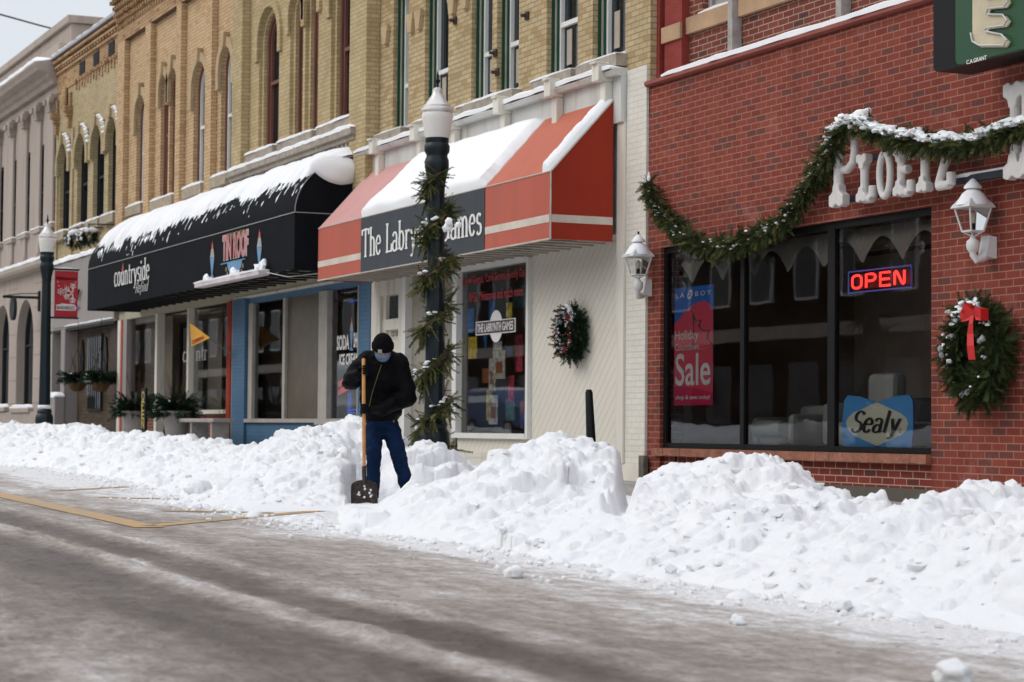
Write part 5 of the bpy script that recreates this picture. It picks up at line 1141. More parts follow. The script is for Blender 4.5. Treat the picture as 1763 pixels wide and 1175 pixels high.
for sx in (-1, 1):
    L1 = [(-15.62, -.33, 2.03), (-15.62+sx*.07, -.38, 2.09-.02*sx), (-15.62+sx*.15, -.37, 2.05-.03*(sx < 0)), (-15.62+sx*.14, -.36, 1.95), (-15.62+sx*.05, -.35, 1.96), (-15.62, -.33, 2.01)]
    for i in range(len(L1)-1):
        a, b = L1[i], L1[i+1]; mb.poly([a, b, (b[0], b[1]+.08, b[2]), (a[0], a[1]+.08, a[2])])
    mb.poly(L1)
tail = [(-15.62, 2.0, .025), (-15.61, 1.93, .03), (-15.645, 1.84, .045), (-15.615, 1.74, .05), (-15.62, 1.62, .05)]
for i in range(len(tail)-1):
    (xa_, za_, wa_), (xb_, zb2, wb_) = tail[i], tail[i+1]; ya_, yb_ = -.35-.02*(i % 2), -.35-.02*((i+1) % 2)
    mb.poly([(xa_-wa_, ya_, za_), (xa_+wa_, ya_, za_), (xb_+wb_, yb_, zb2), (xb_-wb_, yb_, zb2)])
bxo = at(1674, 545, -.35).x+15.615
mb.v = [(v[0]+bxo, v[1], v[2]) for v in mb.v]
mb.build('bow', RIBBON, wr)
mb = MB(); [mb.blob((-15.60+dx, -.33, 1.70+dz), (.025, .025, .03), int(dx*99), .3, 1) for dx, dz in ((.03, -.38), (.1, -.36), (-.3, .03), (-.27, -.03), (.28, .08), (.32, .1))]; mb.build('pine_cone', mat('frosted_cone', (.3, .3, .32), .8), wr)
wl = wreath('wreath', (-23.88, -.12, 2.18), .19, .235, .075, 'small dark frosted wreath with red berries on the diagonal cream boards', 800, NEEDLE3, seed=5)
mb = MB(); rb = random.Random(8)
for k in range(120):
    t = rb.uniform(0, 2*pi); mb.blob((-23.88+.19*cos(t)*rb.uniform(.7, 1.3), -.2-rb.random()*.06, 2.19+.25*sin(t)*rb.uniform(.75, 1.2)), .012, k, .1, 1)
mb.build('berries', mat('berry_red', (.30, .02, .03), .4), wl)['kind'] = 'stuff'
mb = MB()
for k in range(90):
    t = rb.uniform(.3, 5); mb.blob((-23.88+.17*cos(t)*rb.uniform(.7, 1.2), -.21-rb.random()*.05, 2.19+.24*sin(t)*rb.uniform(.6, 1.1)), (.022, .012, .012), k, .4, 1)
mb.build('frost', mat('frost_grey', (.45, .48, .5), .8), wl)['kind'] = 'stuff'

# garland swagged on the red brick front
gp = [(1116, 312), (1120, 335), (1132, 358), (1150, 376), (1166, 396), (1182, 410), (1205, 420), (1232, 427), (1262, 422), (1290, 411), (1318, 400), (1345, 382), (1362, 368), (1380, 340), (1402, 308), (1425, 272), (1440, 235), (1462, 212), (1482, 214), (1505, 226), (1540, 237), (1580, 244), (1625, 250), (1660, 249), (1690, 246), (1715, 232), (1745, 222), (1780, 214)]
gpt = [at(px, py, -.14 if px < 1420 else -.36) for px, py in gp]
grd = [.05, .06, .075, .08, .08, .085, .09, .095, .095, .095, .095, .09, .09, .085, .10, .10, .07, .05, .05, .06, .07, .08, .08, .07, .07, .06, .06, .06]
GL = thing('garland', tuple(gpt[7]), 'long snowy evergreen garland looping over the brick front and raised store letters', 'garland')
mb = MB(); mb.tube(gpt, .022, 6); mb.build('garland_rope', TWIG, GL)
foliage_run(gpt, grd, 3600, 'foliage', GL, NEEDLE, (.07, .16), .036, random.Random(21), .5, NEEDLE2, .28)
mb = MB(); rg = random.Random(17)
for k in range(420):
    i = rg.choice(list(range(14, 27))*3+list(range(0, 14))) ; t = rg.random(); p = gpt[i].lerp(gpt[min(i+1, len(gpt)-1)], t); big = i >= 16
    sc = (rg.uniform(.02, .06) if big else rg.uniform(.008, .024)); up = grd[i]*rg.uniform(.5, 1.0) if big else grd[i]*rg.uniform(-.6, .9)
    mb.blob((p.x+rg.gauss(0, .03), p.y-grd[i]*rg.uniform(.2, .9), p.z+up), (sc*1.5, sc, sc*.6), k, .55, 1 if sc < .03 else 2)
mb.build('snow_cap', FSNOW, GL, smooth=70)['kind'] = 'stuff'
mb = MB(); p = at(1484, 204, -.34); mb.blob(tuple(p), (.11, .09, .10), 4, .25, 3); p = at(1470, 214, -.38); mb.blob(tuple(p), (.07, .06, .05), 9, .3, 3); mb.build('snow_lump', FSNOW, GL, smooth=70)
mb = MB(); p = at(1117, 305, -.12); mb.tube([p+Vector((0, 0, .06)), p, p+Vector((.05, -.02, -.06))], [.004, .02, .025], 6); mb.build('snowy_end', FSNOW, GL)

# garland spiralling up the near lamp
sp_ = []; srad = []
turns = [(780, .12), (760, .2)]
nS = 120
for k in range(nS+1):
    t = k/nS; z = z1+.15+t*(at(750, 300, LY).z-z1-.15); a = -1.2+t*2*pi*6.2; r = .12+.03*(1-t); sp_.append((lx1+r*cos(a), LY+r*sin(a), z)); srad.append((.115-.05*t)*(.75+.5*abs(noise.noise(Vector((k*.21, 0, 3))))))
LG = thing('garland', (lx1, LY, z1), 'snow-dusted cedar garland spiralling up the near street lamp pole', 'garland')
mb = MB(); mb.tube(sp_, .018, 6); mb.build('garland_rope', TWIG, LG)
foliage_run(sp_, srad, 1500, 'foliage', LG, NEEDLE2, (.07, .22), .03, random.Random(5), .55, NEEDLE, .45)
mb = MB(); rg = random.Random(2)
for k in range(150):
    i = int(rg.random()*nS); p = Vector(sp_[i]); 
    if noise.noise(Vector((i*.23, 0, 0))) < -.02: continue
    mb.blob((p.x+rg.gauss(0, .03), p.y-rg.uniform(.02, .09), p.z+srad[i]*rg.uniform(.4, .9)), (rg.uniform(.02, .05), .03, rg.uniform(.01, .018)), k, .5, 1)
for px, py, s in ((773, 382, .05), (770, 392, .06), (790, 388, .04)): p = at(px, py, LY-.17); mb.blob(tuple(p), (s, s*.8, s*.8), px, .4, 2)
mb.build('snow_cap', FSNOW, LG, smooth=70)['kind'] = 'stuff'

# planters, hanging baskets, window bushes
def shrub(root, c, rx, rz, n, up=.6, m=NEEDLE3, lean=0, seed=1, ln=(.15, .34), snow=30, twigs=8):
    rnd = random.Random(seed); a = MB()
    for _ in range(n):
        t = rnd.uniform(0, 2*pi); e = rnd.uniform(-.35, 1.0); d = Vector((cos(t)+lean, sin(t)*.9, e*up)).normalized(); q = Vector(c)+Vector((d.x*rx, d.y*rx, d.z*rz))*rnd.uniform(.05, .75)
        sprig(a, q, (d+Vector((0, 0, -.15))), rnd.uniform(*ln), .07, 8, rnd)
    a.build('foliage', m, root)
    if twigs:
        b = MB()
        for _ in range(twigs): t = rnd.uniform(0, 2*pi); b.tube([c, (c[0]+.12*cos(t), c[1]+.12*sin(t), c[2]+.35), (c[0]+.28*cos(t), c[1]+.2*sin(t), c[2]+rz*1.2+rnd.uniform(.1, .3))], [.006, .005, .002], 5)
        b.build('twig', TWIG, root)
    s_ = MB()
    for k in range(snow): t = rnd.uniform(0, 2*pi); q = rnd.uniform(.5, 1.2); s_.blob((c[0]+(cos(t)*.6+lean*1.2-.25)*rx*q, c[1]-abs(sin(t))*rx*.8, c[2]+rz*rnd.uniform(-.2, .45)), (rnd.uniform(.03, .08), .04, rnd.uniform(.012, .03)), k, .5, 1)
    s_.build('snow_cap', FSNOW, root, smooth=70)['kind'] = 'stuff'
URN = mat('grey_stone_planter', (.33, .31, .29), .85, var=.12)
for (px, lab, sd) in ((234, 'tall grey planter of dark snowy spruce left of the vertical OPEN sign', 3), (303, 'tall grey planter of dark spruce boughs right beside the concrete bench', 4)):
    yy = -.9; x = at(px, 740, yy).x; zb0 = zwalk(x); r = thing('planter', (x, yy, zb0), lab, 'planter', 'planters outside the home goods shop')
    zt = at(px, 708, yy).z
    mb = MB(); mb.lathe((x, yy, zb0), [(.15, 0), (.17, .03), (.20, .3), (.27, zt-zb0-.05), (.30, zt-zb0-.04), (.30, zt-zb0), (.25, zt-zb0)], 24); mb.build('urn', URN, r, smooth=40)
    shrub(r, (x, yy, zt+.02), .42, .42, 420, .75, lean=-.35, seed=sd, snow=34, twigs=12)
for px, lab in ((133, 'left hanging basket of snowy evergreens by the recessed brick entrance'), (173, 'right hanging basket of snowy evergreens in front of the barred window')):
    yy = -.35; x = at(px, 664, yy).x; z = at(px, 655, yy).z; r = thing('hanging_basket', (x, yy, z), lab, 'hanging basket', 'hanging baskets by the brick entrance')
    mb = MB(); mb.lathe((x, yy, z-.26), [(.08, 0), (.16, .05), (.20, .14), (.22, .22)], 16, .08); mb.build('basket', mat('coir_basket', (.09, .05, .02), .95, var=.4, vs=12), r, smooth=40)
    mb = MB(); [mb.tube([(x+.26*cos(t), yy+.26*sin(t), z-.02), (x, yy, z+.75)], .006, 5) for t in (0, 2.1, 4.2)]; mb.tube([(x, yy, z+.75), (x, yy, 3.36)], .006, 5); mb.build('chain', BLK, r)
    shrub(r, (x, yy, z+.02), .36, .3, 340, .6, lean=-.25, seed=px, ln=(.14, .30), snow=80, twigs=6)
for px, py, lab in ((131, 413, 'round dark evergreen ball under the sill of the yellow building, left of two'), (152, 408, 'round dark evergreen ball half hidden by the black awning, right of two')):
    yy = -.7; x = at(px, py, yy).x; z = at(px, py, yy).z; r = thing('evergreen_basket', (x, yy, z), lab, 'hanging plant', 'snowy plants above the metal shop panel')
    rnd = random.Random(px); a = MB()
    for _ in range(300): d = Vector((rnd.gauss(0, 1), rnd.gauss(0, 1), rnd.gauss(0, .7))).normalized(); sprig(a, Vector((x, yy, z))+d*.12, d, rnd.uniform(.1, .18), .05, 6, rnd)
    a.build('foliage', NEEDLE3, r)
    mb = MB(); mb.blob((x, yy, z+.14), (.22, .2, .09), px, .3, 2); [mb.blob((x+rnd.uniform(-.25, .25), yy-.2, z+rnd.uniform(-.1, .12)), .03, k, .4, 1) for k in range(14)]; mb.build('snow_cap', FSNOW, r, smooth=70)
    mb = MB(); mb.tube([(x, yy, z+.28), (x, -.1, z+.3)], .012, 6); mb.tube([(x, yy, z+.28), (x, yy, z)], .006, 6); mb.build('bracket', BLK, r)

# concrete bench
yy = -.75; xa, xb = at(314, 725, yy).x, at(386, 725, yy).x; zb0 = zwalk(xa); zt = at(350, 721, yy).z
r = thing('bench', ((xa+xb)/2, yy, zb0), 'pale concrete bench with three slab legs outside the shop window', 'bench')
mb = MB(); mb.box(xa, xb, yy-.2, yy+.2, zt-.07, zt); mb.build('seat', CONC, r, bevel=.015, smooth='fix')
for t in (.05, .42, .9): mb = MB(); x = xa+(xb-xa)*t; mb.box(x-.04, x+.05, yy-.16, yy+.16, zb0, zt-.071); mb.build('leg', CONC, r, bevel=.01, smooth='fix')
# OPEN post sign
yy = -.95; x = at(248, 705, yy).x; zb0 = zwalk(x); zt = at(248, 669, yy).z
r = thing('open_post_sign', (x, yy, zb0), 'narrow dark upright sign reading OPEN in yellow letters between the planters', 'sign')
hw = .18
box('board', BLK, r, x-hw, x+hw, yy-.02, yy+.02, zb0, zt, .005)
LYL = mat('letter_yellow', (.55, .42, .12), .6)
zz = [at(248, p, yy).z for p in (690, 706, 722, 738)]
for ch, z in zip('OPEN', zz): sans(r, 'lettering', ch, x-.11, x+.11, z, z+.18, yy-.022, LYL, .02)
# OPEN flag on a pole
xm = at(401, 612, -.1).x; P0 = at(401, 612, -.1); P1 = at(360, 583, -.55)
r = thing('open_flag', tuple(P0), 'small orange triangular OPEN flag on a slanting pole at the shop window', 'flag')
mb = MB(); mb.tube([P0, P1], .012, 6); mb.build('flag_pole', mat('grey_pole', (.25, .25, .25), .4, .4), r)
mb = MB(); A_, B_, C_ = at(362, 582, -.6), at(327, 556, -.62), at(330, 597, -.58); mb.poly([A_, B_, C_]); n_ = (B_-A_).cross(C_-A_).normalized()*.004; mb.poly([A_+n_, B_+n_, C_+n_]); fl = mb.build('flag_cloth', mat('flag_orange', (.68, .34, .03), .7, var=.12), r)
o = sans(None, 'lettering', 'OPEN', 0, 1, 0, 1, 0, RIBBON, .03, ext=.001)
ux = (A_-C_); uz = (B_-C_).normalized(); off = Vector(n_).normalized(); off = off if off.y < 0 else -off
for v in o.data.vertices: q = C_+ux*(.06+.62*v.co.x)+(B_-C_)*(.06+.16*v.co.z)+off*.012; v.co = q-WLOC[fl.name]
o.parent = fl

# ================================================================== RED STORE: letters, lanterns, neon, signs
PLAS = mat('weathered_white_plastic', (.62, .60, .58), .5, var=.08, vs=6)
SIGN = thing('store_letter_sign', (-16.5, -.2, 3.1), 'row of raised white western letters on dark rails across the brick front', 'sign')
mb = MB(); x0_, x1_ = at(1461, 345, -.15).x, at(1800, 278, -.15).x; mb.box(x0_, x1_, -.17, -.11, 3.19, 3.25); mb.box(at(1500, 270, -.15).x, x1_, -.17, -.11, 3.555, 3.60); mb.build('rail', mat('dark_blue_rail', (.025, .032, .05), .5), SIGN)
mb = MB(); snow_strip(mb, at(1640, 300, -.15).x, x1_, -.17, -.11, 3.25, .03, seed=2); snow_strip(mb, at(1560, 250, -.15).x, x1_, -.17, -.11, 3.601, .035, seed=3); mb.build('snow_cap', FSNOW, SIGN, smooth=60)
def fat_letter(ch, px0, px1, z0, z1, Y=-.27):
    """puffy slab letter: boxes fused by voxel remesh, smoothed"""
    a, b = at(px0, 300, Y).x, at(px1, 300, Y).x; w = b-a; h = z1-z0; g = MB(); T = .055
    k_ = min(1.0, h/.8)
    def bar(u0, v0, u1, v1, r=.16):
        g.tube([(a+u0*w, Y, z0+v0*h), (a+u1*w, Y, z0+v1*h)], .030+.024*k_, 10)
    def foot(u, top=False):
        s = -1 if top else 1; zc = z1 if top else z0; q = .2+.78*k_
        P_ = [(-.05, .22), (.05, .22), (.065, .15), (.125, .12), (.125, .02), (.06, 0), (0, .035), (-.06, 0), (-.125, .02), (-.125, .12), (-.065, .15)]
        g.prism_y([(a+u*w+x_*q, zc+s*z_*q) for x_, z_ in P_], Y-.05, Y+.04)
    if ch == 'P': bar(.25, .05, .25, .95); foot(.28); foot(.25, True); [g.tube([(a+w*u_, Y, z0+h*v_) for u_, v_ in ((.25, .93), (.5, .94), (.78, .89), (.93, .76), (.95, .62), (.88, .5), (.66, .43), (.28, .44))], .043, 10)]
    elif ch == 'L': bar(.35, .05, .35, .95); foot(.35, True); foot(.32); bar(.35, .07, .92, .06); bar(.95, .07, .95, .32)
    elif ch == 'O': g.tube([(a+w*(.5+.38*cos(t)), Y, z0+h*(.5+.44*sin(t))) for t in np.linspace(0, 2*pi, 26)], .036, 10)
    elif ch in 'EF':
        bar(.3, .05, .3, .95); foot(.3, True); foot(.3); bar(.3, .93, .9, .93); bar(.92, .7, .92, .95); bar(.3, .52, .8, .52)
        if ch == 'E': bar(.3, .07, .9, .06); bar(.95, .06, .95, .3)
        else: bar(.8, .05, .8, .9); foot(.8)
    elif ch == 'T': bar(.5, .05, .5, .95); foot(.5); bar(0, .94, 1, .94); bar(.02, .75, .02, .95); bar(.98, .75, .98, .95)
    elif ch == 'Z': bar(.1, .94, .9, .94); bar(.9, .9, .15, .1); bar(.1, .08, .9, .08); bar(.08, .75, .08, .94); bar(.95, .06, .95, .32)
    o = g.build('letter', PLAS, SIGN)
    rm = o.modifiers.new('r', 'REMESH'); rm.mode = 'VOXEL'; rm.voxel_size = .009; rm.use_smooth_shade = True
    sm = o.modifiers.new('s', 'SMOOTH'); sm.iterations = 2; sm.factor = .5
    bpy.context.view_layer.update(); dg = bpy.context.evaluated_depsgraph_get(); me = bpy.data.meshes.new_from_object(o.evaluated_get(dg)); o.modifiers.clear(); o.data = me
    if not me.materials: me.materials.append(PLAS)
    return o
for ch, a, b, z0_, z1_ in (('P', 1435, 1474, 3.13, 3.95), ('L', 1481, 1504, 3.14, 3.60), ('O', 1512, 1536, 3.14, 3.60), ('E', 1545, 1570, 3.14, 3.60), ('T', 1581, 1605, 3.14, 3.60), ('Z', 1613, 1639, 3.14, 3.60), ('F', 1738, 1778, 3.12, 3.95)):
    fat_letter(ch, a, b, z0_, z1_)

LWH = mat('white_lantern_paint', (.68, .67, .66), .45, var=.06)
def lantern(px, label, seed):
    Y = -.20; p = at(px, 430, Y); x = p.x; xp = at(px+(28 if px > 1400 else 15), 415, -.04).x-x; zt = 3.13 if px > 1400 else 3.14; zb2 = zt-.62; c = (x, Y, 0)
    r = thing('wall_lantern', (x, Y, zb2), label, 'wall lantern', 'white carriage lanterns on the shop fronts')
    mb = MB(); zc = zb2
    mb.prism_x([(-.115, zc+.02), (-.003, zc+.0), (-.003, zc+.19), (-.08, zc+.20)], x+xp-.06, x+xp+.06)
    mb.tube([(x+xp, -.05, zc+.06), (x+xp*.9, -.11, zc+.01), (x+xp*.5, -.17, zc-.01), (x+xp*.1, -.2, zc+.03), (x, -.2, zc+.08)], [.05, .042, .034, .03, .03], 12)
    mb.lathe((x, Y, zc), [(.03, .05), (.055, .08), (.06, .12), (.055, .15), (.03, .17), (.018, .2)], 16); mb.build('bracket', LWH, r, smooth=40)
    zb_, zt_ = zc+.235, zc+.44; a0, a1 = .065, .112
    mb = MB()
    for sx in (-1, 1):
        for sy in (-1, 1):
            mb.tube([(x+sx*a0, Y+sy*a0, zb_), (x+sx*a1, Y+sy*a1, zt_)], .009, 6); mb.tube([(x, Y, zc+.19), (x+sx*a0, Y+sy*a0, zb_)], .007, 6)
    for a_, z in ((a0, zb_), (a1, zt_)):
        for p_, q_ in (((-1, -1), (1, -1)), ((1, -1), (1, 1)), ((1, 1), (-1, 1)), ((-1, 1), (-1, -1))): mb.tube([(x+p_[0]*a_, Y+p_[1]*a_, z), (x+q_[0]*a_, Y+q_[1]*a_, z)], .009, 6)
    mb.build('lantern_cage', LWH, r)
    mb = MB()
    for p_, q_ in (((-1, -1), (1, -1)), ((1, -1), (1, 1)), ((1, 1), (-1, 1)), ((-1, 1), (-1, -1))): mb.poly([(x+p_[0]*a0, Y+p_[1]*a0, zb_), (x+q_[0]*a0, Y+q_[1]*a0, zb_), (x+q_[0]*a1, Y+q_[1]*a1, zt_), (x+p_[0]*a1, Y+p_[1]*a1, zt_)])
    mb.build('glass', LGLASS, r)
    mb = MB(); mb.tube([(x, Y, zb_), (x, Y, zb_+.07)], .022, 10); mb.build('bulb_socket', DKF, r)
    mb = MB(); mb.lathe((x, Y, 0), [(.02, zb_+.07), (.03, zb_+.11), (.025, zb_+.15), (.005, zb_+.17)], 12); mb.build('bulb', mat('clear_bulb', (.6, .58, .5), .2), r, smooth=60)
    mb = MB(); n = 4
    rows = [(.148, zt_+.0), (.137, zt_+.03), (.092, zt_+.10), (.055, zt_+.135), (.045, zt_+.15), (.045, zt_+.165), (.055, zt_+.17)]
    vs = []
    for rr, z in rows:
        for k in range(16):
            t = 2*pi*k/16+pi/4; sq = 1/max(abs(cos(t)), abs(sin(t))); f = sq if rr > .09 else 1.0; f = 1+(f-1)*min(1, max(0, (rr-.05)/.1)); vs.append((x+rr*cos(t)*f*.95, Y+rr*sin(t)*f*.95, z))
    mb.add(vs, [(i*16+k, i*16+(k+1) % 16, (i+1)*16+(k+1) % 16, (i+1)*16+k) for i in range(len(rows)-1) for k in range(16)]+[tuple(range(15, -1, -1)), tuple(range((len(rows)-1)*16, len(rows)*16))]); mb.build('roof', LWH, r, smooth=50)
    mb = MB(); mb.lathe((x, Y, 0), [(.078, zt_+.17), (.08, zt_+.185), (.05, zt_+.22), (.02, zt_+.25), (.004, zt_+.26)], 16); mb.lathe((x, Y, .012), [(.15, zt_+.01), (.14, zt_+.04), (.096, zt_+.112), (.055, zt_+.145)], 16); mb.build('snow_cap', FSNOW, r, smooth=60)
    if px < 1400: mb = MB(); mb.tube([(x, Y, zt_+.255), (x, Y, zt_+.29)], .012, 8); mb.build('finial', BLK, r)
lantern(1675, 'white wall lantern with snowy roof, on the brick pier above the bow wreath', 1)
lantern(1099, 'white wall lantern on the cream painted pier beside the wreath', 2)

# neon OPEN inside the third pane
NR = emit_mat('red_neon', (1.0, .035, .03), 1.5); NBB = emit_mat('dim_blue_neon', (.05, .07, .30), .35)
YN = .13; nx0, nx1, nz0, nz1 = -18.50+.08, -17.40+.07, 2.325, 2.60
nx0, nx1 = at(1461, 482, YN).x, at(1569, 482, YN).x; nz0, nz1 = at(1515, 500, YN).z, at(1515, 463, YN).z
r = thing('neon_open_sign', ((nx0+nx1)/2, YN, nz0), 'lit red neon OPEN sign with thin blue border in the right display window', 'neon sign')
mb = MB(); mb.tube([(nx0, YN, nz0), (nx1, YN, nz0), (nx1, YN, nz1), (nx0, YN, nz1), (nx0, YN, nz0)], .008, 8); mb.build('blue_border_tube', NBB, r)
def gl(ch): return {
 'O': [arc(.5, .72, .42, .26, 0, 180, 8)+arc(.5, .28, .42, .26, 180, 360, 8)+[(.92, .72)]],
 'P': [[(.08, 0), (.08, .98)]+[(.55, .98)]+arc(.6, .73, .32, .25, 90, -90, 8)+[(.1, .48)]],
 'E': [[(.92, .98), (.08, .98), (.08, .02), (.92, .02)], [(.1, .5), (.85, .5)]],
 'N': [[(.08, 0), (.08, .9), (.2, .98), (.3, .9), (.72, .1), (.82, .02), (.93, .1), (.93, 1)]]}[ch]
mb = MB(); W_ = (nx1-nx0-.10)/4; hN = nz1-nz0-.075
for i, ch in enumerate('OPEN'):
    for p in gl(ch): mb.tube([(nx0+.06+i*W_+q[0]*W_*.78, YN-.005, nz0+.037+q[1]*hN) for q in p], .0125, 8)
mb.build('red_letter_tube', NR, r)
mb = MB(); mb.box(nx0+.02, nx1-.02, YN+.03, YN+.04, nz0+.03, nz1-.03); mb.build('backing', mat('smoked_backing', (.01, .01, .012), .5), r)
mb = MB(); [mb.tube([(x, YN, nz1), (x, YN, 3.0)], .002, 4) for x in (nx0+.1, nx1-.1)]; mb.tube([at(1450, 430, .25), at(1451, 470, .25), at(1450, 500, .25)], .004, 5); mb.tube([at(1450, 500, .25), at(1450, 509, .25)], .014, 8); mb.build('cord', CURT, r)

# mattress brand board
YS = .12; ax = lambda px, py: at(px, py, YS)
r = thing('mattress_brand_board', tuple(ax(1512, 778)), 'blue bow-tie shaped window board with cream lozenge and script lettering', 'display board')
out = [(1452, 778), (1450, 735), (1454, 690), (1460, 681), (1480, 683), (1511, 693), (1545, 682), (1566, 680), (1572, 690), (1573, 735), (1569, 778), (1540, 776), (1511, 768), (1480, 776)]
P = [ax(*q) for q in out]; mb = MB(); mb.prism_y([(p.x, p.z) for p in P], YS-.004, YS+.01); mb.build('board', mat('board_blue', (.075, .30, .62), .45, var=.03), r)
loz = [(1457, 729), (1461, 719), (1470, 711), (1511, 693), (1552, 712), (1561, 720), (1565, 730), (1561, 742), (1552, 750), (1511, 768), (1470, 750), (1461, 740)]
P = [ax(*q) for q in loz]; mb = MB(); mb.poly([(p.x, YS-.006, p.z) for p in P]); mb.build('lozenge', mat('board_cream', (.62, .59, .46), .5, var=.02), r)
SER.update({'S~': 0}); del SER['S~']
g = MB(); x0_, x1_ = ax(1466, 730).x, ax(1548, 730).x; zb_ = ax(1500, 745).z; zh = .21
pen_text(g, 'Sealy', x0_, x1_, zb_, zb_+zh, YS-.009, .15, .075, serif=False, slant=.32); g.build('lettering', mat('ink_black', (.012, .012, .015), .5), r)
g = MB(); c_ = ax(1551, 742); g.tube([(c_.x+.02*cos(t), YS-.008, c_.z+.02*sin(t)) for t in np.linspace(0, 2*pi, 14)], .0025, 4); g.build('registered_mark', MATS['ink_black'], r)

# tall sale banner in the left pane
YP = .13; x0_, x1_ = at(1161, 600, YP).x, at(1228, 600, YP).x; zt, zb2 = at(1190, 494, YP).z, at(1190, 698, YP).z
r = thing('sale_poster', ((x0_+x1_)/2, YP, zb2), 'tall red and blue holiday sale banner hanging in the left display window', 'poster')
def un(u, v, o=.0): return (x0_+(x1_-x0_)*u, YP-o, zb2+(zt-zb2)*v)
mb = MB(); mb.box(x0_, x1_, YP, YP+.006, zb2, zt); bd = mb.build('sheet', mat('poster_blue_field', (.03, .15, .50), .5, var=.04), r)
mb = MB(); mb.poly([un(0, 0, .003), un(1, 0, .003), un(1, .77, .003), un(.93, .83, .003), un(.8, .87, .003), un(.6, .865, .003), un(.35, .815, .003), un(.15, .745, .003), un(0, .69, .003)]); mb.build('red_field', mat('poster_red_field', (.66, .075, .12), .5, var=.04), bd)
mb = MB(); mb.poly([un(0, 0, .005), un(1, 0, .005), un(1, .1, .005), un(.6, .14, .005), un(.2, .165, .005), un(0, .155, .005)]); mb.build('dark_red_field', mat('poster_crimson', (.58, .015, .09), .5), bd)
def pt(s, u0, u1, v0, v1, m=LETW, b=.0, o=.008): a, c = un(u0, v0), un(u1, v1); return sans(bd, 'lettering', s, a[0], c[0], a[2], c[2], YP-o, m, b)
pt('L A', .06, .28, .915, .955, b=.01); pt('B O Y', .56, .96, .915, .955, b=.01)
mb = MB(); c_ = un(.42, .935); mb.poly([(c_[0]+.06*cos(t)+.02*sin(t), YP-.008, c_[2]+.055*sin(t)) for t in np.linspace(0, 2*pi, 20)[:-1]]); mb.build('logo_disc', LETW, bd)
pt('Z', .38, .46, .918, .952, mat('poster_blue_field', (.03, .15, .50)), .01, .011)
pt('Holiday', .04, .64, .53, .635); pt('Countdown', .04, .66, .465, .525); pt('Sale', .05, .95, .165, .44, b=.012); pt('shop & save today!', .06, .94, .04, .085, b=.01)
TG = mat('poster_green', (.10, .35, .14), .5)
mb = MB(); mb.tube([un(.5, .76, .01), un(.52, .6, .01), un(.5, .5, .01)], .006, 5); mb.tube([un(.5, .76, .01), un(.56, .71, .01), un(.7, .71, .01), un(.65, .66, .01), un(.75, .62, .01), un(.9, .62, .01), un(.86, .55, .01), un(.99, .5, .01)], .008, 5); mb.build('tree_outline', TG, bd)
mb = MB(); S_ = [(.5+.08*(1 if k % 2 else .4)*cos(pi/2+k*pi/5), .8+.035*(1 if k % 2 else .4)*sin(pi/2+k*pi/5)) for k in range(10)]; mb.tube([un(*q, .01) for q in S_+[S_[0]]], .004, 4); mb.tube([un(.66, .475, .01), un(.8, .46, .01), un(.97, .49, .01)], .004, 4); mb.build('star_outline', LYL, bd)
mb = MB(); [mb.tube([un(u, 1), (un(u, 1)[0], YP, 3.0)], .002, 4) for u in (.05, .95)]; mb.build('hanging_thread', CURT, r)

# furniture inside
r = thing('armchair', (-19.0, .95, .83), 'pale grey leather recliner seen through the middle display window', 'armchair')
LEA = mat('grey_leather', (.36, .37, .33), .45, var=.08)
x0_, x1_ = at(1314, 750, .8).x, at(1380, 750, .8).x
def soft(name, x0, x1, y0, y1, z0, z1, parent, m, bev=.06): mb = MB(); mb.box(x0, x1, y0, y1, z0, z1); return mb.build(name, m, parent, bevel=bev, smooth='fix')
soft('seat', x0_+.05, x1_-.12, .7, 1.3, .84, 1.08, r, LEA); soft('backrest', x0_, x1_-.1, 1.25, 1.5, .9, 1.28, r, LEA); soft('armrest', x0_-.08, x0_+.06, .68, 1.4, .84, 1.15, r, LEA); soft('armrest', x1_-.12, x1_+.02, .68, 1.4, .84, 1.18, r, LEA)
mb = MB(); mb.tube([(x0_+.08, .68, 1.02), (x1_-.14, .68, 1.02)], .09, 14); mb.build('foot_roll', LEA, r, smooth=50)
r = thing('sofa', (-17.6, 1.3, .83), 'white sofa dimly seen behind the blue window board', 'sofa'); WF = mat('white_upholstery', (.40, .40, .38), .8)
x0_ = at(1437, 700, 1.1).x; soft('seat', x0_, x0_+1.5, 1.0, 1.6, .84, 1.1, r, WF); soft('backrest', x0_, x0_+.5, 1.5, 1.7, 1.0, 1.62, r, WF); soft('backrest', x0_+.52, x0_+1.5, 1.5, 1.7, 1.0, 1.35, r, mat('dark_upholstery', (.04, .04, .045), .8)); soft('armrest', x0_-.12, x0_, 1.0, 1.6, .84, 1.3, r, WF)

# green projecting sign overhead
YG = -.62; r = thing('green_neon_sign', (-15.2, YG, 4.1), 'dark green cabinet sign with cream neon letter E high on the brick wall', 'sign')
a, b, c, d = at(1607, 60, YG).x, at(1783, 60, YG).x, 4.10, 5.6
def rrect(a, b, c, d, rr, Y): return [(b-rr+rr*cos(t), d-rr+rr*sin(t)) for t in np.linspace(0, pi/2, 6)]+[(a+rr+rr*cos(t), d-rr+rr*sin(t)) for t in np.linspace(pi/2, pi, 6)]+[(a+rr+rr*cos(t), c+rr+rr*sin(t)) for t in np.linspace(pi, 1.5*pi, 6)]+[(b-rr+rr*cos(t), c+rr+rr*sin(t)) for t in np.linspace(1.5*pi, 2*pi, 6)]
mb = MB(); mb.prism_y(rrect(a, b, c, d, .07, 0), YG, YG+.35); mb.build('cabinet', BLK, r, smooth=40)
ga = at(1645, 60, YG-.06).x
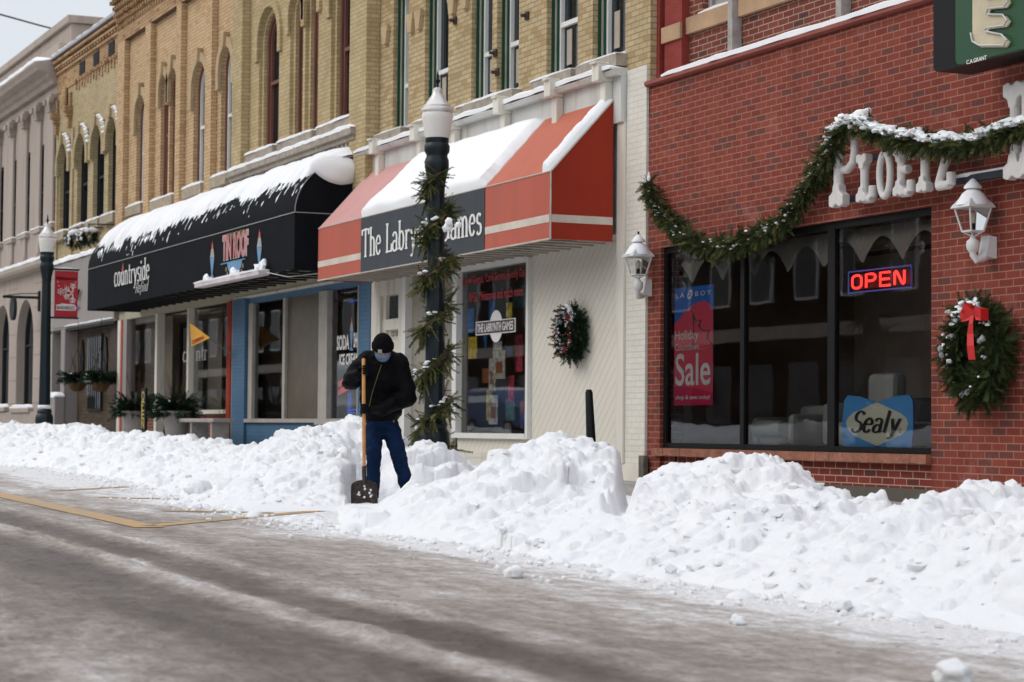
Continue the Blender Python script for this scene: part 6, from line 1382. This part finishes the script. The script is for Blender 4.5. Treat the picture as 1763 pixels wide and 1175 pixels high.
mb = MB(); mb.prism_y(rrect(ga, b+.02, c+.0, d-.02, .06, 0), YG-.06, YG-.001); fc = mb.build('green_face', mat('green_enamel', (.002, .055, .012), .35, var=.05), r, smooth=40)
E_ = lambda px, py: (at(px, py, YG-.07).x, at(px, py, YG-.07).z)
ol = [(1676, -40), (1738, -52), (1738, -38), (1720, -28), (1700, -20), (1702, 0), (1735, -8), (1739, 2), (1732, 12), (1706, 16), (1704, 24), (1712, 29), (1732, 28), (1738, 38), (1730, 48), (1702, 52), (1702, 58), (1712, 62), (1732, 64), (1738, 74), (1730, 84), (1690, 82), (1678, 74), (1675, 60)]
ol = [(1675, -45), (1738, -55), (1740, -40), (1704, -30), (1702, -2), (1736, -8), (1740, 6), (1734, 14), (1706, 17), (1703, 27), (1732, 28), (1740, 38), (1734, 47), (1704, 51), (1699, 57), (1730, 63), (1739, 73), (1734, 82), (1690, 82), (1678, 75), (1675, 60)]
mb = MB(); mb.prism_y([E_(*q) for q in ol][::-1], YG-.075, YG-.062); mb.build('letter', mat('cream_enamel', (.55, .48, .33), .5), fc)
mb = MB(); mb.tube([(x_, YG-.095, z_) for x_, z_ in [E_(1680+(q[0]-1680)*.97, q[1]*.97-1) for q in ol]], .008, 8); mb.build('neon_tube', mat('unlit_neon_glass', (.5, .5, .5), .2), fc)
sans(fc, 'lettering', 'C.A.GRANT', E_(1663, 104)[0], E_(1698, 104)[0], E_(1680, 107)[1], E_(1680, 107)[1]+.035, YG-.064, LETW, .02)
mb = MB(); [mb.tube([(x_, YG+.34, 4.6+.5*k), (x_, .05, 4.6+.5*k)], .03, 8) for x_ in (a+.3, b-.3) for k in range(2)]; mb.build('mounting_bar', BLK, r)

# slim black post standing in the snow
yp = -2.3; p0, p1 = at(1019, 790, yp), at(1014, 671, yp)
r = thing('snow_marker_post', (p0.x, p0.y, zwalk(p0.x)), 'slim black post leaning out of the snow in front of the cream wall', 'post')
mb = MB(); mb.tube([(p0.x+.01, p0.y, zwalk(p0.x)), p0, p1-Vector((0, 0, .03)), p1], [.052, .05, .036, .025], 16); mb.build('shaft', BLK, r, smooth=50)
mb = MB(); q = at(1033, 768, yp); mb.tube([q+Vector((-.14, 0, .03)), q, q+Vector((.05, 0, -.02))], [.012, .02, .03], 8); mb.build('foot_plate', BLK, r)

# overhead cable
r = thing('overhead_cable', (-70, 2, 10), 'dark overhead cable crossing the sky at top left', 'cable')
c0, c1 = at(-60, 9, 6), at(230, 85, 30)
c0 = CAM+ray(-40, 14).normalized()*75; c1 = CAM+ray(160, 67).normalized()*92; c2 = c1+(c1-c0)*1.0
c00 = c0-(c1-c0)*1.0
mb = MB(); mb.tube([c00, c0, (c0+c1)/2+Vector((0, 0, -.03)), c1, c2], .035, 6); mb.build('cable', DKF, r)

# ================================================================== PERSON + SHOVEL
FOOT = Vector((PP.x, PP.y, PP.z)); vh = Vector(ray(648, 735)); vh.z = 0; vh.normalize()
CC = -vh; AA = Vector((vh.y, -vh.x, 0))
if AA.dot(R2) < 0: AA = -AA
KP = (CAM-FOOT).length and FPX/((FOOT-CAM).dot(FW))
def pp(px, py, c=0.0):                 # pixel on the plane through the figure, shifted c metres toward the viewer
    d = ray(px, py); t = (FOOT+CC*c-CAM).dot(CC)/d.dot(CC); return CAM+d*t
PER = thing('person', tuple(FOOT), 'person in black jacket, knit cap and blue mask shovelling snow at the bank', 'person')
def skin(name, V, E, m, parent, sub=2, vox=None, extra=None, smooth_it=4):
    me = bpy.data.meshes.new(name); me.from_pydata([tuple(v[0]-WLOC[parent.name]) for v in V], E, []); o = bpy.data.objects.new(name, me); COL.objects.link(o)
    md = o.modifiers.new('s', 'SKIN'); sv = me.skin_vertices[0].data
    for i, v in enumerate(V): rr = v[1]; sv[i].radius = rr if hasattr(rr, '__len__') else (rr, rr); sv[i].use_root = (i == 0)
    md.use_smooth_shade = True; s = o.modifiers.new('d', 'SUBSURF'); s.levels = sub; s.render_levels = sub
    bpy.context.view_layer.update(); dg = bpy.context.evaluated_depsgraph_get(); m2 = bpy.data.meshes.new_from_object(o.evaluated_get(dg)); o.modifiers.clear(); o.data = m2
    m5 = bpy.data.meshes.new(name); m5.from_pydata([tuple(v.co) for v in m2.vertices], [], [tuple(p.vertices) for p in m2.polygons]); m5.update(); o.data = m5; m2 = m5
    if extra:
        bm = bmesh.new(); bm.from_mesh(m2); tmp = bpy.data.meshes.new('t'); tmp.from_pydata([tuple(Vector(v)-WLOC[parent.name]) for v in extra.v], [], extra.f); bm.from_mesh(tmp); bm.to_mesh(m2); bm.free()
    if vox:
        r_ = o.modifiers.new('r', 'REMESH'); r_.mode = 'VOXEL'; r_.voxel_size = vox; r_.use_smooth_shade = True; q = o.modifiers.new('q', 'SMOOTH'); q.iterations = smooth_it; q.factor = .5
        o.data.update(); bpy.context.view_layer.update(); dg = bpy.context.evaluated_depsgraph_get(); m3 = bpy.data.meshes.new_from_object(o.evaluated_get(dg)); o.modifiers.clear(); o.data = m3; m2 = m3
    m5 = bpy.data.meshes.new(name); m5.from_pydata([tuple(v.co) for v in m2.vertices], [], [tuple(p.vertices) for p in m2.polygons]); m5.update(); o.data = m5; m2 = m5
    m2.materials.clear(); m2.materials.append(m); o.parent = parent; WLOC[o.name] = WLOC[parent.name].copy()
    m2.polygons.foreach_set('use_smooth', [True]*len(m2.polygons))
    return o
J = dict(pel=pp(656, 712, -.06), wai=pp(655, 684, -.02), che=pp(655, 648, .08), nec=pp(658, 618, .16), hea=pp(659, 600, .28),
         ls=pp(630, 621, .12), le=pp(604, 658, .22), lw=pp(619, 645, .40), lh=pp(626, 638, .45),
         rs=pp(687, 624, .10), re=pp(701, 684, .12), rw=pp(656, 706, .34), rh=pp(636, 711, .42),
         lhip=pp(645, 728, -.04), lk=pp(643, 782, .05), la=pp(641, 852, -.02), lt=pp(638, 862, .16),
         rhip=pp(670, 728, -.06), rk=pp(685, 780, .02), ra=pp(701, 838, -.06), rt=pp(700, 846, .10))
SKIN_ = mat('skin', (.36, .19, .14), .5, var=.05, bs=0); JKT = mat('black_jacket_nylon', (.0042, .0044, .0052), .6, var=.3, vs=7, bs=.35, bscale=18, spec=.06); JEAN = mat('dark_denim', (.006, .018, .055), .9, spec=.1, var=.3, vs=10, bs=.3, bscale=50)
KNIT = mat('black_knit', (.004, .004, .005), .95, bs=.5, bscale=110, spec=.1); MASK = mat('blue_face_mask', (.13, .19, .29), .7, var=.15, vs=20); GLOV = mat('black_glove', (.005, .005, .006), .8, bs=.4, bscale=60, spec=.15); BOOT = mat('dark_boot', (.02, .015, .012), .7)
hd = MB(); H0 = J['hea']; fwd = (CC*.86+Vector((0, 0, -.5))).normalized(); hup = (Vector((0, 0, .86))+CC*.45).normalized(); hrt = AA
def hp(a, f, u): return H0+hrt*a+fwd*f+hup*u
def ell(mb, c, ra, rf, ru, sub=2):
    V_, F_ = ICO[sub]; mb.add([c+hrt*(v[0]*ra)+fwd*(v[1]*rf)+hup*(v[2]*ru) for v in V_], F_)
ell(hd, H0, .078, .098, .115, 3); ell(hd, hp(0, .035, -.06), .055, .06, .06); ell(hd, hp(0, .10, -.012), .014, .022, .028); ell(hd, hp(0, .088, -.055), .026, .012, .012)
for s in (-1, 1): ell(hd, hp(s*.08, -.005, -.01), .012, .02, .032); ell(hd, hp(s*.035, .085, -.012), .022, .012, .014)
V = [(J['pel'], (.14, .10)), (J['wai'], (.13, .095)), (J['che'], (.15, .11)), (J['nec'], .055), (hp(0, -.02, -.02), .06),
     (J['ls'], .05), (J['le'], .04), (J['lw'], .028), (J['rs'], .05), (J['re'], .04), (J['rw'], .028),
     (J['lhip'], .085), (J['lk'], .055), (J['la'], .038), (J['lt'], .032), (J['rhip'], .085), (J['rk'], .055), (J['ra'], .038), (J['rt'], .032)]
Ed = [(0, 1), (1, 2), (2, 3), (3, 4), (2, 5), (5, 6), (6, 7), (2, 8), (8, 9), (9, 10), (0, 11), (11, 12), (12, 13), (13, 14), (0, 15), (15, 16), (16, 17), (17, 18)]
body = skin('body', V, Ed, SKIN_, PER, 1, .011, hd, 3)
eye = MB()
for s in (-1, 1): ell(eye, hp(s*.033, .092, .004), .011, .008, .007, 1)
eye.build('eye', mat('dark_eye', (.02, .015, .012), .2), body)
mid = lambda a, b, t: J[a].lerp(J[b], t)
def fused(name, torso, limbs, m, parent, vox=.012, it=5):
    """closed tubes and rings fused into one continuous surface"""
    g = MB()
    if torso:
        n = 28; vs = []; P_ = []
        for i in range(len(torso)-1):
            for k in range(4 if i < len(torso)-2 else 5): t = k/4; P_.append((torso[i][0].lerp(torso[i+1][0], t), torso[i][1]*(1-t)+torso[i+1][1]*t, torso[i][2]*(1-t)+torso[i+1][2]*t))
        for p, ra, rc in P_: vs += [p+AA*(ra*cos(2*pi*k/n))+CC*(rc*sin(2*pi*k/n)) for k in range(n)]
        m_ = len(P_); g.add(vs, [(i*n+k, i*n+(k+1) % n, (i+1)*n+(k+1) % n, (i+1)*n+k) for i in range(m_-1) for k in range(n)]+[tuple(range(n-1, -1, -1)), tuple(range((m_-1)*n, m_*n))])
    for ch in limbs:
        for i in range(len(ch)-1):
            (a_, ra), (b_, rb_) = ch[i], ch[i+1]; g.tube([a_, b_], [ra, rb_], 18)
        for p, r_ in ch: g.blob(p, r_, 0, 0, 2)
    o = g.build(name, m, parent); r_ = o.modifiers.new('r', 'REMESH'); r_.mode = 'VOXEL'; r_.voxel_size = vox; q = o.modifiers.new('q', 'SMOOTH'); q.iterations = it; q.factor = .6
    bpy.context.view_layer.update(); dg = bpy.context.evaluated_depsgraph_get(); m3 = bpy.data.meshes.new_from_object(o.evaluated_get(dg)); o.modifiers.clear()
    m5 = bpy.data.meshes.new(name); m5.from_pydata([tuple(v.co) for v in m3.vertices], [], [tuple(p.vertices) for p in m3.polygons]); m5.update(); m5.materials.append(m)
    m5.polygons.foreach_set('use_smooth', [True]*len(m5.polygons)); o.data = m5; return o
UPZ = Vector((0, 0, 1)); SHM = (J['ls']+J['rs'])/2
jk = fused('jacket', [(J['pel']-UPZ*.075, .172, .14), (J['pel']-UPZ*.03, .182, .15), (J['pel']-UPZ*.005, .205, .165), (J['wai'], .208, .165), (J['che']-UPZ*.03, .215, .17), (J['che']+UPZ*.06, .21, .165), (SHM+UPZ*.0, .17, .13), (J['nec'], .10, .10), (J['nec']+CC*.03+UPZ*.035, .098, .095)],
    [[(J['ls']+AA*.015, .10), (mid('ls', 'le', .55), .098), (J['le'], .088), (mid('le', 'lw', .5), .078), (J['lw'], .055)], [(J['rs']-AA*.015, .102), (mid('rs', 're', .5), .102), (J['re'], .092), (mid('re', 'rw', .5), .08), (J['rw'], .056)], [(J['ls'], .09), (SHM+UPZ*.02, .11), (J['rs'], .09)]], JKT, PER)
for v in jk.data.vertices:            # soft folds of a padded jacket
    p = v.co+FOOT; n_ = v.normal; v.co += n_*(.018*noise.noise(Vector((p.x*6, p.y*6, p.z*13)))+.010*noise.noise(p*20)+.006*abs(noise.noise(p*38)))
mb = MB(); zp = [pp(657, 630, .30), pp(652, 646, .30), pp(645, 664, .27), pp(639, 682, .235), pp(636, 700, .215)]
def onfront(p): # drop a point on the jacket front
    return p
from mathutils.bvhtree import BVHTree
jb = BVHTree.FromPolygons([v.co+FOOT for v in jk.data.vertices], [tuple(p.vertices) for p in jk.data.polygons])
zz2 = []
for t in np.linspace(0, 1, 14):
    px, py = np.interp(t, [0, .3, .65, 1], [657, 650, 641, 635]), np.interp(t, [0, .3, .65, 1], [628, 648, 676, 703]); d = Vector(ray(px, py)).normalized(); h = jb.ray_cast(CAM, d)
    if h[0]: zz2.append(h[0]-d*.006)
mb.tube(zz2, .0042, 6); mb.build('zip', mat('brass_zip', (.17, .12, .04), .5, .4), jk)
mb = MB(); V_, F_ = ICO[3]
jn = fused('jeans', [(J['pel']-UPZ*.13, .145, .115), (J['pel']-UPZ*.05, .165, .125), (J['pel']+UPZ*.04, .15, .12)],
    [[(J['lhip']-UPZ*.02, .098), (mid('lhip', 'lk', .6), .085), (J['lk'], .078), (mid('lk', 'la', .55), .070), (J['la'], .068)], [(J['rhip']-UPZ*.02, .098), (mid('rhip', 'rk', .6), .087), (J['rk'], .080), (mid('rk', 'ra', .55), .072), (J['ra'], .072)]], JEAN, PER)
for v in jn.data.vertices: p = v.co+FOOT; v.co += v.normal*(.015*noise.noise(Vector((p.x*8, p.y*8, p.z*15)))+.007*noise.noise(p*30))
cp = MB(); V_, F_ = ICO[3]
vs = []
for v in V_:
    u = max(v[2], -.30); k = 1.0 if v[2] > -.1 else 1.02; vs.append(hp(0, -.012, .035)+hrt*(v[0]*.1*k)+fwd*(v[1]*.112*k)+hup*(u*.115+(.0)))
cp.add(vs, F_); cap = cp.build('knit_cap', KNIT, PER, smooth=60)
cf = MB()
rings = [(.0, .102), (.006, .110), (.045, .110), (.052, .101)]
n = 28; vs = [hp(0, -.012, -.004+z)+hrt*(r_*cos(2*pi*k/n))+fwd*(r_*1.1*sin(2*pi*k/n)) for z, r_ in rings for k in range(n)]
cf.add(vs, [(i*n+k, i*n+(k+1) % n, (i+1)*n+(k+1) % n, (i+1)*n+k) for i in range(3) for k in range(n)]); cf.build('cap_cuff', KNIT, cap, smooth=50)
pc = hp(-.028, .113, .024); mb = MB(); mb.add([pc+hrt*a+hup*b+fwd*c for a, b, c in ((-.02, -.018, 0), (.02, -.018, .004), (.02, .02, 0), (-.02, .02, -.004))], [(0, 1, 2, 3)]); mb.build('cap_patch', mat('tan_patch', (.40, .34, .28), .7), cap)
mk = MB(); n = 14
vs = []
for j in range(7):
    u = -.022-.085*j/6
    for k in range(n+1):
        t = radians(-78+156*k/n); bul = 1+.12*sin(pi*j/6)*cos(t); vs.append(hp(sin(t)*.080*bul*(1-.25*(j/6)**2), cos(t)*.112*bul*(1-.28*(j/6)**2), u+.012*cos(t)*(1-j/6)))
mk.add(vs, [(j*(n+1)+k, j*(n+1)+k+1, (j+1)*(n+1)+k+1, (j+1)*(n+1)+k) for j in range(6) for k in range(n)]); mk.build('face_mask', MASK, PER, smooth=70)
# pocket welts and a soft collar edge on the jacket
for (pa, pb) in (((676, 676), (690, 700)), ((628, 672), (618, 690))):
    w3 = []
    for t in np.linspace(0, 1, 6):
        d = Vector(ray(pa[0]+(pb[0]-pa[0])*t, pa[1]+(pb[1]-pa[1])*t)).normalized(); h = jb.ray_cast(CAM, d)
        if h[0]: w3.append(h[0]-d*.012)
    if len(w3) > 2: mb = MB(); mb.tube(w3, .007, 6); mb.build('pocket_welt', JKT, jk)
# boots
for a_, t_ in (('la', 'lt'), ('ra', 'rt')):
    skin('boot', [(J[a_]+Vector((0, 0, .04)), .06), (J[a_], .062), (mid(a_, t_, .6)+Vector((0, 0, -.01)), (.052, .045)), (J[t_]+CC*.03, (.05, .04))], [(0, 1), (1, 2), (2, 3)], BOOT, PER, 2)
# shovel axis first, the gloves close around it
T0 = J['lh']+ (J['lh']-J['rh']).normalized()*.085; SH = (J['rh']-J['lh']).normalized()
neck = pp(627, 828, .72); A0 = J['lh']; axd = (neck-A0).normalized(); top = A0-axd*.12
def on_axis(t): return A0+axd*t
tR = (J['rh']-A0).dot(axd)
def glove(wrist, axis_pt, side, nm='glove'):
    d = (axis_pt-wrist); d = (d-axd*d.dot(axd)); dn = d.normalized(); ac = dn.cross(axd).normalized()*side; r0 = .017; base = axis_pt-dn*.045
    V = [(wrist, .046), (wrist.lerp(base, .5), (.05, .042)), (base, (.056, .04)), (base+dn*.02, (.052, .030))]; E_ = [(0, 1), (1, 2), (2, 3)]
    fl_ = [.072, .080, .076, .062]
    for f in range(4):
        off = axd*((f-1.5)*.024); L_ = fl_[f]; i0 = len(V)
        V += [(axis_pt-dn*.030+ac*.018+off, .0150), (axis_pt-dn*.004+ac*.033+off, .0145), (axis_pt+dn*(.028)+ac*.020+off, .0138), (axis_pt+dn*.030-ac*(.006+.12*(L_-.07))+off, .010), (axis_pt+dn*.012-ac*.026+off*.96, .0088)]
        E_ += [(3, i0)]+[(i0+q, i0+q+1) for q in range(4)]
    i0 = len(V); V += [(base-axd*.03-ac*.02, .016), (axis_pt-dn*.022-ac*.030-axd*.03, .014), (axis_pt+dn*.004-ac*.032-axd*.024, .012)]; E_ += [(2, i0), (i0, i0+1), (i0+1, i0+2)]
    return skin(nm, V, E_, GLOV, PER, 2)
glove(J['lw'], on_axis(0), 1); glove(J['rw'], on_axis(tR), 1)
mb = MB(); mb.tube([J['lw']-axd*.0, J['lw'].lerp(J['le'], .12)], [.052, .055], 14); mb.tube([J['rw'], J['rw'].lerp(J['re'], .1)], [.054, .056], 14); mb.build('glove_cuff', GLOV, PER, smooth=50)
SV = thing('snow_shovel', tuple(neck), 'snow shovel with long wooden handle and dark scoop blade in gloved hands', 'shovel')
WOOD = mat('varnished_ash_wood', (.50, .22, .055), .45, var=.15, vs=12)
mb = MB(); mb.tube([top, top+axd*.01, top+axd*.6, neck-axd*.12], [.012, .0175, .0175, .0165], 14); mb.build('handle', WOOD, SV, smooth=40)
STEEL = mat('dark_worn_steel', (.035, .022, .018), .55, .3, var=.4, vs=14, dirt=(.10, .08, .075))
mb = MB(); mb.tube([neck-axd*.14, neck-axd*.06, neck+axd*.03], [.021, .022, .016], 12)
mb.build('socket', STEEL, SV, smooth=40)
bc = neck+axd*.0; ba = (AA-axd*AA.dot(axd)).normalized(); bd_ = (axd-CC*.28).normalized(); bn = ba.cross(bd_).normalized(); bn = bn if bn.dot(CC) > 0 else -bn
nu_, nv_ = 16, 14; vs = []
for j in range(nv_+1):
    t = j/nv_; L_ = .26*t; w_ = .125*min(1, (.25+t*4.5)**.5) if t < .25 else .125*(1+.03*t)
    w_ = .125*min(1.0, .55+.45*math.sqrt(max(0, 1-(1-min(1, t/.22))**2)))+.004*t
    for i in range(nu_+1):
        u = -1+2*i/nu_; vs.append(bc+bd_*(L_-.01*(1-abs(u)))+ba*(u*w_)-bn*(.0+.028*(1-u*u)*(.4+.6*t))+bn*(.012*(abs(u) > .9)) )
F_ = [(j*(nu_+1)+i, j*(nu_+1)+i+1, (j+1)*(nu_+1)+i+1, (j+1)*(nu_+1)+i) for j in range(nv_) for i in range(nu_)]
n_ = len(vs); vs2 = [v-bn*.003 for v in vs]; mb = MB(); mb.add(vs+vs2, F_+[tuple(q+n_ for q in f[::-1]) for f in F_]); mb.build('blade', STEEL, SV, smooth=50)
mb = MB(); [mb.blob(bc+bd_*a+ba*b-bn*.012, (.016, .012, .013), int(a*99), .5, 1) for a, b in ((.09, .06), (.11, -.05), (.13, -.06), (.12, .05), (.14, .07), (.05, 0), (.08, .005), (.15, .06), (.135, -.045), (.16, .0))]; mb.build('stuck_snow', FSNOW, SV)

# ================================================================== ACROSS THE STREET (seen only in the shop glass)
def opp(name, x0, x1, top, m, label, nwin, dk=DKF):
    z0 = zwalk((x0+x1)/2)-.3; r = thing(name, ((x0+x1)/2, -22, z0), label, 'building', 'buildings across the street'); Yo = -22
    mb = MB(); n = nwin; sp_ = (x1-x0)/n; ops = []
    for fl in range(2 if top > 7 else 1):
        for k in range(n): a = x0+sp_*(k+.28); ops.append((a, a+sp_*.44, 4.9+2.9*fl if top > 7 else 4.6, 6.8+2.9*fl if top > 7 else 5.6))
    ops = [o for o in ops if o[3] < top-.4]
    mb.poly([(x0, Yo, z0), (x0, Yo, top), (x1, Yo, top), (x1, Yo, z0)]); shell(mb, x0, x1, z0, top, Yo-12, Yo); mb.build('wall', m, r)
    for a, b, c, d in ops:
        mb = MB(); mb.box(a-.08, b+.08, Yo-.02, Yo+.06, c-.08, d+.08); w = mb.build('window', WHITE, r); mb = MB(); mb.box(a, b, Yo+.05, Yo+.07, c, d); mb.build('pane', DGLASS, w)
    [box('shop_glass', DGLASS, r, x0+.4+sp_*k, x0+.4+sp_*(k+.62), Yo-.02, Yo+.04, 1.2, 3.0) for k in range(n)]; mb = MB(); mb.box(x0, x1, Yo, Yo+.35, top-.35, top+.02); mb.box(x0, x1, Yo, Yo+.3, 3.7, 4.1); mb.build('cornice', STONE, r)
    mb = MB(); snow_strip(mb, x0, x1, Yo, Yo+.34, top+.02, .12, seg=.5); mb.build('snow_cap', FSNOW, r)
opp('shop_building', -34, -20, 8.2, CORB, 'brown brick building across the street reflected in the display windows', 5)
opp('shop_building', -48, -34.2, 7.4, STONE, 'pale stone building across the street reflected in the blue shop windows', 6)
opp('shop_building', -66, -48.2, 8.6, DUL_BRICK, 'yellow building across the street reflected in the home goods shop', 7)
opp('shop_building', -90, -66.2, 8.0, STONE, 'farthest pale building across the street', 8)
opp('shop_building', -112, -90.2, 8.8, TAN_BRICK, 'tan brick building far down the opposite side', 8)
opp('shop_building', -138, -112.2, 7.6, STONE, 'last limestone building far down the opposite side', 9)
opp('shop_building', -19.8, -2, 6.5, DARK_BRICK, 'dark red brick building across the street nearest the camera side', 6)
def vehicle(name, x, y, L_, Hh, body, roofm, label, van=False):
    z = zroad(x)-.02; r = thing(name, (x, y, z), label, 'parked car' if not van else 'van'); hw = .92
    if van: pr_ = [(-L_/2, .35), (L_/2, .35), (L_/2, .95), (L_/2-.35, 1.15), (L_/2-1.1, Hh-.15), (L_/2-1.5, Hh), (-L_/2, Hh)]
    else: pr_ = [(-L_/2, .4), (L_/2, .4), (L_/2, .85), (L_/2-.2, .98), (L_/2-1.3, 1.08), (L_/2-1.9, Hh-.08), (L_/2-2.2, Hh), (-L_/2+.35, Hh), (-L_/2+.05, 1.1)]
    mb = MB(); mb.prism_y([(x+a, z+b) for a, b in pr_], y-hw, y+hw); mb.build('body', body, r, bevel=.06, smooth='fix')
    for s in (-1, 1):
        mb = MB(); w_ = [(-L_/2+.5, 1.12), (L_/2-1.55, 1.12), (L_/2-2.0, Hh-.14), (-L_/2+.6, Hh-.14)] if not van else [(L_/2-1.9, 1.2), (L_/2-.75, 1.2), (L_/2-1.2, Hh-.35), (L_/2-1.9, Hh-.35)]
        yy_ = y+s*(hw+.004); mb.poly([(x+a, yy_, z+b) for a, b in w_]); mb.build('side_window', DGLASS, r)
        for wx in (-L_/2+.85, L_/2-.9):
            mb = MB(); mb.tube([(x+wx, y+s*(hw-.2), z+.34), (x+wx, y+s*(hw+.02), z+.34)], .34, 24); w = mb.build('wheel', BLK, r, smooth=40); mb = MB(); mb.tube([(x+wx, y+s*(hw+.021), z+.34), (x+wx, y+s*(hw+.03), z+.34)], .2, 20); mb.build('rim', CAPM, w)
    mb = MB(); snow_strip(mb, x-L_/2+.4, x+L_/2-(1.6 if van else 2.2), y-hw+.1, y+hw-.1, z+Hh, .1); mb.build('snow_cap', FSNOW, r)
CARP = mat('black_car_paint', (.012, .012, .014), .3, var=.03, bs=0); VANP = mat('white_van_paint', (.7, .7, .7), .4, var=.03, bs=0); BLUP = mat('blue_car_paint', (.02, .09, .30), .35, var=.03, bs=0)
vehicle('parked_car', -33.0, -14.0, 4.7, 1.75, CARP, None, 'black sport utility vehicle parked across the street, seen reflected in the store glass')
vehicle('parked_car', -57, -14.0, 4.4, 1.45, BLUP, None, 'blue saloon car parked across the street, reflected in the blue shop window')
vehicle('parked_van', -74, -14.0, 5.4, 2.4, VANP, None, 'white van parked across the street, reflected in the home goods shop', True)
mb = MB()
nxo, nyo = 260, 14; vs = []
for i in range(nxo+1):
    x = -88+84*i/nxo
    for j in range(nyo+1): t = j/nyo; y = -17.2+2.1*t; h = sin(pi*t)**.7*(.55+.25*noise.noise(Vector((x*.7, t*2, 0))))+.06*noise.noise(Vector((x*4, t*7, 0))); vs.append((x, y, zroad(x)+max(-.02, h)))
mb.add(vs, [(i*(nyo+1)+j, (i+1)*(nyo+1)+j, (i+1)*(nyo+1)+j+1, i*(nyo+1)+j+1) for i in range(nxo) for j in range(nyo)]); struct(mb.build('far_snow_bank', SNOW, smooth=60))
# bare trees whose branches show in the dark glass
def bare_tree(x, y, label, seed):
    r = thing('bare_tree', (x, y, zwalk(x)), label, 'tree', 'bare trees across the street'); rnd = random.Random(seed); mb = MB(); tr_ = MB(); z0 = zwalk(x)-.1
    tr_.tube([(x, y, z0), (x+.05, y, z0+1.4), (x, y+.05, z0+2.6)], [.15, .12, .1], 10); tr_.build('trunk', TWIG, r)
    def br(p, d, l, rr, k):
        q = p+d*l; m_ = (p+q)/2+Vector((rnd.gauss(0, .06), rnd.gauss(0, .06), rnd.gauss(0, .04)))*l; mb.tube([p, m_, q], [rr, rr*.8, rr*.6], 5 if k < 3 else 4, cap=False)
        if k < 5:
            for _ in range(3 if k < 2 else rnd.choice((2, 3))): d2 = (d+Vector((rnd.gauss(0, .55), rnd.gauss(0, .55), rnd.gauss(.12, .4)))).normalized(); br(m_.lerp(q, rnd.uniform(.3, 1)), d2, l*rnd.uniform(.6, .8), rr*.55, k+1)
    for _ in range(5): br(Vector((x, y+.05, z0+2.5)), Vector((rnd.gauss(0, .6), rnd.gauss(0, .6), 1)).normalized(), 1.5, .07, 0)
    mb.build('crown', TWIG, r)
bare_tree(-31, -17.6, 'bare street tree across the street behind the black car', 3); bare_tree(-38, -17.6, 'bare street tree across the street between two parked cars', 4)
